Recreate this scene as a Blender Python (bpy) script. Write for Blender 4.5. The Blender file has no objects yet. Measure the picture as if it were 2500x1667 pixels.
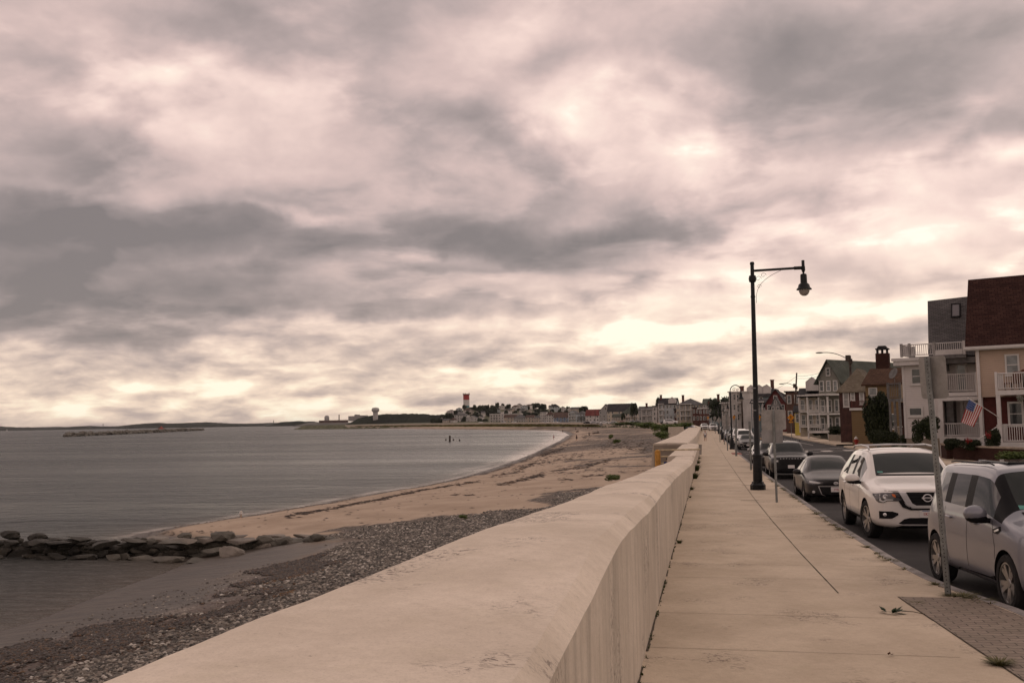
import bpy, bmesh, math, random
import numpy as np
from mathutils import Vector, Matrix, Euler
from mathutils.bvhtree import BVHTree
R = math.radians
SC = bpy.context.scene
COL = SC.collection
random.seed(7); np.random.seed(7)

# ------------------------------------------------------------------ camera
FPX, PW, PH, HC = 2431., 2500., 1667., 2.35
cd = bpy.data.cameras.new('camera'); cam = bpy.data.objects.new('camera', cd); COL.objects.link(cam)
cd.sensor_width = 36; cd.lens = 36 * FPX / PW; cd.clip_start = .1; cd.clip_end = 80000
CM = Matrix.Rotation(R(10.85), 3, 'Z') @ Matrix.Rotation(R(90 + 4.55), 3, 'X') @ Matrix.Rotation(R(-1.04), 3, 'Z')
cam.matrix_world = Matrix.Translation((0, 0, HC)) @ CM.to_4x4()
SC.camera = cam

def ray(px, py):
    return CM @ Vector(((px - PW / 2) / FPX, -(py - PH / 2) / FPX, -1.))
def at(px, py, Y):
    """surveyed point: where the sight line of a photo pixel crosses the distance Y along the street"""
    d = ray(px, py); t = Y / d.y
    return Vector((d.x * t, Y, d.z * t + HC))
def road_z(y):
    return float(np.interp(y, [-50, 0, 150, 250, 380, 520, 900], [0, 0, -1.05, -1.15, -.8, .2, .6]))
def gnd(px, py, off=0., z=None):
    d = ray(px, py); t = 20.
    for i in range(80):
        zt = z if z is not None else road_z(t * d.y) + off
        t = .5 * t + .5 * (zt - HC) / d.z
    return Vector((d.x * t, d.y * t, d.z * t + HC))
def onplane(px, py, p0, n):
    d = ray(px, py); o = Vector((0, 0, HC)); n = Vector(n)
    t = (Vector(p0) - o).dot(n) / d.dot(n)
    return o + d * t

# ------------------------------------------------------------------ node helpers
class NT:
    def __init__(s, tree): s.t = tree; s.L = tree.links.new
    def n(s, typ, **kw):
        nd = s.t.nodes.new(typ)
        ins = kw.pop('ins', None)
        for k, v in kw.items(): setattr(nd, k, v)
        if ins:
            for k, v in ins.items():
                if hasattr(v, 'bl_idname') and hasattr(v, 'links'): s.L(v, nd.inputs[k])
                else: nd.inputs[k].default_value = v
        return nd
    def math(s, op, a, b=None, c=None, clamp=False):
        nd = s.n('ShaderNodeMath', operation=op, use_clamp=clamp)
        for i, v in enumerate((a, b, c)):
            if v is None: continue
            if hasattr(v, 'bl_idname'): s.L(v, nd.inputs[i])
            else: nd.inputs[i].default_value = v
        return nd.outputs[0]
    def vmath(s, op, a, b=None):
        nd = s.n('ShaderNodeVectorMath', operation=op)
        for i, v in enumerate((a, b)):
            if v is None: continue
            if hasattr(v, 'bl_idname'): s.L(v, nd.inputs[i])
            else: nd.inputs[i].default_value = v
        return nd
    def ramp(s, f, stops, interp='LINEAR'):
        nd = s.n('ShaderNodeValToRGB'); cr = nd.color_ramp; cr.interpolation = interp
        while len(cr.elements) < len(stops): cr.elements.new(.5)
        for e, (p, c) in zip(cr.elements, stops):
            e.position = p; e.color = (c, c, c, 1) if isinstance(c, (int, float)) else (*c[:3], 1)
        s.L(f, nd.inputs[0]); return nd.outputs[0]
    def mix(s, f, a, b, mode='MIX'):
        nd = s.n('ShaderNodeMix', data_type='RGBA', blend_type=mode)
        for i, v in ((0, f), (6, a), (7, b)):
            if hasattr(v, 'bl_idname'): s.L(v, nd.inputs[i])
            elif i == 0: nd.inputs[0].default_value = v
            else: nd.inputs[i].default_value = (*v[:3], 1)
        return nd.outputs[2]
    def mr(s, f, a, b, c=0., d=1., it='SMOOTHSTEP'):
        nd = s.n('ShaderNodeMapRange', interpolation_type=it)
        s.L(f, nd.inputs[0])
        for i, v in enumerate((a, b, c, d)): nd.inputs[i + 1].default_value = v
        return nd.outputs[0]
    def noise(s, vec, scale, det=4, rough=.5, dist=0., col=False):
        nd = s.n('ShaderNodeTexNoise', ins={'Scale': scale, 'Detail': det, 'Roughness': rough, 'Distortion': dist})
        if vec is not None: s.L(vec, nd.inputs['Vector'])
        return nd.outputs['Color' if col else 'Fac']

# ------------------------------------------------------------------ sky
SUN_EL, SUN_AZ = R(42), R(28)        # azimuth measured from +Y (down the street) towards +X
world = bpy.data.worlds.new('World'); SC.world = world; world.use_nodes = True
world.cycles.sampling_method = 'MANUAL'; world.cycles.sample_map_resolution = 512
N = NT(world.node_tree); N.t.nodes.clear()
tc = N.n('ShaderNodeTexCoord').outputs['Generated']
sky = N.n('ShaderNodeTexSky', sky_type='NISHITA'); sky.sun_disc = False
sky.sun_elevation = SUN_EL; sky.sun_rotation = SUN_AZ; sky.dust_density = 3.0
sep = N.n('ShaderNodeSeparateXYZ', ins={0: tc})
zz = N.math('MAXIMUM', sep.outputs[2], 0.0)
den = N.math('ADD', zz, .17)
cx = N.math('DIVIDE', sep.outputs[0], den); cy = N.math('DIVIDE', sep.outputs[1], den)
cp = N.n('ShaderNodeCombineXYZ', ins={0: cx, 1: cy, 2: 0.0}).outputs[0]
def vscale(v, k): nd = N.vmath('SCALE', v); nd.inputs[3].default_value = k; return nd.outputs[0]
def vadd(a, c): return N.vmath('ADD', a, c).outputs[0]
def cen(c): return N.vmath('SUBTRACT', c, (.5, .5, .5)).outputs[0]
# gentle large warp, then small ragged warp: gives billowing, torn cloud edges
w1 = cen(N.noise(cp, .9, 2, .5, col=True))
w2 = cen(N.noise(cp, 5., 3, .5, col=True))
cpw = vadd(cp, vadd(vscale(w1, .55), vscale(w2, .10)))
def deck(p, off=None):
    if off is not None: p = vadd(p, off)
    return N.noise(p, 1.2, 7, .50)
dA = deck(cpw); dB = deck(cpw, (.075, .10, 0))
relief = N.math('SUBTRACT', dA, dB)
# thin banks seen edge-on near the horizon and puffs higher up, in direction space
wt = vscale(cen(N.noise(tc, 7., 4, .6, col=True)), .05)
ta = N.vmath('MULTIPLY', vadd(tc, wt), (1, 1, 1.8)).outputs[0]
pA = N.noise(ta, 4.6, 7, .53); pB = N.noise(vadd(ta, (.014, .014, -.045)), 4.6, 7, .53)
puff = N.math('SUBTRACT', pA, pB)
tb = N.vmath('MULTIPLY', vadd(tc, vscale(wt, .6)), (1, 1, 3.3)).outputs[0]
qA = N.noise(tb, 13., 5, .55); qB = N.noise(vadd(tb, (.006, .006, -.035)), 13., 5, .55)
lowm = N.mr(zz, .03, .17, 1., 0.)
dw = vadd(vadd(tc, N.vmath('MULTIPLY', w1, (.10, .10, .035)).outputs[0]), N.vmath('MULTIPLY', cen(N.noise(tc, 6.5, 5, .55, col=True)), (.20, .20, .10)).outputs[0])
BLOBS = [  # centre and radii in photo widths/2352, amplitude (negative = thick dark cloud)
 (430, 480, 760, 110, -.28), (520, 580, 800, 150, -.36), (60, 610, 460, 130, -.28), (720, 690, 330, 60, -.20), (1400, 545, 430, 70, -.40), (1560, 500, 300, 60, -.18),
 (1120, 410, 260, 110, -.20), (820, 330, 420, 120, -.28), (640, 100, 250, 150, -.16), (1830, 300, 300, 190, -.30), (1760, 130, 240, 110, -.20), (160, 330, 420, 70, -.22),
 (2280, 130, 380, 170, -.28), (2100, 330, 260, 80, -.22), (1900, 790, 420, 36, -.20), (180, 770, 520, 34, -.30), (480, 800, 240, 24, -.18), (1400, 820, 420, 26, -.10), (2000, 420, 200, 60, -.14),
 (1250, 270, 150, 90, .22), (1390, 340, 240, 110, .20), (1560, 370, 120, 80, .24), (1240, 60, 260, 60, .20), (1500, 190, 240, 40, .14), (230, 90, 330, 70, .10), (520, 210, 160, 40, .04),
 (2220, 480, 220, 70, .26), (2340, 390, 110, 50, .30), (1990, 560, 320, 50, .30), (1680, 690, 460, 60, .36), (1100, 590, 230, 26, .26), (650, 480, 130, 20, .26), (2200, 600, 240, 30, .30),
 (1150, 735, 420, 30, .22), (1500, 905, 800, 40, .18), (1150, 895, 400, 40, .18), (250, 870, 900, 30, .06), (1600, 810, 300, 26, .14), (330, 700, 900, 60, -.22), (1250, 650, 300, 30, -.14), (600, 540, 500, 60, -.12), (60, 440, 200, 26, .14), (1800, 740, 300, 30, .22)]
acc = None
for bx, by, rx, ry, amp in BLOBS:
    s_ = 2500 / 2352.
    d0 = ray(bx * s_, by * s_).normalized()
    fr = d0; rt = fr.cross(Vector((0, 0, 1))).normalized(); up = rt.cross(fr)
    rot = Matrix((rt, fr, up)).transposed().to_euler()
    mp = N.n('ShaderNodeMapping', vector_type='TEXTURE')
    N.L(dw, mp.inputs[0]); mp.inputs[1].default_value = d0; mp.inputs[2].default_value = rot
    mp.inputs[3].default_value = (rx * s_ / FPX * 1.25, 1.2, ry * s_ / FPX * 1.25)
    v = N.mr(N.vmath('LENGTH', mp.outputs[0]).outputs[1], 0., 1.1, amp, 0.)
    acc = v if acc is None else N.math('ADD', acc, v)
cut = N.mr(dA, .455, .565, -.5, .5)
b = N.math('ADD', .665, acc)
b = N.math('ADD', b, N.math('MULTIPLY', cut, N.math('ADD', .25, N.math('MULTIPLY', lowm, -.10))))
b = N.math('ADD', b, N.math('MULTIPLY', relief, .8))
b = N.math('ADD', b, N.math('MULTIPLY', puff, .75))
b = N.math('ADD', b, N.math('MULTIPLY', N.math('SUBTRACT', pA, .5), .34))
b = N.math('ADD', b, N.math('MULTIPLY', lowm, N.math('ADD', N.math('MULTIPLY', N.math('SUBTRACT', qA, .5), .45), N.math('MULTIPLY', N.math('SUBTRACT', qA, qB), .9))))
b = N.math('ADD', b, N.mr(zz, 0., .12, .07, 0.))
b = N.math('SUBTRACT', b, N.mr(zz, .42, .85, 0., .26))       # unseen sky overhead darkened to cut glare on the windshields
pink = N.ramp(b, [(0., (.215, .184, .178)), (.22, (.300, .248, .238)), (.42, (.445, .352, .335)), (.60, (.630, .475, .440)), (.78, (.84, .640, .575)), (.92, (.95, .775, .67)), (1., (1.02, .92, .79))])
gold = N.ramp(b, [(0., (.24, .205, .195)), (.25, (.33, .27, .25)), (.45, (.48, .385, .345)), (.62, (.67, .53, .44)), (.78, (.86, .68, .54)), (.91, (.97, .83, .64)), (1., (1.03, .93, .74))])
ccol = N.mix(N.mr(zz, .01, .20, 1., 0.), pink, gold)
# clear sky from the Sky Texture (strength 0.1) shows through the thin parts of the cloud deck
b1 = N.n('ShaderNodeBackground', ins={'Color': sky.outputs[0], 'Strength': .10})
b2 = N.n('ShaderNodeBackground', ins={'Color': ccol, 'Strength': 1.0})
ms = N.n('ShaderNodeMixShader', ins={0: .96})
N.L(b1.outputs[0], ms.inputs[1]); N.L(b2.outputs[0], ms.inputs[2])
N.L(ms.outputs[0], N.n('ShaderNodeOutputWorld').inputs[0])

sl = bpy.data.lights.new('sun', 'SUN'); sl.energy = .5; sl.angle = R(110); sl.color = (1., .86, .72)
so = bpy.data.objects.new('sun', sl); COL.objects.link(so)
so.rotation_euler = (R(90) - SUN_EL, 0, math.pi - SUN_AZ)
so.location = (30, 60, 60)
SC.view_settings.view_transform = 'Standard'; SC.view_settings.look = 'None'
SC.view_settings.exposure = .15; SC.view_settings.gamma = 1
SC.render.engine = 'CYCLES'
SC.cycles.max_bounces = 6; SC.cycles.transparent_max_bounces = 8
# ------------------------------------------------------------------ materials
MATS = {}
def mat(name, col, rough=.7, var=.12, vs=3., bump=0., bs=40., metal=0., spec=.22, coat=0., col2=None, fine=.0):
    """procedural material: base colour with two scales of noise variation"""
    if name in MATS: return MATS[name]
    m = bpy.data.materials.new(name); m.use_nodes = True; T = NT(m.node_tree)
    P = m.node_tree.nodes['Principled BSDF']
    pos = T.n('ShaderNodeTexCoord').outputs['Object']
    f = T.noise(pos, vs, 5, .6)
    c2 = col2 or tuple(max(0, c * (1 - var * 1.6)) for c in col)
    c1 = tuple(min(1, c * (1 + var)) for c in col)
    cc = T.mix(T.mr(f, .3, .7), c2, c1)
    if fine:
        f2 = T.noise(pos, bs, 3, .7)
        cc = T.mix(T.mr(f2, .35, .65, 0, fine), cc, tuple(c * .35 for c in col))
    T.L(cc, P.inputs['Base Color'])
    P.inputs['Roughness'].default_value = rough; P.inputs['Metallic'].default_value = metal
    P.inputs['Specular IOR Level'].default_value = spec
    P.inputs['Coat Weight'].default_value = coat; P.inputs['Coat Roughness'].default_value = .06
    if bump:
        bn = T.n('ShaderNodeBump', ins={'Strength': bump, 'Distance': .02, 'Height': T.noise(pos, bs, 4, .6)})
        T.L(bn.outputs[0], P.inputs['Normal'])
    MATS[name] = m; return m
def paint(name, col, metal=0., rough=.3):
    dk = max(col) < .1
    return mat(name, col, rough + (.08 if dk else 0), .03, .8, metal=metal, coat=.25 if dk else .8, spec=.25 if dk else .4)
def siding(name, col, pitch=.13, axis='Z'):
    if name in MATS: return MATS[name]
    m = bpy.data.materials.new(name); m.use_nodes = True; T = NT(m.node_tree)
    P = m.node_tree.nodes['Principled BSDF']
    pos = T.n('ShaderNodeTexCoord').outputs['Object']
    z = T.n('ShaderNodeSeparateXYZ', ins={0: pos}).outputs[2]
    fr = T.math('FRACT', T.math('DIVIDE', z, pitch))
    gap_shade = T.mr(fr, .0, .14, 1., 0.)
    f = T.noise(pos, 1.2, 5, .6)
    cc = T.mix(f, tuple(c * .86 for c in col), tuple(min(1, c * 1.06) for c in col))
    cc = T.mix(T.math('MULTIPLY', gap_shade, .45), cc, tuple(c * .35 for c in col))  # shadow line at each board gap, put into the colour
    T.L(cc, P.inputs['Base Color']); P.inputs['Roughness'].default_value = .7; P.inputs['Specular IOR Level'].default_value = .2
    bn = T.n('ShaderNodeBump', ins={'Strength': .8, 'Distance': .03, 'Height': T.math('SUBTRACT', 1., fr)})
    T.L(bn.outputs[0], P.inputs['Normal'])
    MATS[name] = m; return m
def shingle(name, col, col2, w=.30, h=.16):
    if name in MATS: return MATS[name]
    m = bpy.data.materials.new(name); m.use_nodes = True; T = NT(m.node_tree)
    P = m.node_tree.nodes['Principled BSDF']
    pos = T.n('ShaderNodeTexCoord').outputs['Object']
    s = T.n('ShaderNodeSeparateXYZ', ins={0: pos})
    u = T.math('ADD', s.outputs[0], T.math('MULTIPLY', s.outputs[1], .35))
    v = T.n('ShaderNodeCombineXYZ', ins={0: u, 1: T.math('MULTIPLY', s.outputs[2], 1.3), 2: 0.})
    br = T.n('ShaderNodeTexBrick', ins={'Vector': v.outputs[0], 'Color1': (*col, 1), 'Color2': (*col2, 1), 'Mortar': (*[c * .3 for c in col], 1),
        'Scale': 1., 'Mortar Size': .012, 'Brick Width': w, 'Row Height': h, 'Mortar Smooth': .3})
    cc = T.mix(T.mr(T.noise(pos, .8, 5, .6), .3, .8, 0, .5), br.outputs[0], tuple(c * .55 for c in col))
    T.L(cc, P.inputs['Base Color']); P.inputs['Roughness'].default_value = .95; P.inputs['Specular IOR Level'].default_value = .1
    bn = T.n('ShaderNodeBump', ins={'Strength': .7, 'Distance': .02, 'Height': T.math('SUBTRACT', 1., br.outputs[1])})
    T.L(bn.outputs[0], P.inputs['Normal'])
    MATS[name] = m; return m
def glass(name='dark_glass', col=(.014, .017, .016), rough=.04, spec=.3):
    return mat(name, col, rough, .1, 1., spec=spec)
def leafy(name, c1, c2, rough=.7):
    if name in MATS: return MATS[name]
    m = bpy.data.materials.new(name); m.use_nodes = True; T = NT(m.node_tree)
    P = m.node_tree.nodes['Principled BSDF']
    g = T.n('ShaderNodeNewGeometry'); oi = T.n('ShaderNodeObjectInfo')
    f = T.math('ADD', T.math('MULTIPLY', g.outputs['Random Per Island'], .6), T.math('MULTIPLY', T.noise(T.n('ShaderNodeTexCoord').outputs['Object'], .6, 3), .5))
    cc = T.mix(f, c1, c2)
    cc = T.mix(T.math('MULTIPLY', oi.outputs['Random'], .35), cc, tuple(c * .5 for c in c1))
    T.L(cc, P.inputs['Base Color']); P.inputs['Roughness'].default_value = rough
    P.inputs['Specular IOR Level'].default_value = .25
    MATS[name] = m; return m

# ------------------------------------------------------------------ mesh building
class MB:
    def __init__(s): s.v = []; s.f = []; s.m = []; s.cur = 0
    def add(s, vs, fs, mi=None):
        o = len(s.v); s.v += [tuple(v) for v in vs]; s.f += [tuple(i + o for i in f) for f in fs]
        s.m += [s.cur if mi is None else mi] * len(fs); return s
    def box(s, x0, x1, y0, y1, z0, z1, M=None, mi=None):
        vs = [Vector((x, y, z)) for z in (z0, z1) for y in (y0, y1) for x in (x0, x1)]
        if M: vs = [M @ v for v in vs]
        return s.add(vs, [(0, 2, 3, 1), (4, 5, 7, 6), (0, 1, 5, 4), (2, 6, 7, 3), (0, 4, 6, 2), (1, 3, 7, 5)], mi)
    def prism(s, poly, h0, h1, M=None, mi=None):
        """poly in local xy, extruded along local z"""
        n = len(poly); vs = [Vector((x, y, h0)) for x, y in poly] + [Vector((x, y, h1)) for x, y in poly]
        if M: vs = [M @ v for v in vs]
        fs = [tuple(range(n))[::-1], tuple(range(n, 2 * n))] + [(i, (i + 1) % n, n + (i + 1) % n, n + i) for i in range(n)]
        return s.add(vs, fs, mi)
    def tube(s, pts, r, n=8, mi=None, cap=True):
        pts = [Vector(p) for p in pts]; rs = r if isinstance(r, (list, tuple)) else [r] * len(pts)
        vs = []; prev = None
        for i, p in enumerate(pts):
            d = (pts[min(i + 1, len(pts) - 1)] - pts[max(i - 1, 0)]).normalized()
            a = prev if prev and abs(prev.dot(d)) < .95 else (Vector((0, 0, 1)) if abs(d.z) < .9 else Vector((1, 0, 0)))
            u = (a - d * a.dot(d)).normalized(); prev = u; w = d.cross(u)
            for k in range(n):
                t = 2 * math.pi * k / n; vs.append(p + (u * math.cos(t) + w * math.sin(t)) * rs[i])
        fs = [(i * n + k, i * n + (k + 1) % n, (i + 1) * n + (k + 1) % n, (i + 1) * n + k) for i in range(len(pts) - 1) for k in range(n)]
        if cap: fs += [tuple(range(n))[::-1], tuple((len(pts) - 1) * n + k for k in range(n))]
        return s.add(vs, fs, mi)
    def lathe(s, prof, M=None, n=16, mi=None):
        vs = []; fs = []
        for r, z in prof:
            for k in range(n):
                t = 2 * math.pi * k / n; vs.append(Vector((r * math.cos(t), r * math.sin(t), z)))
        if M: vs = [M @ v for v in vs]
        for i in range(len(prof) - 1):
            for k in range(n): fs.append((i * n + k, i * n + (k + 1) % n, (i + 1) * n + (k + 1) % n, (i + 1) * n + k))
        return s.add(vs, fs, mi)
    def quad(s, a, b, c, d, mi=None): return s.add([a, b, c, d], [(0, 1, 2, 3)], mi)
    def blob(s, c, r, seed=0, n=2, M=None, mi=None, jag=.15):
        bm = bmesh.new(); bmesh.ops.create_icosphere(bm, subdivisions=n, radius=1)
        rnd = random.Random(seed)
        vs = []
        for v in bm.verts:
            k = 1 + rnd.uniform(-jag, jag); q = Vector((v.co.x * r[0] * k, v.co.y * r[1] * k, v.co.z * r[2] * k))
            if M: q = M @ q
            vs.append(q + Vector(c))
        fs = [[v.index for v in f.verts] for f in bm.faces]; bm.free()
        return s.add(vs, fs, mi)
    def build(s, name, mats, parent=None, smooth=False, loc=None):
        me = bpy.data.meshes.new(name); me.from_pydata(s.v, [], s.f)
        for m in (mats if isinstance(mats, (list, tuple)) else [mats]): me.materials.append(m)
        if any(s.m): me.polygons.foreach_set('material_index', s.m)
        if smooth: me.polygons.foreach_set('use_smooth', [True] * len(me.polygons))
        me.update()
        bm = bmesh.new(); bm.from_mesh(me); bmesh.ops.recalc_face_normals(bm, faces=bm.faces); bm.to_mesh(me); bm.free()
        o = bpy.data.objects.new(name, me); COL.objects.link(o)
        if parent: o.parent = parent
        if loc is not None: o.location = loc
        return o
def bevel(o, w=.01, seg=2, ang=35):
    md = o.modifiers.new('bevel', 'BEVEL'); md.width = w; md.segments = seg; md.limit_method = 'ANGLE'; md.angle_limit = R(ang); return o
def smooth_by(o, ang=40):
    me = o.data; me.polygons.foreach_set('use_smooth', [True] * len(me.polygons))
    try: me.set_sharp_from_angle(angle=R(ang))
    except Exception: pass
    return o
def tag(o, label=None, cat=None, group=None, kind=None):
    if label: o['label'] = label
    if cat: o['category'] = cat
    if group: o['group'] = group
    if kind: o['kind'] = kind
    return o
def empty(name, loc, rz=0, label=None, cat=None, group=None):
    o = bpy.data.objects.new(name, None); COL.objects.link(o); o.location = loc; o.rotation_euler = (0, 0, rz)
    o.empty_display_size = .2
    return tag(o, label, cat, group)
def kids(o): return [c for c in o.children]
def copy_tree(o, parent=None):
    c = o.copy(); COL.objects.link(c); c.parent = parent
    for ch in list(o.children): copy_tree(ch, c)
    return c
def struct(o): o['kind'] = 'structure'; return o
def spline(pts, n):
    """Catmull-Rom through points (tuples of any length)"""
    P = np.array(pts, float); out = []
    Q = np.vstack([2 * P[0] - P[1], P, 2 * P[-1] - P[-2]])
    for i in range(1, len(Q) - 2):
        for t in np.linspace(0, 1, n, endpoint=False):
            a, b_, c, d = Q[i - 1], Q[i], Q[i + 1], Q[i + 2]
            out.append(.5 * ((2 * b_) + (-a + c) * t + (2 * a - 5 * b_ + 4 * c - d) * t * t + (-a + 3 * b_ - 3 * c + d) * t ** 3))
    out.append(P[-1]); return np.array(out)
# ------------------------------------------------------------------ shore geometry
SEA = -3.7
K = 2500 / 2352.
def g3(px, py, z): p = gnd(px, py, z=z); return (p.x, p.y)
SH = [(-15, -60), (-16.5, -10), (-17.6, 8), (-20.2, 20), (-20.9, 28), (-22.0, 35), (-22.8, 41), (-26.5, 47.5), (-31.8, 51.6), (-30.5, 61.4), (-28, 82),
      (-26.3, 107), (-29.6, 163), (-36, 230), (-43, 301), (-52, 380)] + [g3(*p, SEA) for p in ((1390, 1062), (1372, 1053), (1340, 1050.5), (1275, 1049), (1060, 1047), (920, 1045.6), (800, 1045.2))]
SH += [(SH[-1][0] - 60, SH[-1][1] + 60), (SH[-1][0] - 30, SH[-1][1] + 300), (SH[-1][0] + 500, SH[-1][1] + 900), (SH[-1][0] + 900, 9000)]
SHP = spline(SH[:-4], 6); SHP = np.vstack([SHP, np.array(SH[-4:])])
def sdist(X, Y, poly):
    """signed distance: positive to the right of the polyline (landward)"""
    best = np.full(X.shape, 1e12); sg = np.ones(X.shape)
    for i in range(len(poly) - 1):
        ax, ay = poly[i]; bx, by = poly[i + 1]; dx, dy = bx - ax, by - ay; L2 = dx * dx + dy * dy + 1e-9
        t = np.clip(((X - ax) * dx + (Y - ay) * dy) / L2, 0, 1)
        ex, ey = X - ax - t * dx, Y - ay - t * dy; d2 = ex * ex + ey * ey
        m = d2 < best - 1e-9; best = np.where(m, d2, best)
        cr = dy * (X - ax) - dx * (Y - ay); sg = np.where(m, np.sign(cr), sg)
    return np.sqrt(best) * sg
def inpoly(X, Y, poly):
    c = np.zeros(X.shape, bool); n = len(poly)
    for i in range(n):
        x0, y0 = poly[i]; x1, y1 = poly[(i + 1) % n]
        m = ((y0 > Y) != (y1 > Y)) & (X < (x1 - x0) * (Y - y0) / (y1 - y0 + 1e-12) + x0); c ^= m
    return c
_rs = np.random.RandomState(3); _G = _rs.rand(256, 256)
def vnoise(X, Y, s):
    x, y = X / s, Y / s; xi, yi = np.floor(x).astype(int), np.floor(y).astype(int); fx, fy = x - xi, y - yi
    fx = fx * fx * (3 - 2 * fx); fy = fy * fy * (3 - 2 * fy); g = lambda a, b_: _G[a % 256, b_ % 256]
    return (g(xi, yi) * (1 - fx) + g(xi + 1, yi) * fx) * (1 - fy) + (g(xi, yi + 1) * (1 - fx) + g(xi + 1, yi + 1) * fx) * fy - .5
def fbm(X, Y, s, o=4): return sum(vnoise(X + 31 * k, Y + 17 * k, s / 2 ** k) / 2 ** k for k in range(o))
WALLY = [(-1.2, -60), (-1.2, 262), (-4.2, 339), (-17.5, 432), (-33, 481), (-64.6, 590), (-101, 698), (-160, 860), (-300, 1050), (-420, 1130), (-520, 1220), (-560, 1500), (-300, 3000)]
WP = np.array(WALLY)
def beach_z(X, Y, d=None):
    if d is None: d = sdist(X, Y, SHP)
    far = np.clip((Y - 300) / 600, 0, 1)
    dd = np.maximum(d, 0)
    z = SEA + np.where(d > 0, 1.75 * (1 - np.exp(-dd / 13)) + far * 1.0 * (1 - np.exp(-dd / 60)), d * .06)
    z += np.where(d > 1, fbm(X, Y, 6, 4) * .16, .02 * fbm(X, Y, 3, 3))
    z += np.exp(-((np.hypot((X + 10) / 5, (Y - 33) / 12)) ** 2)) * .35       # shingle heaped against the wall
    return z
def sgrid(a0, a1, s, n):
    t = np.linspace(math.asinh(a0 / s), math.asinh(a1 / s), n); return s * np.sinh(t)
def grid_obj(name, xs, ys, zf, mats, attrs=None, keep=None):
    X, Y = np.meshgrid(xs, ys); r = zf(X, Y); Z = r[0] if isinstance(r, tuple) else r
    ny, nx = X.shape; v = np.stack([X, Y, Z], -1).reshape(-1, 3)
    i = np.arange(ny * nx).reshape(ny, nx)
    f = np.stack([i[:-1, :-1], i[:-1, 1:], i[1:, 1:], i[1:, :-1]], -1).reshape(-1, 4)
    if keep is not None:
        kk = keep(X, Y, Z).reshape(-1); f = f[kk[f].any(1)]
    me = bpy.data.meshes.new(name); me.vertices.add(len(v)); me.vertices.foreach_set('co', v.astype(np.float32).ravel())
    me.loops.add(f.size); me.loops.foreach_set('vertex_index', f.astype(np.int32).ravel())
    me.polygons.add(len(f)); me.polygons.foreach_set('loop_start', np.arange(0, f.size, 4, dtype=np.int32))
    me.polygons.foreach_set('loop_total', np.full(len(f), 4, np.int32))
    me.update(calc_edges=True); me.polygons.foreach_set('use_smooth', np.ones(len(f), bool))
    if isinstance(r, tuple):
        ca = me.color_attributes.new('mask', 'FLOAT_COLOR', 'POINT')
        ca.data.foreach_set('color', np.concatenate([np.stack(r[1], -1).reshape(-1, 3), np.ones((len(v), 1))], 1).astype(np.float32).ravel())
    me.materials.append(mats); o = bpy.data.objects.new(name, me); COL.objects.link(o); return o
def pxpoly(pts, z):
    out = []
    for x, y in pts:
        zz_ = z
        for _ in range(12):
            p = g3(x * K, y * K, zz_); zz_ = .5 * zz_ + .5 * max(SEA - .05, float(beach_z(np.array([p[0]]), np.array([p[1]]))[0]))
        out.append(p)
    return out
PEB1 = pxpoly([(1230, 1168), (1090, 1180), (950, 1196), (850, 1212), (800, 1228), (795, 1252), (740, 1282), (640, 1300), (560, 1335), (450, 1395), (330, 1412), (160, 1455), (60, 1490), (0, 1515), (-300, 1600), (-300, 2600), (400, 2600), (1300, 1300)], -2.35)
PEB2 = pxpoly([(1345, 984), (1480, 990), (1530, 1010), (1530, 1050), (1490, 1090), (1440, 1085), (1395, 1050), (1375, 1015)], -2.1)
PEB3 = pxpoly([(1240, 1150), (1300, 1130), (1360, 1118), (1380, 1125), (1320, 1165), (1240, 1178)], -2.2)
WEED = pxpoly([(770, 1268), (700, 1285), (620, 1302), (540, 1335), (470, 1385), (440, 1400), (330, 1415), (100, 1460), (-100, 1530), (-100, 1620), (200, 1520), (480, 1420), (560, 1400), (600, 1370), (640, 1330), (740, 1296)], -2.6)
RUST = pxpoly([(560, 1390), (620, 1350), (720, 1290), (760, 1275), (700, 1320), (660, 1350), (640, 1385), (560, 1425), (500, 1435), (440, 1425)], -2.5)
def ocs(X, Y, poly, w):
    nx, ny = fbm(X, Y, w * 1.6, 4) * w * 2.2, fbm(X + 99, Y + 7, w * 1.6, 4) * w * 2.2
    return inpoly(X + nx, Y + ny, poly).astype(float)
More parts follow.
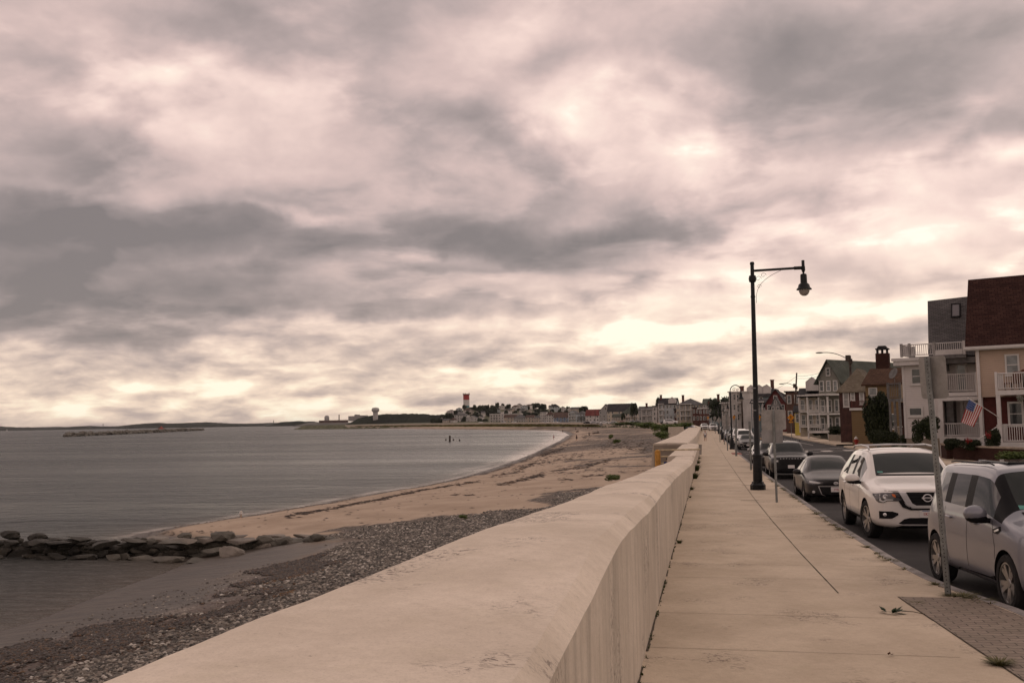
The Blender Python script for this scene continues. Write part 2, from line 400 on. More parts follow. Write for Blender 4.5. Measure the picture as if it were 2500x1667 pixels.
def beachf(X, Y):
    d = sdist(X, Y, SHP); Z = beach_z(X, Y, d)
    ws = sdist(X, Y, WP); Z = np.where(ws > .8, -6, Z)
    peb = np.maximum.reduce([ocs(X, Y, PEB1, 1.6), ocs(X, Y, PEB2, 6) * np.clip(.75 + fbm(X, Y, 5) * 2.2, 0, 1), ocs(X, Y, PEB3, 2.)])
    peb = np.maximum(peb, (ws > -30) * (Y > 165) * np.clip(.8 + fbm(X, Y, 9) * 2, 0, 1) * .9)
    wr = np.exp(-((d - 1.5 - fbm(X, Y, 5) * 1.5) / (.55 + .5 * np.clip(Y / 120, 0, 2))) ** 2) * (Y > 50) * np.clip(.75 + fbm(X, Y, 9) * 2, 0, 1)
    wr2 = (np.abs(fbm(X * 1.1 + Y * .25, Y * .5 - X * .6, 5.5, 5) - .12) < .012) * (d > 4) * np.clip(.3 + fbm(X, Y, 22, 2) * 3, 0, 1) * (Y > 50)
    weed = np.maximum.reduce([ocs(X, Y, WEED, 1.2) * .95, wr, wr2.astype(float)])
    rust = ocs(X, Y, RUST, 1.) * 0 * np.clip(.6 + fbm(X, Y, .8) * 2, 0, 1)
    grass = np.where(Y > 700, np.clip((d - 55) / 30 + fbm(X, Y, 60), 0, 1), 0)
    wet = np.clip(1.6 - (d - .3) / np.where(Y < 47, 6.5, 1.6) + fbm(X, Y, 3) * .5, 0, 1)
    return Z, (peb, np.clip(weed + grass * 0, 0, 1), np.clip(wet * .5 + 0 * X, 0, .5) + rust * 0 + np.where(grass > .3, .75, 0))
m = bpy.data.materials.new('beach_sand'); m.use_nodes = True; T = NT(m.node_tree); P = m.node_tree.nodes['Principled BSDF']
pos = T.n('ShaderNodeTexCoord').outputs['Object']
at_ = T.n('ShaderNodeAttribute', attribute_name='mask'); sp = T.n('ShaderNodeSeparateColor', ins={0: at_.outputs[0]})
wet = T.mr(sp.outputs[2], 0, .5); gr = T.mr(sp.outputs[2], .55, .7)
sand = T.mix(T.mr(T.noise(pos, .35, 6, .6), .3, .7), (.33, .25, .18), (.45, .35, .26))
sand = T.mix(T.mr(T.noise(pos, 9, 6, .75), .60, .72, 0, .55), sand, (.12, .085, .06))
vo = T.n('ShaderNodeTexVoronoi', feature='F1', ins={'Scale': 9.}); T.L(pos, vo.inputs['Vector'])
pc = T.n('ShaderNodeSeparateColor', ins={0: vo.outputs['Color']})
pebc = T.ramp(pc.outputs[0], [(0, (.07, .06, .055)), (.5, (.17, .15, .135)), (.85, (.30, .27, .24)), (1, (.5, .46, .42))])
pebc = T.mix(T.mr(vo.outputs['Distance'], .25, .6), pebc, (.03, .026, .024)); pebc = T.mix(T.mr(T.noise(pos, .25, 4, .6), .35, .65, .1, .6), pebc, T.mix(.5, sand, (.06, .05, .045)))
c = T.mix(wet, sand, T.mix(T.mr(T.noise(T.vmath('MULTIPLY', pos, (.5, 5, 1)).outputs[0], 1, 4, .6), .4, .6), (.040, .032, .025), (.078, .062, .047)))
c = T.mix(sp.outputs[0], c, pebc)
wn_ = T.noise(pos, 7, 5, .7)
weedc = T.ramp(wn_, [(.3, (.025, .018, .014)), (.55, (.07, .04, .025)), (.70, (.13, .065, .03)), (.85, (.2, .11, .05))])
c = T.mix(T.math('MULTIPLY', sp.outputs[1], T.mr(T.noise(pos, 5, 5, .7), .3, .5)), c, weedc)
grc = T.mix(T.mr(T.noise(pos, .05, 5, .7), .35, .65), (.07, .085, .028), (.16, .135, .06))
c = T.mix(gr, c, grc)
T.L(c, P.inputs['Base Color'])
T.L(T.mr(wet, .3, 1, .85, .5), P.inputs['Roughness']); P.inputs['Specular IOR Level'].default_value = .25
hgt = T.math('ADD', T.math('MULTIPLY', T.noise(pos, 14, 4, .7), .5), T.math('MULTIPLY', T.math('SUBTRACT', 1, vo.outputs['Distance']), T.math('MULTIPLY', sp.outputs[0], 1.5)))
hgt = T.math('ADD', hgt, T.math('MULTIPLY', T.noise(pos, 2.2, 3, .5), 1.2))
T.L(T.n('ShaderNodeBump', ins={'Strength': .7, 'Distance': .05, 'Height': hgt}).outputs[0], P.inputs['Normal'])
beach = struct(grid_obj('beach', -sgrid(-.5, 1500, 22, 520)[::-1], sgrid(-30, 2400, 30, 620), beachf, m, keep=lambda X, Y, Z: (Z > SEA - 1.2) & (Z > -5.5)))

# ------------------------------------------------------------------ sea
def seaf(X, Y):
    d = -sdist(X, Y, SHP)
    sh = np.exp(-np.maximum(d, 0) / np.where(Y < 44, 5.5, 2.2))
    foam = 1.0 * np.exp(-((d - .6 - fbm(X, Y, 4) * 1.2) / np.where(Y > 150, 1.6 + (Y - 150) / 60, .38)) ** 2) * (Y > 50)
    foam = np.maximum(foam, np.exp(-((d - 2.6 - fbm(X, Y, 6) * 2.) / .5) ** 2) * (Y > 110) * .6)
    calm = np.exp(-np.maximum(d, 0) / 55) * np.clip((Y - 55) / 90, 0, 1) * np.clip(.8 + fbm(X * .25, Y, 14, 3) * 1.3, 0, 1)
    return np.full(X.shape, SEA), (sh, np.clip(foam, 0, 1), np.clip(calm, 0, 1))
m = bpy.data.materials.new('sea_water'); m.use_nodes = True; T = NT(m.node_tree); P = m.node_tree.nodes['Principled BSDF']
pos = T.n('ShaderNodeTexCoord').outputs['Object']
at_ = T.n('ShaderNodeAttribute', attribute_name='mask'); sp = T.n('ShaderNodeSeparateColor', ins={0: at_.outputs[0]})
deep = T.mix(T.mr(T.noise(T.vmath('MULTIPLY', pos, (.012, .05, 1)).outputs[0], 1, 4, .6), .35, .7), (.024, .031, .032), (.038, .045, .044))
c = T.mix(sp.outputs[0], deep, (.13, .10, .075))
fn = T.mr(T.noise(T.vmath('MULTIPLY', pos, (1, .5, 1)).outputs[0], 1.6, 5, .7), .3, .55)
c = T.mix(T.math('MULTIPLY', sp.outputs[1], fn), c, (.62, .55, .49))
T.L(c, P.inputs['Base Color'])
P.inputs['IOR'].default_value = 1.33; P.inputs['Specular IOR Level'].default_value = .24
gust = T.noise(T.vmath('MULTIPLY', pos, (.010, .045, 1)).outputs[0], 1, 3, .6)
T.L(T.mr(gust, .3, .7, .20, .30), P.inputs['Roughness'])
s1 = T.noise(T.vmath('MULTIPLY', pos, (.9, 1.9, 1)).outputs[0], 1., 4, .6, .6)
s2 = T.noise(T.vmath('MULTIPLY', pos, (.12, .35, 1)).outputs[0], 1., 3, .5, .5)
s3 = T.noise(T.vmath('MULTIPLY', pos, (4.2, 7.5, 1)).outputs[0], 1., 2, .5, .3)
h = T.math('ADD', T.math('MULTIPLY', s1, .42), T.math('ADD', T.math('MULTIPLY', s2, 1.1), T.math('MULTIPLY', s3, .06)))
st = T.math('SUBTRACT', 1.0, T.math('MULTIPLY', sp.outputs[2], .55))
bn = T.n('ShaderNodeBump', ins={'Distance': 1.1, 'Height': h}); T.L(st, bn.inputs['Strength'])
T.L(bn.outputs[0], P.inputs['Normal'])
df = T.n('ShaderNodeBsdfDiffuse', ins={'Color': (.044, .052, .052, 1)}); mx = T.n('ShaderNodeMixShader'); T.L(T.math('SUBTRACT', .32, T.math('MULTIPLY', sp.outputs[2], .30)), mx.inputs[0]); T.L(P.outputs[0], mx.inputs[1]); T.L(df.outputs[0], mx.inputs[2]); T.L(mx.outputs[0], m.node_tree.nodes['Material Output'].inputs[0])
sea = struct(grid_obj('sea', -sgrid(-5, 24000, 30, 400)[::-1], sgrid(-300, 30000, 40, 500), seaf, m))
sea.name = 'sea'

# ------------------------------------------------------------------ concrete, asphalt
def concrete(name, c1, c2, streak=False, dirt=.5):
    m = bpy.data.materials.new(name); m.use_nodes = True; T = NT(m.node_tree); P = m.node_tree.nodes['Principled BSDF']
    pos = T.n('ShaderNodeTexCoord').outputs['Object']
    c = T.mix(T.mr(T.noise(pos, .7, 6, .65), .32, .68), c1, c2)
    c = T.mix(T.mr(T.noise(pos, 11, 6, .75), .40, .66, 0, .20), c, tuple(x * .70 for x in c1)); c = T.mix(T.mr(T.noise(pos, 2.6, 6, .7), .50, .70, 0, .16), c, (.50, .44, .30))
    c = T.mix(T.mr(T.noise(pos, 60, 4, .8), .45, .75, 0, .35), c, tuple(x * .55 for x in c1))
    # lichen / scuff patches
    pm = T.mr(T.noise(pos, .9, 3, .5), .54, .66)
    fmk = T.mr(T.noise(T.vmath('MULTIPLY', pos, (14, 22, 14)).outputs[0], 1, 5, .75, 1.), .50, .62)
    c = T.mix(T.math('MULTIPLY', T.math('MULTIPLY', pm, fmk), dirt), c, (.12, .095, .085))
    sp_ = T.mr(T.noise(pos, 22, 3, .6), .70, .76, 0, .6)
    c = T.mix(T.math('MULTIPLY', sp_, dirt), c, (.15, .12, .10))
    if streak:
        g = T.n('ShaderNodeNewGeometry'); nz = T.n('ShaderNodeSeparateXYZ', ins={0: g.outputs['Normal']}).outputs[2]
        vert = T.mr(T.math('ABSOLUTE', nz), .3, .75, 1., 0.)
        s = T.noise(T.vmath('MULTIPLY', pos, (.2, 5.5, .30)).outputs[0], 1, 5, .7)
        s2 = T.noise(T.vmath('MULTIPLY', pos, (.5, 3.5, 1.2)).outputs[0], 1, 5, .8, 1.5)
        k = T.math('MAXIMUM', T.math('MULTIPLY', T.mr(s, .46, .66), .45), T.math('MULTIPLY', T.mr(s2, .66, .74), .6))
        c = T.mix(T.math('MULTIPLY', k, vert), c, tuple(x * .42 for x in c1))
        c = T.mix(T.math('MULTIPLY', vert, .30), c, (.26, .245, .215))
    T.L(c, P.inputs['Base Color']); P.inputs['Roughness'].default_value = .9; P.inputs['Specular IOR Level'].default_value = .25
    h = T.math('ADD', T.math('MULTIPLY', T.noise(pos, 5, 4, .6), 1.), T.math('MULTIPLY', T.noise(pos, 70, 3, .7), .18))
    T.L(T.n('ShaderNodeBump', ins={'Strength': .55, 'Distance': .03, 'Height': h}).outputs[0], P.inputs['Normal'])
    MATS[name] = m; return m
M_WALL = concrete('wall_concrete', (.60, .515, .415), (.76, .66, .545), True, 1.)
M_WALK = concrete('walk_concrete', (.48, .395, .295), (.61, .51, .39), False, .9)
M_KERB = mat('granite_kerb', (.33, .305, .29), .85, .2, 3, .3, 60, fine=.5)
M_DSTONE = concrete('stained_concrete', (.20, .16, .12), (.27, .22, .17), True, .8)
m = mat('asphalt', (.050, .047, .046), .88, .22, .35, .5, 120, fine=.35, col2=(.030, .028, .028)); M_ASPH = m
M_PAINT = mat('road_paint', (.66, .62, .57), .7, .25, 3, fine=.4, bs=30)
M_YEL = mat('yellow_paint', (.55, .27, .05), .7, .25, 3, fine=.4, bs=30)
M_TOWN = mat('town_ground', (.10, .10, .06), .95, .4, .3, .4, 8, col2=(.05, .055, .03))
M_DIRT = mat('joint_dirt', (.11, .09, .065), .95, .3, 6, fine=.5)

def strip(name, rows, m, zoff=0., smooth=True):
    """rows = list of (y,[x...]) laid on the road profile"""
    b = MB(); n = len(rows[0][1])
    for y, xs in rows:
        for x in xs: b.v.append((x, y, road_z(y) + zoff))
    for i in range(len(rows) - 1):
        for k in range(n - 1): b.f.append((i * n + k, i * n + k + 1, (i + 1) * n + k + 1, (i + 1) * n + k)); b.m.append(0)
    return b.build(name, m, smooth=smooth)
# centre bends to the left with the bay
def bend(y): return 0. if y < 262 else float(np.interp(y, WP[1:, 1], WP[1:, 0]) + 1.2)
KY = [(-30, 9.), (0, 5.6), (6, 4.6), (10, 4.15), (13.5, 3.79), (15.5, 3.34), (18, 3.15), (25.8, 2.95), (40, 2.80), (75, 2.62), (90, 2.7), (120, 2.75), (160, 2.85), (215, 3.05), (262, 3.0)]
def kerb_x(y):
    return float(np.interp(y, [k_[0] for k_ in KY], [k_[1] for k_ in KY])) + bend(y)
YS = [-30, -10] + list(np.arange(0, 60, .8)) + list(np.arange(60, 262, 4)) + list(np.arange(262, 900, 14))
walk = struct(strip('sidewalk', [(y, [(-1.3 if y > 79 else -1.1) + bend(y), kerb_x(y) - .17]) for y in YS], M_WALK, 0))
b = MB()
for i in range(len(YS) - 1):
    y0, y1 = YS[i], YS[i + 1]; v = []
    for y in (y0, y1):
        x = kerb_x(y); z = road_z(y)
        v += [(x - .17, y, z - .2), (x - .17, y, z + .006), (x - .012, y, z + .006), (x, y, z - .01), (x + .015, y, z - .18)]
    b.add(v, [(k_, k_ + 1, k_ + 6, k_ + 5) for k_ in range(4)])
kerb = struct(b.build('kerb', M_KERB)); 
ROADR = lambda y: kerb_x(y) if y > 40 else 2.85 + (kerb_x(y) - 2.85)
FK = lambda y: float(np.interp(y, [-30, 40, 80, 110, 150, 190, 262], [12.0, 12.3, 12.9, 13.6, 13.9, 14.2, 14.0])) + bend(y)
road = struct(strip('road', [(y, [kerb_x(y), kerb_x(y) + 3, FK(y)]) for y in YS], M_ASPH, -.15))
side = MB(); side.quad((13.4, 104, road_z(104) - .146), (60, 118, -.2), (60, 127, -.2), (13.4, 111, road_z(111) - .146)); struct(side.build('side_road', M_ASPH))
FKS = [y for y in YS if y < 104] + [104]; FKS2 = [111] + [y for y in YS if y > 112]
for seq in (FKS, FKS2):
    b = MB(); 
    for i in range(len(seq) - 1):
        v = []
        for y in seq[i:i + 2]:
            x = FK(y); z = road_z(y)
            v += [(x, y, z - .2), (x, y, z), (x + .15, y, z + .003), (x + 2.5, y, z + .02), (x + 2.5, y, z - .3)]
        b.add(v, [(k_, k_ + 1, k_ + 6, k_ + 5) for k_ in range(4)])
    struct(b.build('pavement', M_WALK))
# road markings
b = MB()
def mark(b, pts, z=-.146):
    b.add([(x, y, road_z(y) + z) for x, y in pts], [tuple(range(len(pts)))])
lines = [(13.0, 30, 100), (13.0, 116, 240)]
for y0, y1 in [(a, a + 8) for a in range(116, 230, 8)]:
    mark(b, [(11.7 + .0, y0, ), (11.82, y0), (11.82, y1), (11.7, y1)])
mark(b, [(8.9, 95.6), (13.4, 102.6), (13.4, 103.1), (8.9, 96.1)])
for k_ in range(5):
    x = 3.8 + k_ * 2.05; y = 86 + k_ * 1.3
    mark(b, [(x, y), (x + .9, y + .5), (x + .9, y + 3.3), (x, y + 2.8)])
mark(b, [(3.2, 84.6), (12.6, 90.4), (12.6, 90.75), (3.2, 84.95)]); mark(b, [(3.2, 89.4), (12.6, 95.4), (12.6, 95.75), (3.2, 89.75)])
for y0 in range(150, 230, 9): mark(b, [(5.3, y0), (5.42, y0), (5.42, y0 + 8.9), (5.3, y0 + 8.9)])
struct(b.build('road_marking', M_PAINT))
b = MB()
for y0 in list(range(20, 80, 6)) + list(range(100, 250, 8)):
    y1 = y0 + (6 if y0 < 80 else 8)
    for dx in (0, .26): 
        x0 = float(np.interp(y0, [20, 100, 250], [8.0, 8.75, 8.3])) + dx; x1 = float(np.interp(y1, [20, 100, 250], [8.0, 8.75, 8.3])) + dx
        mark(b, [(x0, y0), (x0 + .11, y0), (x1 + .11, y1), (x1, y1)])
struct(b.build('centre_line', M_YEL))
# sidewalk joints: shallow dirty grooves
b = MB()
def seg(b, x0, y0, x1, y1, w, z=.004):
    dx, dy = x1 - x0, y1 - y0; L = math.hypot(dx, dy); n_ = max(1, int(L / .5)); nx, ny = -dy / L * w / 2, dx / L * w / 2
    for i in range(n_):
        a, c_ = i / n_, (i + 1) / n_; w0, w1 = random.uniform(.6, 1.3), random.uniform(.6, 1.3)
        p = [(x0 + dx * a - nx * w0, y0 + dy * a - ny * w0), (x0 + dx * a + nx * w0, y0 + dy * a + ny * w0), (x0 + dx * c_ + nx * w1, y0 + dy * c_ + ny * w1), (x0 + dx * c_ - nx * w1, y0 + dy * c_ - ny * w1)]
        b.add([(x, y, road_z(y) + z) for x, y in p], [(0, 1, 2, 3)])
lj = [(1.73, 14.57), (1.62, 19), (1.52, 25), (1.45, 32), (1.38, 45), (1.32, 70), (1.3, 120), (1.35, 200)]

for y in [3.5, 6.3, 8.2, 9.4, 10.9, 12.9, 15.9, 17.4, 18.8, 21.4, 24.2, 27, 30, 33, 36.2, 39, 42.5, 46, 50, 54, 59, 64, 69, 75, 81, 88, 95, 103, 111, 120, 130, 140, 152, 165, 180, 200]:
    seg(b, -.66, y, min(kerb_x(y) - .17, 2.42 if y < 14 else 9), y - .12, .007 if y < 40 else .02, .0045)
for (x0, x1, y) in [(1.0, 1.55, 31.8), (1.3, 2.1, 39.5), (.9, 1.3, 70), (1.4, 2.3, 70)]: seg(b, x0, y, x1, y + .05, .12 if y > 35 else .07, .005)
seg(b, 2.47, 14.35, 2.75, 9.89, .03); seg(b, 2.75, 9.89, 2.95, 5, .03); seg(b, 2.47, 14.35, 3.55, 14.2, .025)
for y in np.arange(3, 78, .35):      # grit line at the foot of the wall
    if random.random() < .8:
        x = float(np.interp(y, [0, 16, 79], [-.685, -.67, -.505])); seg(b, x, y, x + random.uniform(-.006, .006), y + .36, random.uniform(.012, .035), .006)
o = b.build('sidewalk_joint', M_DIRT); struct(o)
b = MB()
for p, q in zip(lj, lj[1:]): seg(b, *p, *q, .016, .0055)
struct(b.build('sidewalk_joint', mat('dark_joint', (.06, .05, .038), .95, .3, 6)))
# brick pavers
m = bpy.data.materials.new('pavers'); m.use_nodes = True; T = NT(m.node_tree); P = m.node_tree.nodes['Principled BSDF']
pos = T.n('ShaderNodeTexCoord').outputs['Object']
zig = T.math('MULTIPLY', T.math('PINGPONG', T.n('ShaderNodeSeparateXYZ', ins={0: pos}).outputs[0], .06), .45)
pv = T.n('ShaderNodeCombineXYZ', ins={0: T.n('ShaderNodeSeparateXYZ', ins={0: pos}).outputs[0], 1: T.math('ADD', T.n('ShaderNodeSeparateXYZ', ins={0: pos}).outputs[1], zig), 2: 0.}).outputs[0]
br = T.n('ShaderNodeTexBrick', ins={'Vector': pv, 'Color1': (.21, .165, .13, 1), 'Color2': (.27, .215, .17, 1), 'Mortar': (.06, .05, .038, 1), 'Scale': 1., 'Mortar Size': .007, 'Brick Width': .24, 'Row Height': .125, 'Mortar Smooth': .2})
c = T.mix(T.mr(T.noise(pos, 1.5, 5, .7), .35, .7, 0, .4), br.outputs[0], (.14, .12, .085))
T.L(c, P.inputs['Base Color']); P.inputs['Roughness'].default_value = .9
T.L(T.n('ShaderNodeBump', ins={'Strength': .8, 'Distance': .02, 'Height': T.math('SUBTRACT', 1, br.outputs[1])}).outputs[0], P.inputs['Normal'])
b = MB(); ys = [1, 4, 7, 9.9, 11, 12.5, 14.32]
for y in ys:
    xl = float(np.interp(y, [1, 5, 9.89, 14.35], [3.1, 2.95, 2.75, 2.47])); b.v += [(xl, y, road_z(y) + .008), (kerb_x(y) - .17, y, road_z(y) + .008)]
for i in range(len(ys) - 1): b.f.append((2 * i, 2 * i + 1, 2 * i + 3, 2 * i + 2)); b.m.append(0)
struct(b.build('paver_strip', m))
b = MB(); b.add([(x, y, road_z(y) + .010) for x, y in ((2.0, 79), (2.75, 79), (2.75, 84), (2.0, 84))], [(0, 1, 2, 3)])
struct(b.build('tactile_panel', mat('red_panel', (.26, .10, .075), .85, .15)))

# ------------------------------------------------------------------ town ground and hill
def townz(X, Y):
    base = np.interp(Y, [-50, 0, 150, 250, 380, 520, 900, 1300], [0, 0, -1.05, -1.15, -.8, .2, .7, 1.4]) - .25
    ws = sdist(X, Y, WP); XH = X * 1560 / np.maximum(Y, 900)
    yard = np.clip((X - 15.3) / 3, 0, 1) * np.where(Y < 101, .85, .0) * np.clip((101 - Y) / 6, 0, 1)
    up = np.clip((ws - 20) / 120, 0, 1) * np.clip((Y - 130) / 120, 0, 1) * .9
    z = base + yard + up
    # hill with the water tower, left end of the town
    hx = np.array([-560, -470, -400, -330, -240, -150, -80, 20]); 
    hill = np.exp(-np.abs((Y - 1560 - (X + 300) * .25) / 230) ** 2.4) * np.interp(XH, [-436, -424, -410, -396, -374, -330, -268, -203, -150, -100, -40, 10], [0, 1, 4, 10, 23, 22, 19, 16, 11, 5, 1, 0])
    z = z + hill
    return np.where(ws < -6, -7, np.where(ws < 0, np.minimum(z, -2.4), z))
def tz(x, y): return float(townz(np.array([x * 1.]), np.array([y * 1.]))[0])
xs = np.concatenate([-sgrid(1.3, 900, 60, 170)[::-1], sgrid(2.2, 14.5, 20, 8), sgrid(15, 1200, 40, 110)])
struct(grid_obj('town_ground', xs, np.concatenate([[-60, -20], np.arange(0, 140, 4), sgrid(140, 3000, 300, 200)]), townz, M_TOWN, keep=lambda X, Y, Z: Z > -6))

# ------------------------------------------------------------------ sea walls
def wall_mesh(st, dz=.25, nseg=9, seed=0, zlow=-4.2):
    """st rows: y, x foot street side, x chamfer low, x chamfer high, x outer, top height over walk"""
    st = np.array(st, float); ys = np.arange(st[0, 0], st[-1, 0] + 1e-6, dz); ys[-1] = st[-1, 0]
    cols = [np.interp(ys, st[:, 0], st[:, i]) for i in range(1, 6)]
    b = MB(); nt = nseg
    for i, y in enumerate(ys):
        xf, xl, xh, xo, h = [c_[i] for c_ in cols]; z0 = road_z(y)
        j = lambda s_, a: float(fbm(np.array([y]), np.array([seed + a * 7.]), s_, 3)[0])
        row = [(xf, z0 - .4), (xf, z0), (xf * .5 + xl * .5 + .01 * j(1, 1), z0 + h * .45), (xl + .014 * j(1.3, 2), z0 + h - .10 + .014 * j(.9, 9)), (xh + .022 * j(1.1, 3), z0 + h - .006)]
        for t in range(1, nt):
            t_ = t / nt; row.append((xh + (xo - xh) * t_, z0 + h + .012 * j(2, 4 + t) + .02 * math.sin(t_ * 3.14)))
        row += [(xo + .02 + .045 * j(.8, 5), z0 + h - .012), (xo - .03 + .05 * j(.8, 6), z0 + h - .07), (xo - .25, z0 - .8), (xo - .6, zlow)]
        b.v += [(x, y, z) for x, z in row]; n = len(row)
        if i: 
            o = (i - 1) * n; b.f += [(o + k_, o + k_ + 1, o + n + k_ + 1, o + n + k_) for k_ in range(n - 1)]; b.m += [0] * (n - 1)
    L = (len(ys) - 1) * n; b.f.append(tuple(L + k_ for k_ in range(n))); b.f.append(tuple(range(n))[::-1]); b.m += [0, 0]
    return b
WS1 = [(-8, -0.7, -0.697, -0.8, -2.95, 1.34), (3.5, -0.696, -0.693, -0.796, -2.49, 1.35), (4.5, -0.694, -0.691, -0.794, -2.4, 1.37), (5.4, -0.693, -0.69, -0.793, -2.28, 1.41), (6.2, -0.692, -0.689, -0.792, -2.15, 1.45), (6.9, -0.691, -0.688, -0.791, -1.98, 1.495), (7.3, -0.691, -0.688, -0.84, -1.92, 1.515), (7.9, -0.69, -0.6869999999999999, -0.79, -1.85, 1.53), (8.6, -0.689, -0.6859999999999999, -0.789, -1.79, 1.525), (10.5, -0.687, -0.684, -0.787, -1.77, 1.48), (12.9, -0.684, -0.681, -0.784, -1.74, 1.42), (16.4, -0.679, -0.676, -0.779, -1.64, 1.39), (22, -0.663, -0.66, -0.763, -1.48, 1.3), (27, -0.649, -0.646, -0.749, -1.52, 1.19), (32, -0.635, -0.632, -0.735, -1.6, 1.06), (38, -0.618, -0.615, -0.718, -1.62, 0.9), (45, -0.599, -0.596, -0.699, -1.58, 0.76), (52, -0.579, -0.576, -0.679, -1.52, 0.76)]
o = smooth_by(wall_mesh(WS1, .2, 10, 1).build('sea_wall', M_WALL), 16)
tag(o, 'thick pale concrete sea wall filling the foreground beside the sidewalk', 'wall')
WS1b = [(52.02, -.58, -.577, -.67, -1.93, .765), (79.0, -.52, -.517, -.62, -1.80, .85)]
o = smooth_by(wall_mesh(WS1b, .5, 6, 2).build('sea_wall', M_WALL), 28)
tag(o, 'middle stretch of concrete sea wall beside the beach stairs, ending at the wide block', 'wall')
WS2 = [(79.3, -1.05, -1.34, -1.42, -4.02, .93), (120, -1.05, -1.25, -1.36, -4.05, .93), (160, -1.05, -1.22, -1.32, -4.1, .93), (262, -1.0, -1.1, -1.2, -4.3, .93)]
o = smooth_by(wall_mesh(WS2, 1.2, 6, 3).build('sea_wall', [M_WALL]), 28)
tag(o, 'far wide concrete sea wall with a stained end face above the beach stairs', 'wall')
b = MB(); b.box(-4.0, -1.5, 79.18, 79.29, -4, road_z(79) + .80)
o = b.build('stained_face', M_DSTONE, o)
# promenade wall following the bend of the bay
b = MB(); pts = WP[1:10]; zt = [-.22, -.1, .3, .6, .6, .6, .75, 1.0, 1.2]
for (x, y), z in zip(pts, zt): b.v += [(x - .5, y - .4, -4), (x - .5, y - .4, z), (x + .4, y + .4, z), (x + .4, y + .4, z - 1.5)]
for i in range(len(pts) - 1): b.f += [(4 * i + k_, 4 * i + k_ + 1, 4 * i + 5 + k_, 4 * i + 4 + k_) for k_ in range(3)]; b.m += [0] * 3
o = b.build('bay_wall', M_WALL); tag(o, 'thin pale promenade wall curving left around the bay behind the grass', 'wall')
b = MB(); b.box(-7.2, -4.25, 200, 203, -3, at(1660, 1042, 201).z); tag(b.build('wing_wall', M_WALL), 'low concrete wing wall joining the far sea wall behind green bushes', 'wall')
# ------------------------------------------------------------------ cars
TRIM = mat('black_trim', (.008, .008, .009), .5, .1, 3, spec=.12)
RUB = mat('tyre_rubber', (.022, .021, .021), .85, .15, 8, .3, 60)
ALLOY = mat('alloy', (.42, .41, .40), .3, .1, 4, metal=.85)
ALLOYD = mat('dark_alloy', (.05, .05, .05), .4, .1, 4, metal=.5)
CHROME = mat('chrome', (.72, .71, .70), .16, .02, 1, metal=.45, spec=.6)
GL = glass(); GLS = glass('side_glass', (.016, .017, .016), .02, .8); LENS = mat('headlight_lens', (.06, .06, .062), .08, .2, 9, spec=.8)
WHITEP = mat('plate_white', (.66, .64, .62), .5, .05, 3); REDP = mat('plate_red', (.35, .05, .04), .5, .05, 3)
AMBER = mat('amber_lens', (.55, .13, .03), .15, .1, 3); LAMPW = mat('lamp_white', (.55, .55, .54), .15, .1, 3)
STICK = mat('teal_sticker', (.10, .28, .24), .5, .05, 3)
HOLE = mat('wheel_well', (.006, .006, .006), .95, .1, 3)
REDL = mat('red_lens', (.28, .015, .015), .15, .1, 3)

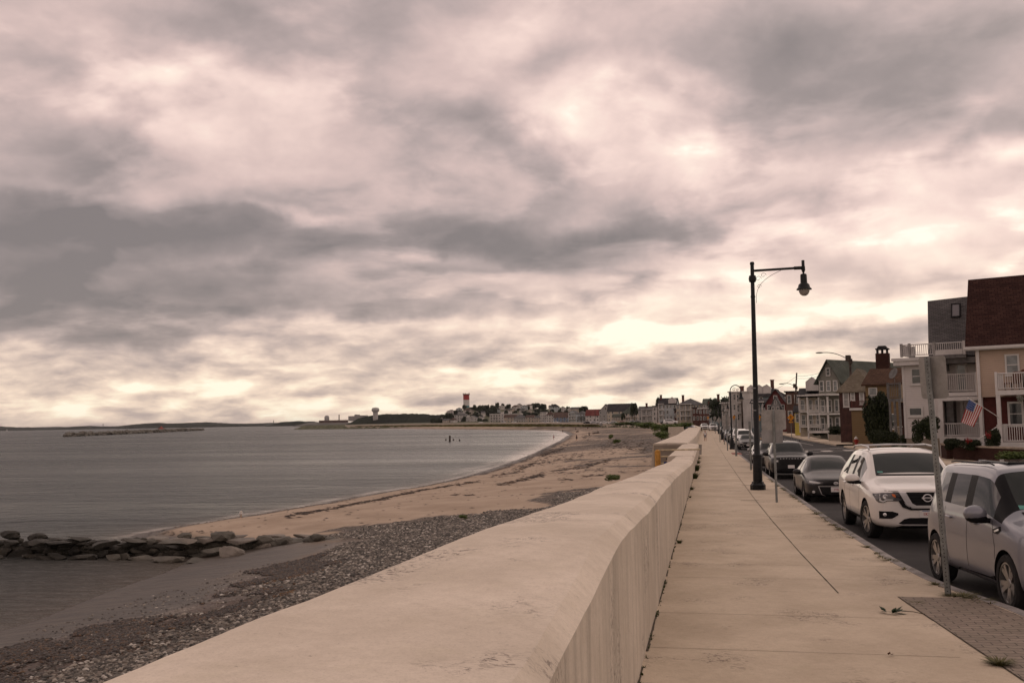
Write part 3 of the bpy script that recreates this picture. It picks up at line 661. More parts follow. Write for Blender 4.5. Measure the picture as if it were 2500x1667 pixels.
def ring(w, zb, zbelt, wt, zt, wbelt=None, sill=None):
    wb = wbelt or w * .955; s_ = sill or w * .985; h = zbelt - zb
    return [(0, zb), (w * .80, zb), (s_, zb + .07), (w, zb + h * .42), (w * .995, zb + h * .72), (wb, zbelt), (wt, zt - .055), (wt - .075, zt - .006), (wt * .5, zt + .018), (0, zt + .025)]
def car_body(st, tags, wheels, wr, paintm, sub=2, arch_out=.05):
    """st: x, w, zb, zbelt, wtop, ztop ; tags: dict (i, band)->slot ; returns dict slot->bmesh data"""
    vs = []; NR = 10
    for s_ in st:
        half = ring(*s_[1:6], *(s_[6:] if len(s_) > 6 else ()))
        full = half + [(-y, z) for y, z in half[-2:0:-1]]
        vs += [(s_[0], y, z) for y, z in full]
    n = 2 * NR - 2; fs = []; mi = []
    for i in range(len(st) - 1):
        for k_ in range(n):
            k2 = (k_ + 1) % n; fs.append((i * n + k_, i * n + k2, (i + 1) * n + k2, (i + 1) * n + k_))
            band = k_ if k_ < NR - 1 else n - 1 - k_
            mi.append(tags.get((i, band), 1 if band == 0 else 0))
    for e, base in ((0, 0), (1, (len(st) - 1) * n)):
        L = [base + k_ for k_ in range(NR)]; Rr = [base] + [base + n - k_ for k_ in range(1, NR - 1)] + [base + NR - 1]
        for k_ in range(NR - 1):
            if k_ == 0: f = (L[0], L[1], Rr[1])
            elif k_ == NR - 2: f = (L[k_], L[k_ + 1], Rr[k_])
            else: f = (L[k_], L[k_ + 1], Rr[k_ + 1], Rr[k_])
            fs.append(f); mi.append(tags.get(('front' if e == 0 else 'rear', k_), 0))
    me = bpy.data.meshes.new('tmp'); me.from_pydata(vs, [], fs); me.polygons.foreach_set('material_index', mi)
    for m_ in (paintm, TRIM, GL, GL, GL, HOLE): me.materials.append(m_)
    bm = bmesh.new(); bm.from_mesh(me); bmesh.ops.recalc_face_normals(bm, faces=bm.faces); bm.to_mesh(me); bm.free()
    o = bpy.data.objects.new('tmp', me); COL.objects.link(o)
    sm = o.modifiers.new('s', 'SUBSURF'); sm.levels = sub; sm.render_levels = sub
    cut = MB()
    for wx, wy in wheels:
        for s_ in (1, -1):
            Mx = Matrix.Translation((wx, s_ * (wy + .12), wr)) @ Matrix.Rotation(R(90), 4, 'X')
            cut.lathe([(0, -.42), (wr + arch_out, -.42), (wr + arch_out, .42), (0, .42)], Mx, 28)
    co = cut.build('cut', [paintm, TRIM, GL, GL, GL, HOLE]); co.data.polygons.foreach_set('material_index', [5] * len(co.data.polygons))
    bo = o.modifiers.new('b', 'BOOLEAN'); bo.operation = 'DIFFERENCE'; bo.object = co; bo.solver = 'EXACT'
    dg = bpy.context.evaluated_depsgraph_get(); ev = o.evaluated_get(dg); res = bpy.data.meshes.new_from_object(ev)
    bpy.data.objects.remove(o); bpy.data.objects.remove(co)
    return res
def sub_mesh(me, slots, name, mats, parent, split=False, inset=0.):
    bm = bmesh.new(); bm.from_mesh(me)
    bmesh.ops.delete(bm, geom=[f for f in bm.faces if f.material_index not in slots], context='FACES')
    outs = []
    if not bm.verts: bm.free(); return outs
    groups = []
    if split:
        seen = set()
        for f in bm.faces:
            if f.index in seen: continue
            st = [f]; seen.add(f.index); g = []
            while st:
                q = st.pop(); g.append(q.index)
                for e in q.edges:
                    for l in e.link_faces:
                        if l.index not in seen: seen.add(l.index); st.append(l)
            groups.append(g)
    else: groups = [[f.index for f in bm.faces]]
    bm.faces.ensure_lookup_table()
    for g in groups:
        vmap = {}; V = []; F = []; MI = []
        for fi in g:
            f = bm.faces[fi]; idx = []
            for v in f.verts:
                if v.index not in vmap: vmap[v.index] = len(V); V.append(v.co - v.normal * inset)
                idx.append(vmap[v.index])
            F.append(idx); MI.append(slots.index(f.material_index))
        m2 = bpy.data.meshes.new(name); m2.from_pydata(V, [], F)
        for m_ in mats: m2.materials.append(m_)
        m2.polygons.foreach_set('material_index', [min(k_, len(mats) - 1) for k_ in MI]); m2.polygons.foreach_set('use_smooth', [True] * len(F))
        o = bpy.data.objects.new(name, m2); COL.objects.link(o); o.parent = parent
        try: m2.set_sharp_from_angle(angle=R(35))
        except Exception: pass
        outs.append(o)
    bm.free(); return outs
def decal(bvh, pts, mode, name, m, parent, off=.006, th=.012, cell=.05):
    """piece of trim following the body: front = (y,z) seen from the nose, side = (x,z) seen from +y, diag = (s,z) seen from the front corner, top = (x,y)"""
    dirs = {'front': Vector((1, 0, 0)), 'side': Vector((0, -1, 0)), 'diag': Vector((.72, -.69, 0)).normalized(), 'top': Vector((0, 0, -1))}
    d = dirs[mode]
    def P3(a, c_):
        if mode == 'front': return Vector((-3, a, c_))
        if mode == 'side': return Vector((a, 3, c_))
        if mode == 'top': return Vector((a, c_, 4))
        u = Vector((.69, .72, 0)); return u * a + Vector((0, 0, c_)) - d * 4
    bm = bmesh.new(); vs = [bm.verts.new((a, c_, 0)) for a, c_ in pts]; bm.faces.new(vs)
    for ax in (0, 1):
        lo, hi = min(p[ax] for p in pts), max(p[ax] for p in pts); x = lo + cell
        while x < hi:
            bmesh.ops.bisect_plane(bm, geom=bm.verts[:] + bm.edges[:] + bm.faces[:], plane_co=(x if ax == 0 else 0, x if ax else 0, 0), plane_no=(1 if ax == 0 else 0, 1 if ax else 0, 0)); x += cell
    last = None
    for v in bm.verts:
        o_ = P3(v.co.x, v.co.y); h = bvh.ray_cast(o_, d, 10)
        if h[0] is not None: last = h[0] - d * off; v.co = last
        else: v.co = last if last is not None else o_ + d * 3
    bmesh.ops.recalc_face_normals(bm, faces=bm.faces)
    top = bm.verts[:]; 
    ret = bmesh.ops.extrude_face_region(bm, geom=bm.faces[:])
    for g in ret['geom']:
        if isinstance(g, bmesh.types.BMVert): g.co -= d * th
    bmesh.ops.recalc_face_normals(bm, faces=bm.faces)
    me = bpy.data.meshes.new(name); bm.to_mesh(me); bm.free(); me.materials.append(m)
    o = bpy.data.objects.new(name, me); COL.objects.link(o); o.parent = parent; return o
def wheel(parent, x, y, wr, s_, style='five', rimf=.70, rot=0., w=.22, steer=0.):
    Mx = Matrix.Rotation(R(-90 if s_ > 0 else 90), 4, 'X')
    t = MB(); r0 = wr * rimf
    t.lathe([(r0, -w / 2), (wr * .93, -w / 2), (wr, -w / 2 + .03), (wr, w / 2 - .03), (wr * .93, w / 2), (r0 + .01, w / 2), (r0, w / 2 - .03), (r0, -w / 2)], Mx, 28)
    o = smooth_by(t.build('wheel', RUB, parent), 35); o.location = (x, y, wr); o.rotation_euler.z = steer
    b = MB(); d0 = w / 2 - .025
    b.lathe([(r0, d0 - .12), (r0, d0 + .012), (r0 - .018, d0 + .012), (r0 - .028, d0 - .10)], Mx, 28, 0)
    b.lathe([(r0 - .01, d0 - .09), (.02, d0 - .08), (0, d0 - .08)], Mx, 20, 1)
    b.lathe([(0, d0 - .005), (.045, d0 - .005), (.065, d0 - .03), (.065, d0 - .09)], Mx, 14, 0)
    if style == 'steel':
        b.lathe([(.07, d0 - .02), (r0 * .8, d0 - .035), (r0 - .02, d0 - .005)], Mx, 24, 0)
    else:
        ns = 5
        for k_ in range(ns):
            for dd in ((-.17, .17) if style == 'twin' else (0,)):
                a = 2 * math.pi * k_ / ns + rot; a1 = a + dd * .45; a2 = a + dd * 1.25
                wi = .032 if style == 'twin' else .055; wo = .028 if style == 'twin' else .06
                p = []
                for (aa, rr, ww) in ((a1, .05, wi), (a2, r0 - .015, wo)):
                    c_, sn = math.cos(aa), math.sin(aa)
                    p += [Vector((rr * c_ - ww * sn, rr * sn + ww * c_, 0)), Vector((rr * c_ + ww * sn, rr * sn - ww * c_, 0))]
                zt = (d0 - .012, d0 - .012, d0 + .004, d0 + .004)
                top = [Vector((q.x, q.y, z)) for q, z in zip(p, zt)]; bot = [Vector((q.x, q.y, z - .05)) for q, z in zip(p, zt)]
                b.add([Mx @ q for q in top + bot], [(0, 1, 3, 2), (0, 1, 5, 4), (1, 3, 7, 5), (3, 2, 6, 7), (2, 0, 4, 6)], 0)
    b.build('rim', [ALLOY, ALLOYD], o)
    return o
def text_mesh(txt, size, m, name, parent, loc, rot, ext=.002, xs=1.):
    cu = bpy.data.curves.new(name, 'FONT'); cu.body = txt; cu.size = size; cu.extrude = ext; cu.align_x = 'CENTER'; cu.align_y = 'CENTER'
    o = bpy.data.objects.new(name, cu); COL.objects.link(o)
    me = bpy.data.meshes.new_from_object(o.evaluated_get(bpy.context.evaluated_depsgraph_get())); bpy.data.objects.remove(o)
    me.materials.clear(); me.materials.append(m)
    o = bpy.data.objects.new(name, me); COL.objects.link(o); o.parent = parent; o.location = loc; o.rotation_euler = rot; o.scale = (xs, 1, 1); return o
def loop_mesh(pts, r, name, m, parent, n=6, closed=False):
    b = MB(); b.tube(list(pts) + ([pts[0]] if closed else []), r, n); o = b.build(name, m, parent, True); return o
FR = (R(90), 0, R(-90))      # text facing the nose (-x)

def mirror_part(parent, x, y, z, body_m, s_, sz=1.):
    b = MB(); 
    b.blob((x, y + s_ * .13 * sz, z), (.075 * sz, .125 * sz, .085 * sz), 1, 3, mi=0, jag=0)
    b.blob((x, y + s_ * .12 * sz, z - .045 * sz), (.07 * sz, .12 * sz, .055 * sz), 1, 2, mi=1, jag=0)
    b.box(x - .02, x + .05, min(y - s_ * .06, y + s_ * .1), max(y - s_ * .06, y + s_ * .1), z - .10 * sz, z - .05 * sz, mi=1)
    return b.build('side_mirror', [body_m, TRIM], parent, True)
def make_plate(parent, x, y, z, txt='', extra=True):
    b = MB(); b.box(x - .012, x, y - .155, y + .155, z - .078, z + .078); o = bevel(b.build('number_plate', WHITEP, parent), .006, 2)
    if txt: text_mesh(txt, .088, REDP, 'lettering', o, (x - .014, y, z - .008), FR, xs=.92)
    if extra: 
        b = MB(); b.box(x - .014, x - .011, y - .1, y + .1, z + .048, z + .060); b.build('blue_header', mat('header_blue', (.06, .15, .35), .5), o)
    return o
def finish_car(name, spec, paintm, label, cat='car', group='cars parked along the sea side kerb'):
    root = empty(name, (0, 0, 0), 0, label, cat, group)
    me = car_body(spec['st'], spec['tags'], spec['wheels'], spec['wr'], paintm, spec.get('sub', 2), spec.get('arch', .05))
    bm = bmesh.new(); bm.from_mesh(me); bvh = BVHTree.FromBMesh(bm); bm.free()
    body = sub_mesh(me, [0, 1, 5], 'body', [paintm, TRIM, HOLE], root)[0]
    sub_mesh(me, [2], 'windshield', [GL], root); sub_mesh(me, [3], 'side_window', [GLS], root, True)
    sub_mesh(me, [4], 'rear_window', [GL], root)
    for wx, wy in spec['wheels']:
        for s_ in (1, -1): wheel(root, wx, s_ * (wy - .01), spec['wr'], s_, spec.get('style', 'five'), spec.get('rimf', .68), spec.get('wrot', .3), steer=spec.get('steer', 0) if wx < 2 else 0)
    return root, bvh, body

# ---- white SUV in the foreground
def gh(st, i0, i1, pillars, glass_slot=3):
    t = {}
    for i in range(i0, i1): t[(i, 5)] = 1 if i in pillars else glass_slot
    return t
def suv_white():
    pm = paint('pearl_white', (.66, .63, .59), rough=.3)
    # x, w, zb, zbelt, wtop, ztop
    st = [(.03, .62, .34, .88, .56, .98), (.10, .80, .27, .92, .70, 1.02), (.26, .91, .25, .96, .76, 1.05), (.60, .955, .25, 1.02, .80, 1.10), (1.00, .975, .25, 1.06, .80, 1.15),
          (1.30, .98, .25, 1.08, .79, 1.20), (1.36, .98, .25, 1.085, .785, 1.235), (1.72, .98, .25, 1.09, .745, 1.47), (2.12, .98, .25, 1.10, .70, 1.695), (2.30, .98, .25, 1.10, .695, 1.725),
          (2.74, .98, .25, 1.10, .69, 1.755), (2.82, .98, .25, 1.10, .69, 1.757), (3.62, .98, .25, 1.13, .68, 1.75), (3.70, .98, .25, 1.14, .68, 1.748), (4.28, .975, .26, 1.18, .66, 1.71), (4.55, .96, .27, 1.20, .64, 1.67), (4.80, .93, .30, 1.18, .60, 1.45), (4.97, .86, .36, 1.02, .58, 1.15), (5.02, .78, .42, .95, .55, 1.0)]
    tags = gh(st, 7, 14, (10, 12))
    for i in (6, 7): 
        for k_ in (7, 8): tags[(i, k_)] = 2
    for k_ in (6, 7, 8): tags[(15, k_)] = 4
    for i in range(4, 14): tags[(i, 1)] = 1
    root, bvh, body = finish_car('parked_suv', dict(st=st, tags=tags, wheels=((.96, .86), (3.86, .86)), wr=.38, style='twin', rimf=.70, wrot=.62, steer=R(9)), pm, 'large white SUV parked at the kerb between black sedan and silver car', 'suv')
    # grille
    gpts = [(-.50, .97), (-.43, .80), (-.30, .67), (.30, .67), (.43, .80), (.50, .97)]
    g = decal(bvh, gpts, 'front', 'grille', mat('grille_black', (.008, .008, .009), .35), root, -.005, .02)
    for z in (.73, .79, .85, .91):
        w = .36 + (z - .73) * .45; decal(bvh, [(-w, z), (-w, z + .018), (w, z + .018), (w, z)], 'front', 'grille_bar', TRIM, g, .01, .014)
    vch = [(-.50, .985), (-.38, .985), (-.27, .755), (-.20, .715), (.20, .715), (.27, .755), (.38, .985), (.50, .985), (.37, .72), (.26, .665), (-.26, .665), (-.37, .72)]
    decal(bvh, vch, 'front', 'chrome_grille_surround', CHROME, root, .012, .02)
    gl_ = [(-.60, .975), (-.505, .975), (-.38, .715), (-.27, .655), (.27, .655), (.38, .715), (.505, .975), (.60, .975), (.44, .68), (.30, .625), (-.30, .625), (-.44, .68)]
    decal(bvh, gl_, 'front', 'grille_lower_trim', TRIM, root, .004, .012)
    x0 = -.05
    h = bvh.ray_cast(Vector((-3, 0, .86)), Vector((1, 0, 0)), 10)[0]; bx = h.x - .035
    loop_mesh([(bx, .075 * math.cos(t), .86 + .068 * math.sin(t)) for t in np.linspace(0, 2 * math.pi, 20)[:-1]], .011, 'badge', CHROME, root, 6, True)
    b = MB(); b.box(bx - .008, bx + .008, -.10, .10, .845, .875); o = b.build('badge_bar', CHROME, root); bevel(o, .004)
    text_mesh('NISSAN', .026, TRIM, 'lettering', o, (bx - .010, 0, .860), FR, .001)
    # lamps wrap the front corners
    for s_ in (1, -1):
        pts = [(.50, .955), (.62, .965), (.78, .955), (.895, .93), (.90, .90), (.87, .80), (.84, .765), (.76, .765), (.70, .80), (.60, .80), (.50, .80), (.44, .83)]
        hl = decal(bvh, [(a * s_, c_) for a, c_ in pts], 'front', 'headlight', LENS, root, .004, .012, .04)
        decal(bvh, [(a * s_, c_) for a, c_ in [(.80, .925), (.82, .925), (.80, .82), (.77, .80), (.71, .835), (.60, .835), (.60, .82), (.70, .815), (.77, .775), (.83, .80)]], 'front', 'light_strip', LAMPW, hl, .018, .006, .04)
        hh = bvh.ray_cast(Vector((-3, s_ * .725, .885)), Vector((1, 0, 0)), 10)[0]
        b = MB(); b.lathe([(.046, 0), (.05, .012), (.036, .018), (.03, .006), (0, .01)], Matrix.Translation((hh.x - .012, s_ * .725, .882)) @ Matrix.Rotation(R(-90), 4, 'Y'), 16); b.build('projector', CHROME, hl, True)
        decal(bvh, [(a * s_, c_) for a, c_ in [(.56, .93), (.62, .94), (.60, .89), (.55, .87)]], 'front', 'turn_signal', AMBER, hl, .018, .004, .05)
        fp = [(.84, .60), (.62, .60), (.52, .565), (.52, .53), (.63, .46), (.84, .455)]
        fv = decal(bvh, [(a * s_, c_) for a, c_ in fp], 'front', 'fog_lamp_recess', TRIM, root, .001, .008)
        hh = bvh.ray_cast(Vector((-3, s_ * .75, .535)), Vector((1, 0, 0)), 10)[0]
        b = MB(); b.lathe([(.035, 0), (.035, .012), (.02, .018), (0, .018)], Matrix.Translation((hh.x - .008, s_ * .75, .535)) @ Matrix.Rotation(R(-90), 4, 'Y'), 14); b.build('fog_lamp', CHROME, fv, True)
    lg = decal(bvh, [(-.52, .37), (-.42, .45), (-.32, .475), (.32, .475), (.42, .45), (.52, .37), (.45, .35), (-.45, .35)], 'front', 'lower_grille', TRIM, root, .002, .008)
    decal(bvh, [(-.55, .345), (-.42, .352), (.42, .352), (.55, .345), (.42, .325), (-.42, .325)], 'front', 'chrome_lip', CHROME, root, .01, .014)
    make_plate(root, .035, .0, .555, '1KFR')
    for s_ in (1, -1):
        mirror_part(root, 1.62, s_ * .93, 1.165, pm, s_, 1.15)
        loop_mesh([(2.2, s_ * .64, 1.76), (2.35, s_ * .635, 1.815), (3.2, s_ * .63, 1.835), (4.2, s_ * .61, 1.80), (4.38, s_ * .61, 1.745)], .02, 'roof_rail', mat('silver_rail', (.5, .5, .5), .35, metal=.8), root)
    loop_mesh([(2.9, -.63, 1.825), (2.9, 0, 1.845), (2.9, .63, 1.825)], .018, 'roof_crossbar', MATS['silver_rail'], root)
    loop_mesh([(3.9, -.62, 1.81), (3.9, 0, 1.83), (3.9, .62, 1.81)], .018, 'roof_crossbar', MATS['silver_rail'], root)
    for x in (2.20, 3.16):   # handles
        hh = bvh.ray_cast(Vector((x + .3, 3, .99)), Vector((0, -1, 0)), 10)[0]
        b = MB(); b.box(x + .2, x + .42, hh.y, hh.y + .035, .985, 1.012); bevel(b.build('door_handle', CHROME, root), .01)
    for xs in ([(1.66, .45), (1.60, .75), (1.66, 1.03)], [(2.80, .42), (2.80, 1.09)], [(3.40, .45), (3.52, .75), (3.66, 1.1)]):
        pts = [(x - .004, z) for x, z in xs] + [(x + .004, z) for x, z in xs[::-1]]
        decal(bvh, pts, 'side', 'door_seam', TRIM, root, .0015, .001, .08)
    decal(bvh, [(1.45, .40), (1.45, .33), (3.38, .33), (3.38, .40)], 'side', 'sill_trim', TRIM, root, .004, .02, .1)
    decal(bvh, [(-.66, 1.235), (-.66, 1.265), (.66, 1.265), (.66, 1.235)], 'front', 'cowl', TRIM, root, .003, .006, .1)
    loop_mesh([(1.42, .05, 1.275), (1.46, -.3, 1.275), (1.47, -.6, 1.26)], .009, 'wiper', TRIM, root)
    decal(bvh, [(.62, 1.29), (.52, 1.29), (.52, 1.32), (.62, 1.32)], 'front', 'inspection_sticker', STICK, root, .003, .001)
    for a, b_ in ((.70, 1.02),):
        decal(bvh, [(.72, .99), (.725, 1.0), (.50, .995), (.50, .988)], 'front', 'hood_seam', TRIM, root, .001, .001)
    return root
def soul():
    pm = paint('silver_paint', (.20, .205, .235), metal=.35, rough=.36)
    st = [(.03, .60, .30, .70, .54, .84), (.10, .78, .22, .80, .66, .92), (.30, .87, .20, .90, .70, .99), (.62, .90, .20, .96, .73, 1.03), (.86, .905, .20, .99, .74, 1.06),
          (1.0, .905, .20, 1.0, .735, 1.10), (1.30, .90, .20, 1.01, .735, 1.37), (1.52, .90, .20, 1.015, .715, 1.565), (1.66, .90, .20, 1.02, .71, 1.60), (2.10, .90, .20, 1.03, .71, 1.62),
          (2.17, .90, .20, 1.03, .71, 1.62), (2.95, .90, .20, 1.05, .70, 1.61), (3.03, .90, .20, 1.055, .70, 1.608), (3.40, .90, .21, 1.08, .68, 1.60, .85), (3.70, .88, .22, 1.10, .66, 1.58, .80), (3.86, .86, .24, 1.08, .63, 1.50, .76), (3.97, .82, .28, 1.0, .56, 1.2, .72), (4.03, .76, .34, .88, .54, 1.0, .68)]
    tags = gh(st, 6, 13, (9, 11))
    tags[(5, 5)] = 1; tags[(5, 6)] = 1; tags[(6, 6)] = 1
    for i in (5, 6):
        for k_ in (7, 8): tags[(i, k_)] = 2
    root, bvh, body = finish_car('parked_hatchback', dict(st=st, tags=tags, wheels=((.86, .80), (3.43, .80)), wr=.325, style='twin', rimf=.72, wrot=.3), pm, 'silver boxy hatchback closest to the camera, cut off by the right edge', 'car')
    for s_ in (1, -1):
        mirror_part(root, 1.38, s_ * .88, 1.07, pm, s_, 1.15)
        hl = decal(bvh, [(a * s_, c_) for a, c_ in [(.50, .86), (.62, .89), (.80, .875), (.845, .80), (.84, .70), (.78, .66), (.66, .66), (.54, .74)]], 'front', 'headlight', LENS, root, .004, .012, .04)
        decal(bvh, [(a * s_, c_) for a, c_ in [(.76, .865), (.835, .84), (.84, .76), (.78, .77)]], 'front', 'turn_signal', AMBER, hl, .018, .004, .04)
        decal(bvh, [(a * s_, c_) for a, c_ in [(.60, .80), (.72, .80), (.74, .72), (.64, .70)]], 'front', 'reflector', LAMPW, hl, .018, .004, .04)
        fl = decal(bvh, [(a * s_, c_) for a, c_ in [(.78, .50), (.60, .50), (.60, .36), (.76, .36)]], 'front', 'fog_lamp_recess', TRIM, root, .002, .006)
    decal(bvh, [(-.36, .80), (.36, .80), (.30, .73), (-.30, .73)], 'front', 'grille', TRIM, root, .004, .01)
    decal(bvh, [(-.46, .52), (.46, .52), (.40, .32), (-.40, .32)], 'front', 'lower_grille', TRIM, root, .004, .01)
    make_plate(root, .03, 0, .60)
    # side details
    for x in (1.88, 2.80):
        hh = bvh.ray_cast(Vector((x, 3, .92)), Vector((0, -1, 0)), 10)[0]
        b = MB(); b.box(x - .1, x + .1, hh.y, hh.y + .04, .905, .935); bevel(b.build('door_handle', pm, root), .012)
    for xs in ([(1.20, .32), (1.16, .7), (1.30, .99)], [(2.13, .30), (2.14, 1.02)], [(2.86, .34), (2.98, .7), (3.02, 1.04)]):
        decal(bvh, [(x - .004, z) for x, z in xs] + [(x + .004, z) for x, z in xs[::-1]], 'side', 'door_seam', TRIM, root, .0015, .001, .08)
    decal(bvh, [(1.22, .90), (1.02, .945), (.98, .905), (1.08, .855), (1.20, .86)], 'side', 'side_vent', TRIM, root, .003, .006, .05)
    decal(bvh, [(1.18, .885), (1.05, .92), (1.03, .90), (1.16, .868)], 'side', 'chrome_insert', CHROME, root, .01, .003, .05)
    decal(bvh, [(1.24, .36), (1.40, .33), (2.5, .31), (2.72, .25), (2.72, .21), (1.24, .21)], 'side', 'sill_trim', TRIM, root, .003, .012, .1)
    decal(bvh, [(.62, 1.14), (.50, 1.14), (.50, 1.18), (.62, 1.18)], 'front', 'inspection_sticker', STICK, root, .003, .001)
    decal(bvh, [(-.62, 1.085), (-.62, 1.11), (.62, 1.11), (.62, 1.085)], 'front', 'cowl', TRIM, root, .003, .008, .1)
    for s_ in (1, -1):
        loop_mesh([(1.75, s_ * .63, 1.62), (1.9, s_ * .62, 1.634), (3.2, s_ * .61, 1.628), (3.4, s_ * .61, 1.61)], .010, 'roof_rail', TRIM, root)
    b = MB(); b.box(1.85, 2.9, -.42, .42, 1.63, 1.650); bevel(b.build('sunroof', GL, root), .01)
    return root
def sedan(paintm, label, plate='9TB', det=True, name='parked_sedan'):
    st = [(.03, .56, .28, .62, .50, .72), (.10, .76, .20, .68, .62, .76), (.32, .85, .18, .76, .68, .82), (.70, .885, .18, .82, .70, .88), (1.05, .89, .18, .86, .70, .93), (1.25, .89, .18, .88, .69, .97),
          (1.33, .89, .18, .885, .685, 1.0), (1.68, .89, .18, .90, .63, 1.22), (2.05, .89, .18, .91, .575, 1.40), (2.25, .89, .18, .91, .57, 1.435), (2.42, .89, .18, .915, .57, 1.445),
          (2.49, .89, .18, .915, .57, 1.447), (3.15, .89, .18, .93, .56, 1.425), (3.35, .89, .18, .935, .555, 1.39), (3.75, .885, .19, .94, .58, 1.20), (4.05, .88, .20, .93, .62, 1.02), (4.40, .86, .22, .92, .64, .98), (4.58, .80, .28, .88, .60, .94), (4.63, .72, .34, .84, .56, .90)]
    tags = gh(st, 7, 14, (10,))
    for i in (6, 7):
        for k_ in (7, 8): tags[(i, k_)] = 2
    for i in (13, 14):
        for k_ in (7, 8): tags[(i, k_)] = 4
    root, bvh, body = finish_car(name, dict(st=st, tags=tags, wheels=((.92, .79), (3.62, .79)), wr=.32, style='five', rimf=.62), paintm, label, 'car')
    for s_ in (1, -1):
        mirror_part(root, 1.56, s_ * .86, .96, paintm, s_, 1.)
        hl = decal(bvh, [(a * s_, c_) for a, c_ in [(.36, .665), (.55, .715), (.78, .745), (.82, .72), (.80, .64), (.66, .60), (.50, .61)]], 'front', 'headlight', LENS, root, .004, .012, .04)
        decal(bvh, [(a * s_, c_) for a, c_ in [(.44, .66), (.60, .70), (.76, .72), (.76, .66), (.62, .64), (.50, .64)]], 'front', 'reflector', LAMPW, hl, .018, .004, .04)
        hh = bvh.ray_cast(Vector((-3, s_ * .66, .36)), Vector((1, 0, 0)), 10)[0]
        b = MB(); b.lathe([(.045, 0), (.045, .012), (.03, .02), (0, .02)], Matrix.Translation((hh.x - .002, s_ * .66, .36)) @ Matrix.Rotation(R(-90), 4, 'Y'), 14); b.build('fog_lamp', LAMPW, root, True)
    g = decal(bvh, [(-.50, .52), (-.42, .30), (-.30, .24), (.30, .24), (.42, .30), (.50, .52)], 'front', 'grille', mat('grille_black', (.008, .008, .009), .35), root, .002, .008)
    ln = [(-.50, .535), (-.42, .29), (-.30, .22), (-.31, .205), (-.44, .285), (-.525, .55), (.525, .55), (.44, .285), (.31, .205), (.30, .22), (.42, .29), (.50, .535)]
    decal(bvh, ln, 'front', 'chrome_grille_surround', CHROME, g, .010, .008)
    decal(bvh, [(-.40, .60), (.40, .60), (.36, .635), (-.36, .635)], 'front', 'upper_grille', TRIM, root, .002, .008)
    for rx, rz in ((.065, .045), (.028, .044), (.05, .018)):
        hh = bvh.ray_cast(Vector((-3, 0, .64)), Vector((1, 0, 0)), 10)[0]
        loop_mesh([(hh.x - .02, rx * math.cos(t), .64 + (.012 if rz < .03 else 0) + rz * math.sin(t)) for t in np.linspace(0, 2 * math.pi, 14)[:-1]], .007, 'badge', CHROME, root, 5, True)
    make_plate(root, .02, 0, .44, plate, False)
    for xs in ([(2.46, .30), (2.46, .90)], [(1.52, .3), (1.52, .88)]):
        decal(bvh, [(x - .005, z) for x, z in xs] + [(x + .005, z) for x, z in xs[::-1]], 'side', 'door_seam', TRIM, root, .0015, .001, .1)
    return root
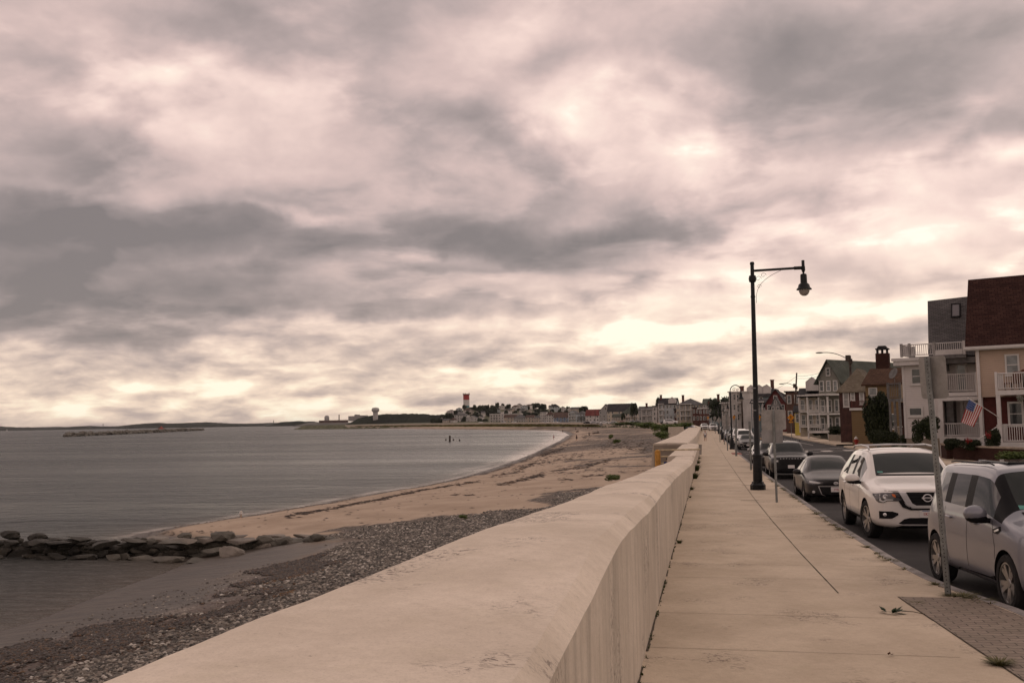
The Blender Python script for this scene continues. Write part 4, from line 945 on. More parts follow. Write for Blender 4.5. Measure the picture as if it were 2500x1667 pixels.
def suv_dark(paintm, label, name='parked_suv', box=False, letters='EXPLORER', plate=True, cat='suv'):
    t_ = 1.78; kk = .06 if box else 0
    st = [(.03, .68, .36, .90, .62, .98), (.09, .86, .28, .98, .76, 1.04), (.30, .95, .26, 1.03, .80, 1.10), (.70, .97, .26, 1.07, .82, 1.14), (1.10, .98, .26, 1.10, .82, 1.17),
          (1.32, .98, .26, 1.11, .80, 1.21), (1.40, .98, .26, 1.11, .80, 1.24), (1.70, .98, .26, 1.12, .745 + kk, 1.48), (2.02, .98, .26, 1.13, .71 + kk, 1.70), (2.20, .98, .26, 1.13, .70 + kk, 1.735),
          (2.72, .98, .26, 1.13, .70 + kk, t_ - .02), (2.80, .98, .26, 1.13, .70 + kk, t_ - .018), (3.62, .98, .26, 1.14, .69 + kk, t_ - .02), (3.72, .98, .26, 1.14, .69 + kk, t_ - .022), (4.45, .97, .27, 1.15, .68 + kk, t_ - .05), (4.75, .95, .28, 1.15, .66 + kk, 1.64 + kk), (4.90, .92, .32, 1.1, .64 + kk, 1.35), (5.0, .86, .38, .95, .62, 1.05)]
    tags = gh(st, 7, 14, (10, 12))
    for i in (6, 7):
        for k_ in (7, 8): tags[(i, k_)] = 2
    root, bvh, body = finish_car(name, dict(st=st, tags=tags, wheels=((.95, .87), (3.8, .87)), wr=.38, style='five', rimf=.66), paintm, label, cat)
    for s_ in (1, -1):
        mirror_part(root, 1.62, s_ * .93, 1.19, paintm, s_, 1.15)
        hl = decal(bvh, [(a * s_, c_) for a, c_ in [(.56, .93), (.84, .93), (.86, .80), (.58, .80)]], 'front', 'headlight', LENS, root, .004, .012, .05)
        decal(bvh, [(a * s_, c_) for a, c_ in [(.60, .91), (.70, .91), (.70, .83), (.60, .83)]], 'front', 'reflector', LAMPW, hl, .018, .004, .05)
        loop_mesh([(2.2, s_ * .66, 1.76), (2.4, s_ * .65, 1.82), (4.2, s_ * .64, 1.81), (4.4, s_ * .64, 1.74)], .02, 'roof_rail', TRIM, root)
    g = decal(bvh, [(-.54, .93), (.54, .93), (.50, .68), (-.50, .68)], 'front', 'grille', mat('grille_black', (.008, .008, .009), .35), root, .003, .01)
    decal(bvh, [(-.6, .50), (.6, .50), (.5, .36), (-.5, .36)], 'front', 'lower_grille', TRIM, root, .003, .008)
    if letters:
        hh = bvh.ray_cast(Vector((-3, 0, 1.0)), Vector((1, 0, 0)), 10)[0]
        for i_, ch in enumerate(letters):
            yy = (3.5 - i_) * .135; h2 = bvh.ray_cast(Vector((-3, yy, .995)), Vector((1, 0, 0)), 10)[0]
            text_mesh(ch, .085, LAMPW, 'lettering', root, (h2.x - .008, yy, .985), FR, .004, 1.3)
    if plate: make_plate(root, .0, 0, .60, '', False)
    for xs in ([(2.76, .40), (2.76, 1.12)], [(1.6, .40), (1.6, 1.1)]):
        decal(bvh, [(x - .005, z) for x, z in xs] + [(x + .005, z) for x, z in xs[::-1]], 'side', 'door_seam', TRIM, root, .0015, .001, .1)
    return root
def put(o, x, y, rz=R(90), z=None):
    o.location = (x, y, (road_z(y) - .15) if z is None else z); o.rotation_euler.z = rz + 0; return o
def repaint(root, pm, label):
    root['label'] = label
    for ch in root.children:
        if ch.name.split('.')[0] in ('body', 'side_mirror', 'door_handle') and ch.data.materials:
            ch.material_slots[0].link = 'OBJECT'; ch.material_slots[0].material = pm
def slope(o, y):     # nose-down pitch of the street
    a = (road_z(y + 4) - road_z(y)) / 4; o.rotation_euler = (0, -math.atan(a), o.rotation_euler.z); return o
BLK = paint('black_paint', (.009, .009, .010), rough=.25); CHAR = paint('charcoal_paint', (.018, .017, .018), rough=.28)
GREYP = paint('grey_paint', (.045, .045, .048), metal=.1); WHP = paint('white_paint', (.66, .65, .63)); SILP = paint('light_silver', (.38, .38, .39), metal=.4)
BLUEP = paint('blue_paint', (.05, .07, .12)); REDPT = paint('red_paint', (.22, .03, .025)); TANP = paint('beige_paint', (.36, .31, .25))
def park(o, wx, wy, fa, half):
    """put the kerb side front wheel at (wx, wy); heading along the kerb"""
    a = math.atan2(-(kerb_x(wy + 4) - kerb_x(wy)), 4)
    slope(put(o, wx + half, wy - fa, R(90) + a), wy); return o
def scl(o, x, y, z): o.scale = (x, y, z); return o
p1 = suv_white(); park(p1, 3.46, 22.95, .96, 1.0); scl(p1, 1.03, 1.12, 1.06)
p2 = soul(); park(p2, 3.92, 14.3, .90, .95); scl(p2, 1.03, 1.10, 1.15)
p3 = sedan(CHAR, 'black sedan with a chrome lined lower grille parked behind the white SUV', '9TB'); park(p3, 3.08, 33.4, .92, .85); scl(p3, 1, 1.02, .96)
p4 = suv_dark(BLK, 'black SUV with chrome letters across its hood parked behind the black sedan'); park(p4, 2.86, 47.3, .95, .86); scl(p4, .95, .93, .93)
KG = 'cars parked along the sea side kerb'
def clone(src, x, y, pm, label, group=KG, rz=None, z=None, s=1.):
    o = copy_tree(src); repaint(o, pm, label); o['group'] = group
    if rz is None: park(o, x, y, .9, .9 * s)
    else: put(o, x, y, rz, z)
    o.scale = (s, s, s); return o
clone(p4, 2.78, 55.0, CHAR, 'dark grey SUV half hidden behind the black SUV with chrome letters', s=.9)
clone(p3, 2.72, 63.0, SILP, 'grey car just before the crosswalk, mostly hidden behind the dark SUVs', s=.95)
p5 = clone(p3, 3.12, 99.8, GREYP, 'dark grey sedan parked first beyond the crosswalk')
p6 = clone(p4, 3.15, 108.5, WHP, 'white SUV parked right behind the dark grey sedan', s=1.06)
p7 = clone(p4, 3.0, 117.5, WHP, 'tall white van shaped car, third beyond the crosswalk', s=1.08)
clone(p3, 2.95, 127, BLK, 'black car parked fourth beyond the crosswalk')
clone(p4, 2.95, 137, GREYP, 'dark grey SUV parked fifth beyond the crosswalk, left of the white ones')
clone(p3, 2.95, 147, SILP, 'silver sedan parked beside the second hooped lamp')
clone(p4, 2.95, 158, BLUEP, 'dark blue SUV parked just beyond the second hooped lamp')
clone(p3, 3.0, 170, WHP, 'white sedan among the far row, before the third hooped lamp')
clone(p4, 3.05, 183, CHAR, 'charcoal SUV among the far row, before the third hooped lamp')
clone(p3, 3.1, 197, GREYP, 'dark grey sedan next to the third hooped lamp')
clone(p4, 3.1, 212, BLK, 'black SUV just beyond the third hooped lamp')
clone(p3, 3.05, 228, BLUEP, 'dark blue car near the far bend of the street')
def carpx(src, px_, Y, zc, rz, pm, label, group='cars on the bay road', s=1.):
    a = at(px_, 1030, Y); o = copy_tree(src); repaint(o, pm, label); o['group'] = group; put(o, a.x, Y, rz, zc); o.scale = (s, s, s); return o
carpx(p4, 1742, 262, road_z(262) - .15, R(92), WHP, 'white truck like SUV at the far bend, facing the camera', s=1.15)
carpx(p4, 1721, 280, road_z(280) - .15, R(95), WHP, 'white SUV at the far bend left of the white truck', s=1.05)
carpx(p3, 1703, 290, road_z(290) - .12, R(150), BLUEP, 'blue car nose down at the left end of the far bend', s=1.0)
carpx(p4, 1693, 300, road_z(300) - .1, R(160), REDPT, 'dull red car behind the grass at the far bend', s=1.05)
carpx(p4, 1656, 360, .05, R(175), WHP, 'white SUV on the bay road before the cream porch house', s=1.05)
carpx(p3, 1643, 375, .1, R(175), GREYP, 'dark grey car on the bay road left of the white SUV')
for px_, Y, m_, lb in ((1572, 440, GREYP, 'grey car on the bay road before the grey pilastered house'), (1560, 450, BLUEP, 'dark blue car on the bay road beside the grey one'), (1535, 470, REDPT, 'reddish car on the bay road before the green roofed house'), (1512, 490, SILP, 'silver car on the bay road before the green porch'), (1488, 520, WHP, 'white car on the bay road before the wide dark roofed house'), (1463, 550, SILP, 'pale car on the bay road left of the wide dark roofed house'), (1446, 580, CHAR, 'dark car on the bay road before the red roofed house'), (1366, 760, WHP, 'white car on the bay road before the dark barn roofed house'), (1340, 800, SILP, 'pale car on the bay road before the tall white narrow house'), (1262, 950, WHP, 'white car at the foot of the apartment building'), (1235, 980, SILP, 'silver car at the foot of the apartment building'), (1180, 1050, WHP, 'white car near the foot of the hill'), (1070, 1180, WHP, 'white car at the left foot of the hill')):
    carpx(p3, px_, Y, at(px_, 1030.5, Y).z - .9, R(178), m_, lb, s=1.1)
o = clone(p4, 12.9, 205, BLK, 'black SUV parked on the houses side of the street far down', 'cars on the houses side', R(-90), road_z(205) - .15)
o = clone(p3, 12.7, 218, GREYP, 'grey car parked on the houses side behind the black SUV', 'cars on the houses side', R(-90), road_z(218) - .15)
# ------------------------------------------------------------------ street furniture
IRON = mat('black_iron', (.012, .013, .014), .4, .15, 4); STEEL = mat('galvanised', (.24, .25, .24), .6, .2, 3, metal=.2, fine=.4, bs=18)
SIGNB = mat('sign_back', (.33, .315, .295), .5, .12, 2.5, metal=.25, fine=.25, bs=9); SIGNG = mat('grey_sign_back', (.27, .265, .26), .6, .15, 2.5)
WOOD = mat('weathered_pole', (.075, .058, .048), .9, .3, 2, .4, 20); GLOBE = mat('lamp_glass', (.30, .27, .25), .1, .05, 3, spec=.8)
YSIGN = mat('yellow_sign', (.62, .25, .02), .5, .1, 3); BLUES = mat('blue_sign', (.02, .09, .38), .5, .05, 3); WHT = mat('white_painted', (.58, .56, .53), .6, .08, 2)
def lamp_head(parent, x, z, s=1., name='lamp_head'):
    Mx = Matrix.Translation((x, 0, z)) @ Matrix.Scale(s, 4)
    b = MB(); b.lathe([(0, .16), (.07, .16), (.075, .12), (.03, .10), (.035, .0), (.10, -.02), (.115, -.06), (.12, -.34), (.19, -.40), (.215, -.50), (.27, -.56), (.27, -.585), (.2, -.585), (0, -.56)], Mx, 18)
    o = smooth_by(b.build(name, IRON, parent), 40)
    b = MB(); b.lathe([(.19, -.585), (.185, -.66), (.14, -.75), (.07, -.80), (0, -.81)], Mx, 18); b.build('globe', GLOBE, o, True)
    return o
base1 = Vector((1.78, 36.87, road_z(36.87))); top1 = at(1836, 640, 36.87)
Hl = top1.z - base1.z
t = empty('street_lamp', base1, 0, 'tall black street lamp with a straight side arm and one hanging lantern', 'lamp', None)
b = MB()
prof = [(.23, 0), (.23, .06), (.20, .07), (.20, .20), (.165, .30), (.15, .33), (.13, .36)]
b.lathe([(.27, 0), (.27, .17), (.21, .24), (.21, .28), (.165, .30)], None, 8); o = smooth_by(b.build('base', IRON, t), 30)
b = MB(); b.lathe([(.165, .30), (.155, 1.15), (.175, 1.17), (.175, 1.24), (.13, 1.27), (.108, 1.3), (.092, 3.4), (.074, Hl - 1.3), (.09, Hl - 1.29), (.09, Hl - 1.2), (.08, Hl - 1.19), (.08, Hl - 2.4), (.078, Hl - .75), (.12, Hl - .72), (.14, Hl - .62), (.12, Hl - .5), (.07, Hl - .48), (.065, Hl - .10), (.085, Hl - .08), (.07, Hl), (0, Hl + .02)][:9] + [(.072, Hl - 1.19), (.07, Hl - .75), (.12, Hl - .72), (.14, Hl - .62), (.12, Hl - .5), (.07, Hl - .48), (.065, Hl - .10), (.085, Hl - .08), (.07, Hl), (0, Hl + .02)], None, 16)
o = smooth_by(b.build('pole', IRON, t), 40); sh = Matrix.Identity(4); sh[0][2] = (top1.x - base1.x) / Hl; o.data.transform(sh)
xo = top1.x - base1.x; armx = at(1961, 655, 36.87).x - base1.x
b = MB(); b.tube([(xo, 0, Hl - .32), (armx - .25, 0, Hl - .29)], .045, 10); b.tube([(armx - .32, 0, Hl - .29), (armx + .06, 0, Hl - .29)], .062, 10); b.tube([(armx, 0, Hl - .44), (armx, 0, Hl - .02)], .055, 10)
b.build('arm', IRON, t, True)
b = MB(); b.tube([(xo + .1 + .9 * s_ ** 1.7, 0, Hl - 1.5 + 1.15 * s_ ** .55) for s_ in np.linspace(0, 1, 12)], .008, 5)
for cx_, cz_, r_ in ((xo + .20, Hl - .62, .11), (xo + .38, Hl - .50, .10), (xo + .22, Hl - .9, .08)):
    b.tube([(cx_ + r_ * (1 - a / 9) * math.cos(a), 0, cz_ + r_ * (1 - a / 9) * math.sin(a)) for a in np.linspace(0, 6.3, 14)], .007, 4)
b.build('scroll', IRON, t, True)
lamp_head(t, armx, Hl - .50, 1.)
b = MB()
for z in (2.8, 3.6): b.lathe([(.095, z), (.106, z + .01), (.106, z + .03), (.095, z + .04)], None, 14)
b.build('band', SIGNG, t)

def crook(label):
    t = empty('street_lamp', (0, 0, 0), 0, label, 'lamp', 'hooped lamps along the kerb')
    b = MB(); b.lathe([(.24, 0), (.24, .16), (.20, .22), (.20, .75), (.14, .95), (.13, 1.0)], None, 10); smooth_by(b.build('base', IRON, t), 30)
    b = MB(); b.lathe([(.12, 1.0), (.085, 1.1), (.065, 5.35), (.05, 5.4)], None, 10); b.lathe([(.05, 5.1), (.09, 5.13), (.09, 5.25), (.05, 5.3)], None, 10); smooth_by(b.build('pole', IRON, t), 40)
    b = MB(); r_ = .49; b.tube([(r_ - r_ * math.cos(a), 0, 5.4 + r_ * 1.15 * math.sin(a)) for a in np.linspace(0, math.pi, 16)] + [(2 * r_, 0, 5.3)], .04, 6); b.build('arm', IRON, t, True)
    b = MB()
    for cx_, cz_, r2 in ((.36, 5.55, .17), (.68, 5.5, .14)):
        b.tube([(cx_ + r2 * (1 - a / 8) * math.cos(a + .5), 0, cz_ + r2 * (1 - a / 8) * math.sin(a + .5)) for a in np.linspace(0, 7, 16)], .022, 5)
    b.build('scroll', IRON, t, True)
    lamp_head(t, 2 * r_, 5.25, 1.05); return t
LPOS = [(2.40, 95.5, 'nearest hooped black lamp by the kerb, left of the tall straight armed lamp'), (2.46, 153.5, 'second hooped black lamp along the kerb, behind the octagonal sign back'), (2.72, 209.5, 'third hooped black lamp along the kerb, between the two dark lamps'), (2.4, 256, 'farthest hooped black lamp where the sidewalk bends left')]
c0 = None
for x, y, lb in LPOS:
    o = crook(lb) if c0 is None else copy_tree(c0); c0 = c0 or o; o['label'] = lb; o.location = (x, y, road_z(y))

def rrect(w, h, r, n=5):
    p = []
    for cx_, cy_, a0 in ((w / 2 - r, h / 2 - r, 0), (-w / 2 + r, h / 2 - r, 90), (-w / 2 + r, -h / 2 + r, 180), (w / 2 - r, -h / 2 + r, 270)):
        for k_ in range(n): a = R(a0 + 90 * k_ / (n - 1)); p.append((cx_ + r * math.cos(a), cy_ + r * math.sin(a)))
    return p
def panel(parent, poly, M4, m, th=.006, name='sign_panel', mf=None):
    b = MB(); b.prism(poly, -th / 2, th / 2, M4); o = b.build(name, m, parent); return o
VERT = lambda x, y, z, rz=0.: Matrix.Translation((x, y, z)) @ Matrix.Rotation(rz, 4, 'Z') @ Matrix.Rotation(R(90), 4, 'X')
# near perforated post
bp = Vector((3.15, 14.55, road_z(14.55))); tp = at(2263, 871, 14.4)
t = empty('parking_sign', bp, 0, 'leaning perforated steel sign post with a rounded blank sign back, nearest the camera', 'sign')
d = tp - bp; L = d.length; q = d.to_track_quat('Z', 'Y').to_matrix().to_4x4() @ Matrix.Rotation(R(24), 4, 'Z')
hb = MB(); w_ = .036
hb.prism(rrect(2 * w_, 2 * w_, .008, 3), -.1, L, q, 0)
for ax in ('X', 'Y'):
    for i in range(int(L / .0508)):
        Mh = q @ Matrix.Translation((0, 0, .06 + i * .0508)) @ Matrix.Rotation(R(90 if ax == 'X' else -90), 4, ax)
        hb.prism([(.0075 * math.cos(a), .0075 * math.sin(a)) for a in np.linspace(0, 2 * math.pi, 9)[:-1]], w_ - .001, w_ + .0016, Mh, 1)
o = hb.build('post', [STEEL, mat('hole_dark', (.01, .01, .01), .9)], t)
pm_ = d.to_track_quat('Z', 'Y').to_matrix().to_4x4() @ Matrix.Translation((.03, .06, L - .285)) @ Matrix.Rotation(R(90), 4, 'X')
o = panel(t, rrect(.40, .58, .045), pm_, SIGNB)
b = MB()
for z in (.22, -.2): b.lathe([(.012, .004), (.012, .014), (0, .014)], pm_ @ Matrix.Translation((-.04, z, 0)), 8)
b.build('bolt', STEEL, o)
# second post, two stacked sign backs
def post_sign(bx, by, tx, ty, Y0, label, panels, name='sign_post', pw=.028, pm=STEEL, group=None, cat='sign', yv=None):
    bb = gnd(bx, by); tt = at(tx, ty, bb.y); t = empty(name, bb, 0, label, cat, group)
    d = tt - bb; b = MB(); b.tube([(0, 0, -.1), tuple(d)], pw, 6); b.build('post', pm, t)
    for (x0, x1, y0, y1, shape, m_, nm) in panels:
        a = at(x0, y0, bb.y) - bb; c_ = at(x1, y1, bb.y) - bb; cx_, cz_ = (a.x + c_.x) / 2, (a.z + c_.z) / 2; w, h = abs(c_.x - a.x), abs(a.z - c_.z)
        if shape == 'rect': poly = rrect(w, h, min(w, h) * .08)
        elif shape == 'oct': poly = [(w / 2 * 1.06 * math.cos(R(22.5 + 45 * k_)), h / 2 * 1.06 * math.sin(R(22.5 + 45 * k_))) for k_ in range(8)]
        elif shape == 'dia': poly = [(0, h / 2), (-w / 2, 0), (0, -h / 2), (w / 2, 0)]
        else: poly = [(w / 2 * math.cos(a_), h / 2 * math.sin(a_)) for a_ in np.linspace(0, 2 * math.pi, 15)[:-1]]
        panel(t, poly, VERT(cx_, .05, cz_), m_, .01, nm)
    return t
Z3 = lambda x, y: (1650 + x / 3.92, 850 + y / 3.92)
Z4 = lambda x, y: (1550 + x / 7.84, 920 + y / 7.84)
Z6 = lambda x, y: (1400 + x / 6.72, 940 + y / 6.72)
Z5 = lambda x, y: (1050 + x / 5.88, 920 + y / 5.88)
Z2 = lambda x, y: (2000 + x / 3.266, 640 + y / 3.266)
Z8 = lambda x, y: (2180 + x / 5.6, 850 + y / 5.6)
post_sign(1896.5, 1226, 1887.5, 1001, 0, 'grey sign post with a wide sign back above a smaller darker one', [(1858, 1920, 1000.5, 1048.5, 'rect', SIGNB, 'sign_panel'), (1859, 1912, 1049.5, 1081, 'rect', SIGNG, 'lower_sign_panel')], pw=.035)
post_sign(1833.7, 1147, 1830, 1028, 0, 'green grey post with a narrow edge on sign, left of the tall lamp', [(1827, 1833.5, 1029, 1048, 'rect', STEEL, 'sign_panel')], pw=.05)
post_sign(1776.5, 1100, 1773, 1012, 0, 'slim post with an octagonal sign back above a small rectangular one', [(1761.5, 1784.5, 1012, 1038, 'oct', SIGNB, 'sign_panel'), (1765, 1782, 1038.5, 1048, 'rect', SIGNG, 'lower_sign_panel')], pw=.05)
post_sign(1797.5, 1113, 1796.5, 1021, 0, 'thick grey pole standing just left of the tall lamp near the red panel', [(1793.5, 1800, 1021, 1031, 'rect', STEEL, 'sign_panel')], pw=.075)
post_sign(1758, 1079, 1756, 1018, 0, 'slim post with a diamond sign back left of the octagonal one', [(1749, 1762, 1017, 1034.5, 'dia', SIGNB, 'sign_panel')], pw=.05)
post_sign(1746.5, 1058, 1744.5, 1016, 0, 'far slim post with a small round sign back beside the sidewalk bend', [(1741, 1749, 1016, 1025, 'rnd', SIGNB, 'sign_panel')], pw=.06)
post_sign(1768.5, 1085, 1767, 1034, 0, 'short red and white tipped stake by the kerb', [(1766, 1769, 1072, 1078, 'rect', REDPT, 'red_sleeve')], pw=.04)
# yellow pedestrian crossing signs
def ped_sign(cx_, cy_, w, Y, label, small=True):
    g_ = at(cx_, cy_, Y); zb = (road_z(Y) if Y < 300 else tz(g_.x, Y)); t = empty('pedestrian_sign', (g_.x, Y, zb), 0, label, 'sign', 'yellow pedestrian signs')
    s_ = (at(cx_ + w / 2, cy_, Y).x - g_.x); h = g_.z - zb
    b = MB(); b.tube([(0, 0, 0), (0, 0, h)], .035, 6); b.build('post', STEEL, t)
    o = panel(t, [(0, s_ * 1.1), (-s_, 0), (0, -s_ * 1.1), (s_, 0)], VERT(0, -.05, h), YSIGN, .01)
    f = [[(-.06, .42), (.06, .42), (.08, .52), (0, .58), (-.08, .52)], [(-.1, .36), (.1, .38), (.06, .0), (-.06, .0)], [(-.1, .34), (-.26, .10), (-.20, .06), (-.06, .2)], [(.1, .36), (.24, .16), (.3, .22), (.14, .38)], [(-.06, .02), (.02, .0), (-.14, -.5), (-.24, -.5)], [(0, .0), (.08, .02), (.22, -.5), (.12, -.5)]]
    b = MB()
    for p in f: b.prism([(x * s_, y * s_) for x, y in p], 0, .004, VERT(0, -.056, h))
    b.build('walking_figure', IRON, o)
    b = MB(); b.box(-s_ * .6, s_ * .6, -.06, -.045, h - s_ * 1.55, h - s_ * 1.15); b.build('lower_panel', YSIGN, t)
    return t
ped_sign(*Z3(1100, 662), 17, 128, 'yellow pedestrian diamond sign right of the wide sign back')
ped_sign(*Z3(797, 658), 10, 200, 'yellow pedestrian diamond sign half hidden behind the tall lamp pole')
ped_sign(*Z3(556, 658), 8.5, 240, 'yellow pedestrian diamond sign in front of the white three storey house')
ped_sign(*Z4(1400, 775), 6, 300, 'tiny yellow pedestrian diamond sign in front of the dark brick house')

def upole(bx, by, tx, ty, Y, label, arm=None, group='wooden utility poles', r=.16, zb=None):
    a = at(bx, by, Y); c_ = at(tx, ty, Y); zb = a.z if zb is None else zb
    t = empty('utility_pole', (a.x, Y, zb), 0, label, 'pole', group)
    d = c_ - Vector((a.x, Y, zb)); b = MB(); b.tube([(0, 0, -.5), tuple(d * .5), tuple(d)], [r * 1.15, r, r * .8], 8); b.build('pole', WOOD, t, True)
    if arm:
        e = at(*arm[0], Y - 1.5) - Vector((a.x, Y, zb)); s_ = at(*arm[1], Y) - Vector((a.x, Y, zb))
        b = MB(); b.tube([tuple(s_.lerp(e, k_) + Vector((0, 0, .35 * math.sin(k_ * 3.14)))) for k_ in np.linspace(0, 1, 8)], .05, 6); o = b.build('arm', STEEL, t, True)
        b = MB(); b.blob(e, (.5, .16, .10), 3, 2, jag=0); b.build('cobra_lamp', STEEL, o, True)
        b = MB(); b.box(s_.x - .45, s_.x + .1, s_.y - .35, s_.y - .1, s_.z - .2, s_.z + .55); b.box(s_.x - .1, s_.x + .35, s_.y - .3, s_.y, s_.z - .5, s_.z + .1); bevel(b.build('transformer_box', WOOD, t), .03)
    return t
u1 = upole(2083, 1072, 2075, 868, 128, 'wooden utility pole with a street light arm in front of the dark porch', ((2001, 861), (2073, 878)))
upole(1939.5, 1040, 1945, 910, 190, 'wooden utility pole with a street light arm beside the brown block house', ((1908, 937), (1942, 944)))
upole(1813, 1040, 1811, 974, 230, 'dark pole behind the nearest hooped lamp, before the white three storey house', None, r=.2)
upole(1606, 1029, 1606, 994, 420, 'brown pole standing before the pale blue house across the bay', None, r=.18)
upole(1453, 1029, 1453, 1003, 560, 'slim pole between the red roofed house and the wide gabled house', None, r=.15)
# street name sign on a post by the pole
a = at(2063, 1008, 124); t = empty('street_name_sign', (a.x + .4, 124, road_z(124)), 0, 'blue street name sign beside the wooden utility pole', 'sign')
b = MB(); b.tube([(0, 0, 0), (0, 0, a.z - road_z(124) + .3)], .04, 6); b.build('post', STEEL, t)
b = MB(); b.box(-.95, .1, -.03, 0, a.z - road_z(124) - .2, a.z - road_z(124) + .2); o = b.build('name_plate', BLUES, t)
b = MB()
for k_, w_ in enumerate((.05, .08, .05, .09, .06, .04, .07)): b.box(-.86 + k_ * .125, -.86 + k_ * .125 + w_, -.036, -.031, a.z - road_z(124) - .10, a.z - road_z(124) + .10)
b.build('worn_lettering', WHT, o)
# hydrant
t = empty('fire_hydrant', (14.24, 100.9, road_z(100.9)), 0, 'red fire hydrant with a pale bonnet at the far corner', 'hydrant')
b = MB(); b.lathe([(.22, 0), (.22, .06), (.15, .08), (.15, .62), (.19, .64), (.19, .70)], None, 12); smooth_by(b.build('barrel', mat('hydrant_red', (.30, .035, .025), .5), t), 40)
b = MB(); b.lathe([(.19, .70), (.17, .82), (.09, .90), (.05, .92), (.05, .97), (0, .97)], None, 12); smooth_by(b.build('bonnet', WHT, t), 40)
for s_ in (1, -1):
    b = MB(); b.tube([(0, 0, .5), (s_ * .27, 0, .5)], .07, 8); b.build('nozzle', MATS['hydrant_red'], t)
# mast with cross arm and red flag
a = at(1736.5, 1034, 330); tp = at(1735.5, 977, 330)
t = empty('flag_mast', a, 0, 'white mast with a cross arm and faded red flag by the olive roofed house', 'mast')
b = MB(); b.tube([(0, 0, 0), tuple(tp - a)], .12, 6); b.build('mast', WHT, t)
c_ = at(1728, 990, 330) - a; e_ = at(1744, 989, 330) - a; b = MB(); b.tube([tuple(c_), tuple(e_)], .08, 5); b.build('cross_arm', WHT, t)
c_ = at(1728.5, 981, 330) - a; e_ = at(1735, 986, 330) - a; b = MB(); b.box(c_.x, e_.x, -.04, .04, e_.z, c_.z); b.build('flag', mat('faded_red', (.40, .14, .12), .8), t)

# yellow railing by the beach stairs
p0 = at(1605, 1097, 60); zf = -1.9
t = empty('stair_railing', (p0.x, 60, zf), 0, 'ochre yellow pipe railing and bollard at the head of the beach stairs', 'railing')
YEL = mat('ochre_paint', (.50, .25, .05), .6, .2, 5, fine=.3)
b = MB(); b.lathe([(.17, 0), (.17, p0.z - zf - .12), (.12, p0.z - zf - .03), (0, p0.z - zf)], None, 12); b.build('post', YEL, t, True)
CRM = mat('cream_pipe', (.50, .42, .28), .6, .2, 5)
for i, (px1, py1, py0) in enumerate(((1710, 1096.5, 1098.5), (1636, 1113.5, 1114.5), (1630, 1130, 1131))):
    q1 = at(px1, py1, 60) - Vector((p0.x, 60, zf)); q0 = at(1607, py0, 60) - Vector((p0.x, 60, zf)); b = MB(); b.tube([tuple(q0), tuple(q1)], .045, 6); b.build('rail', CRM, t, True)

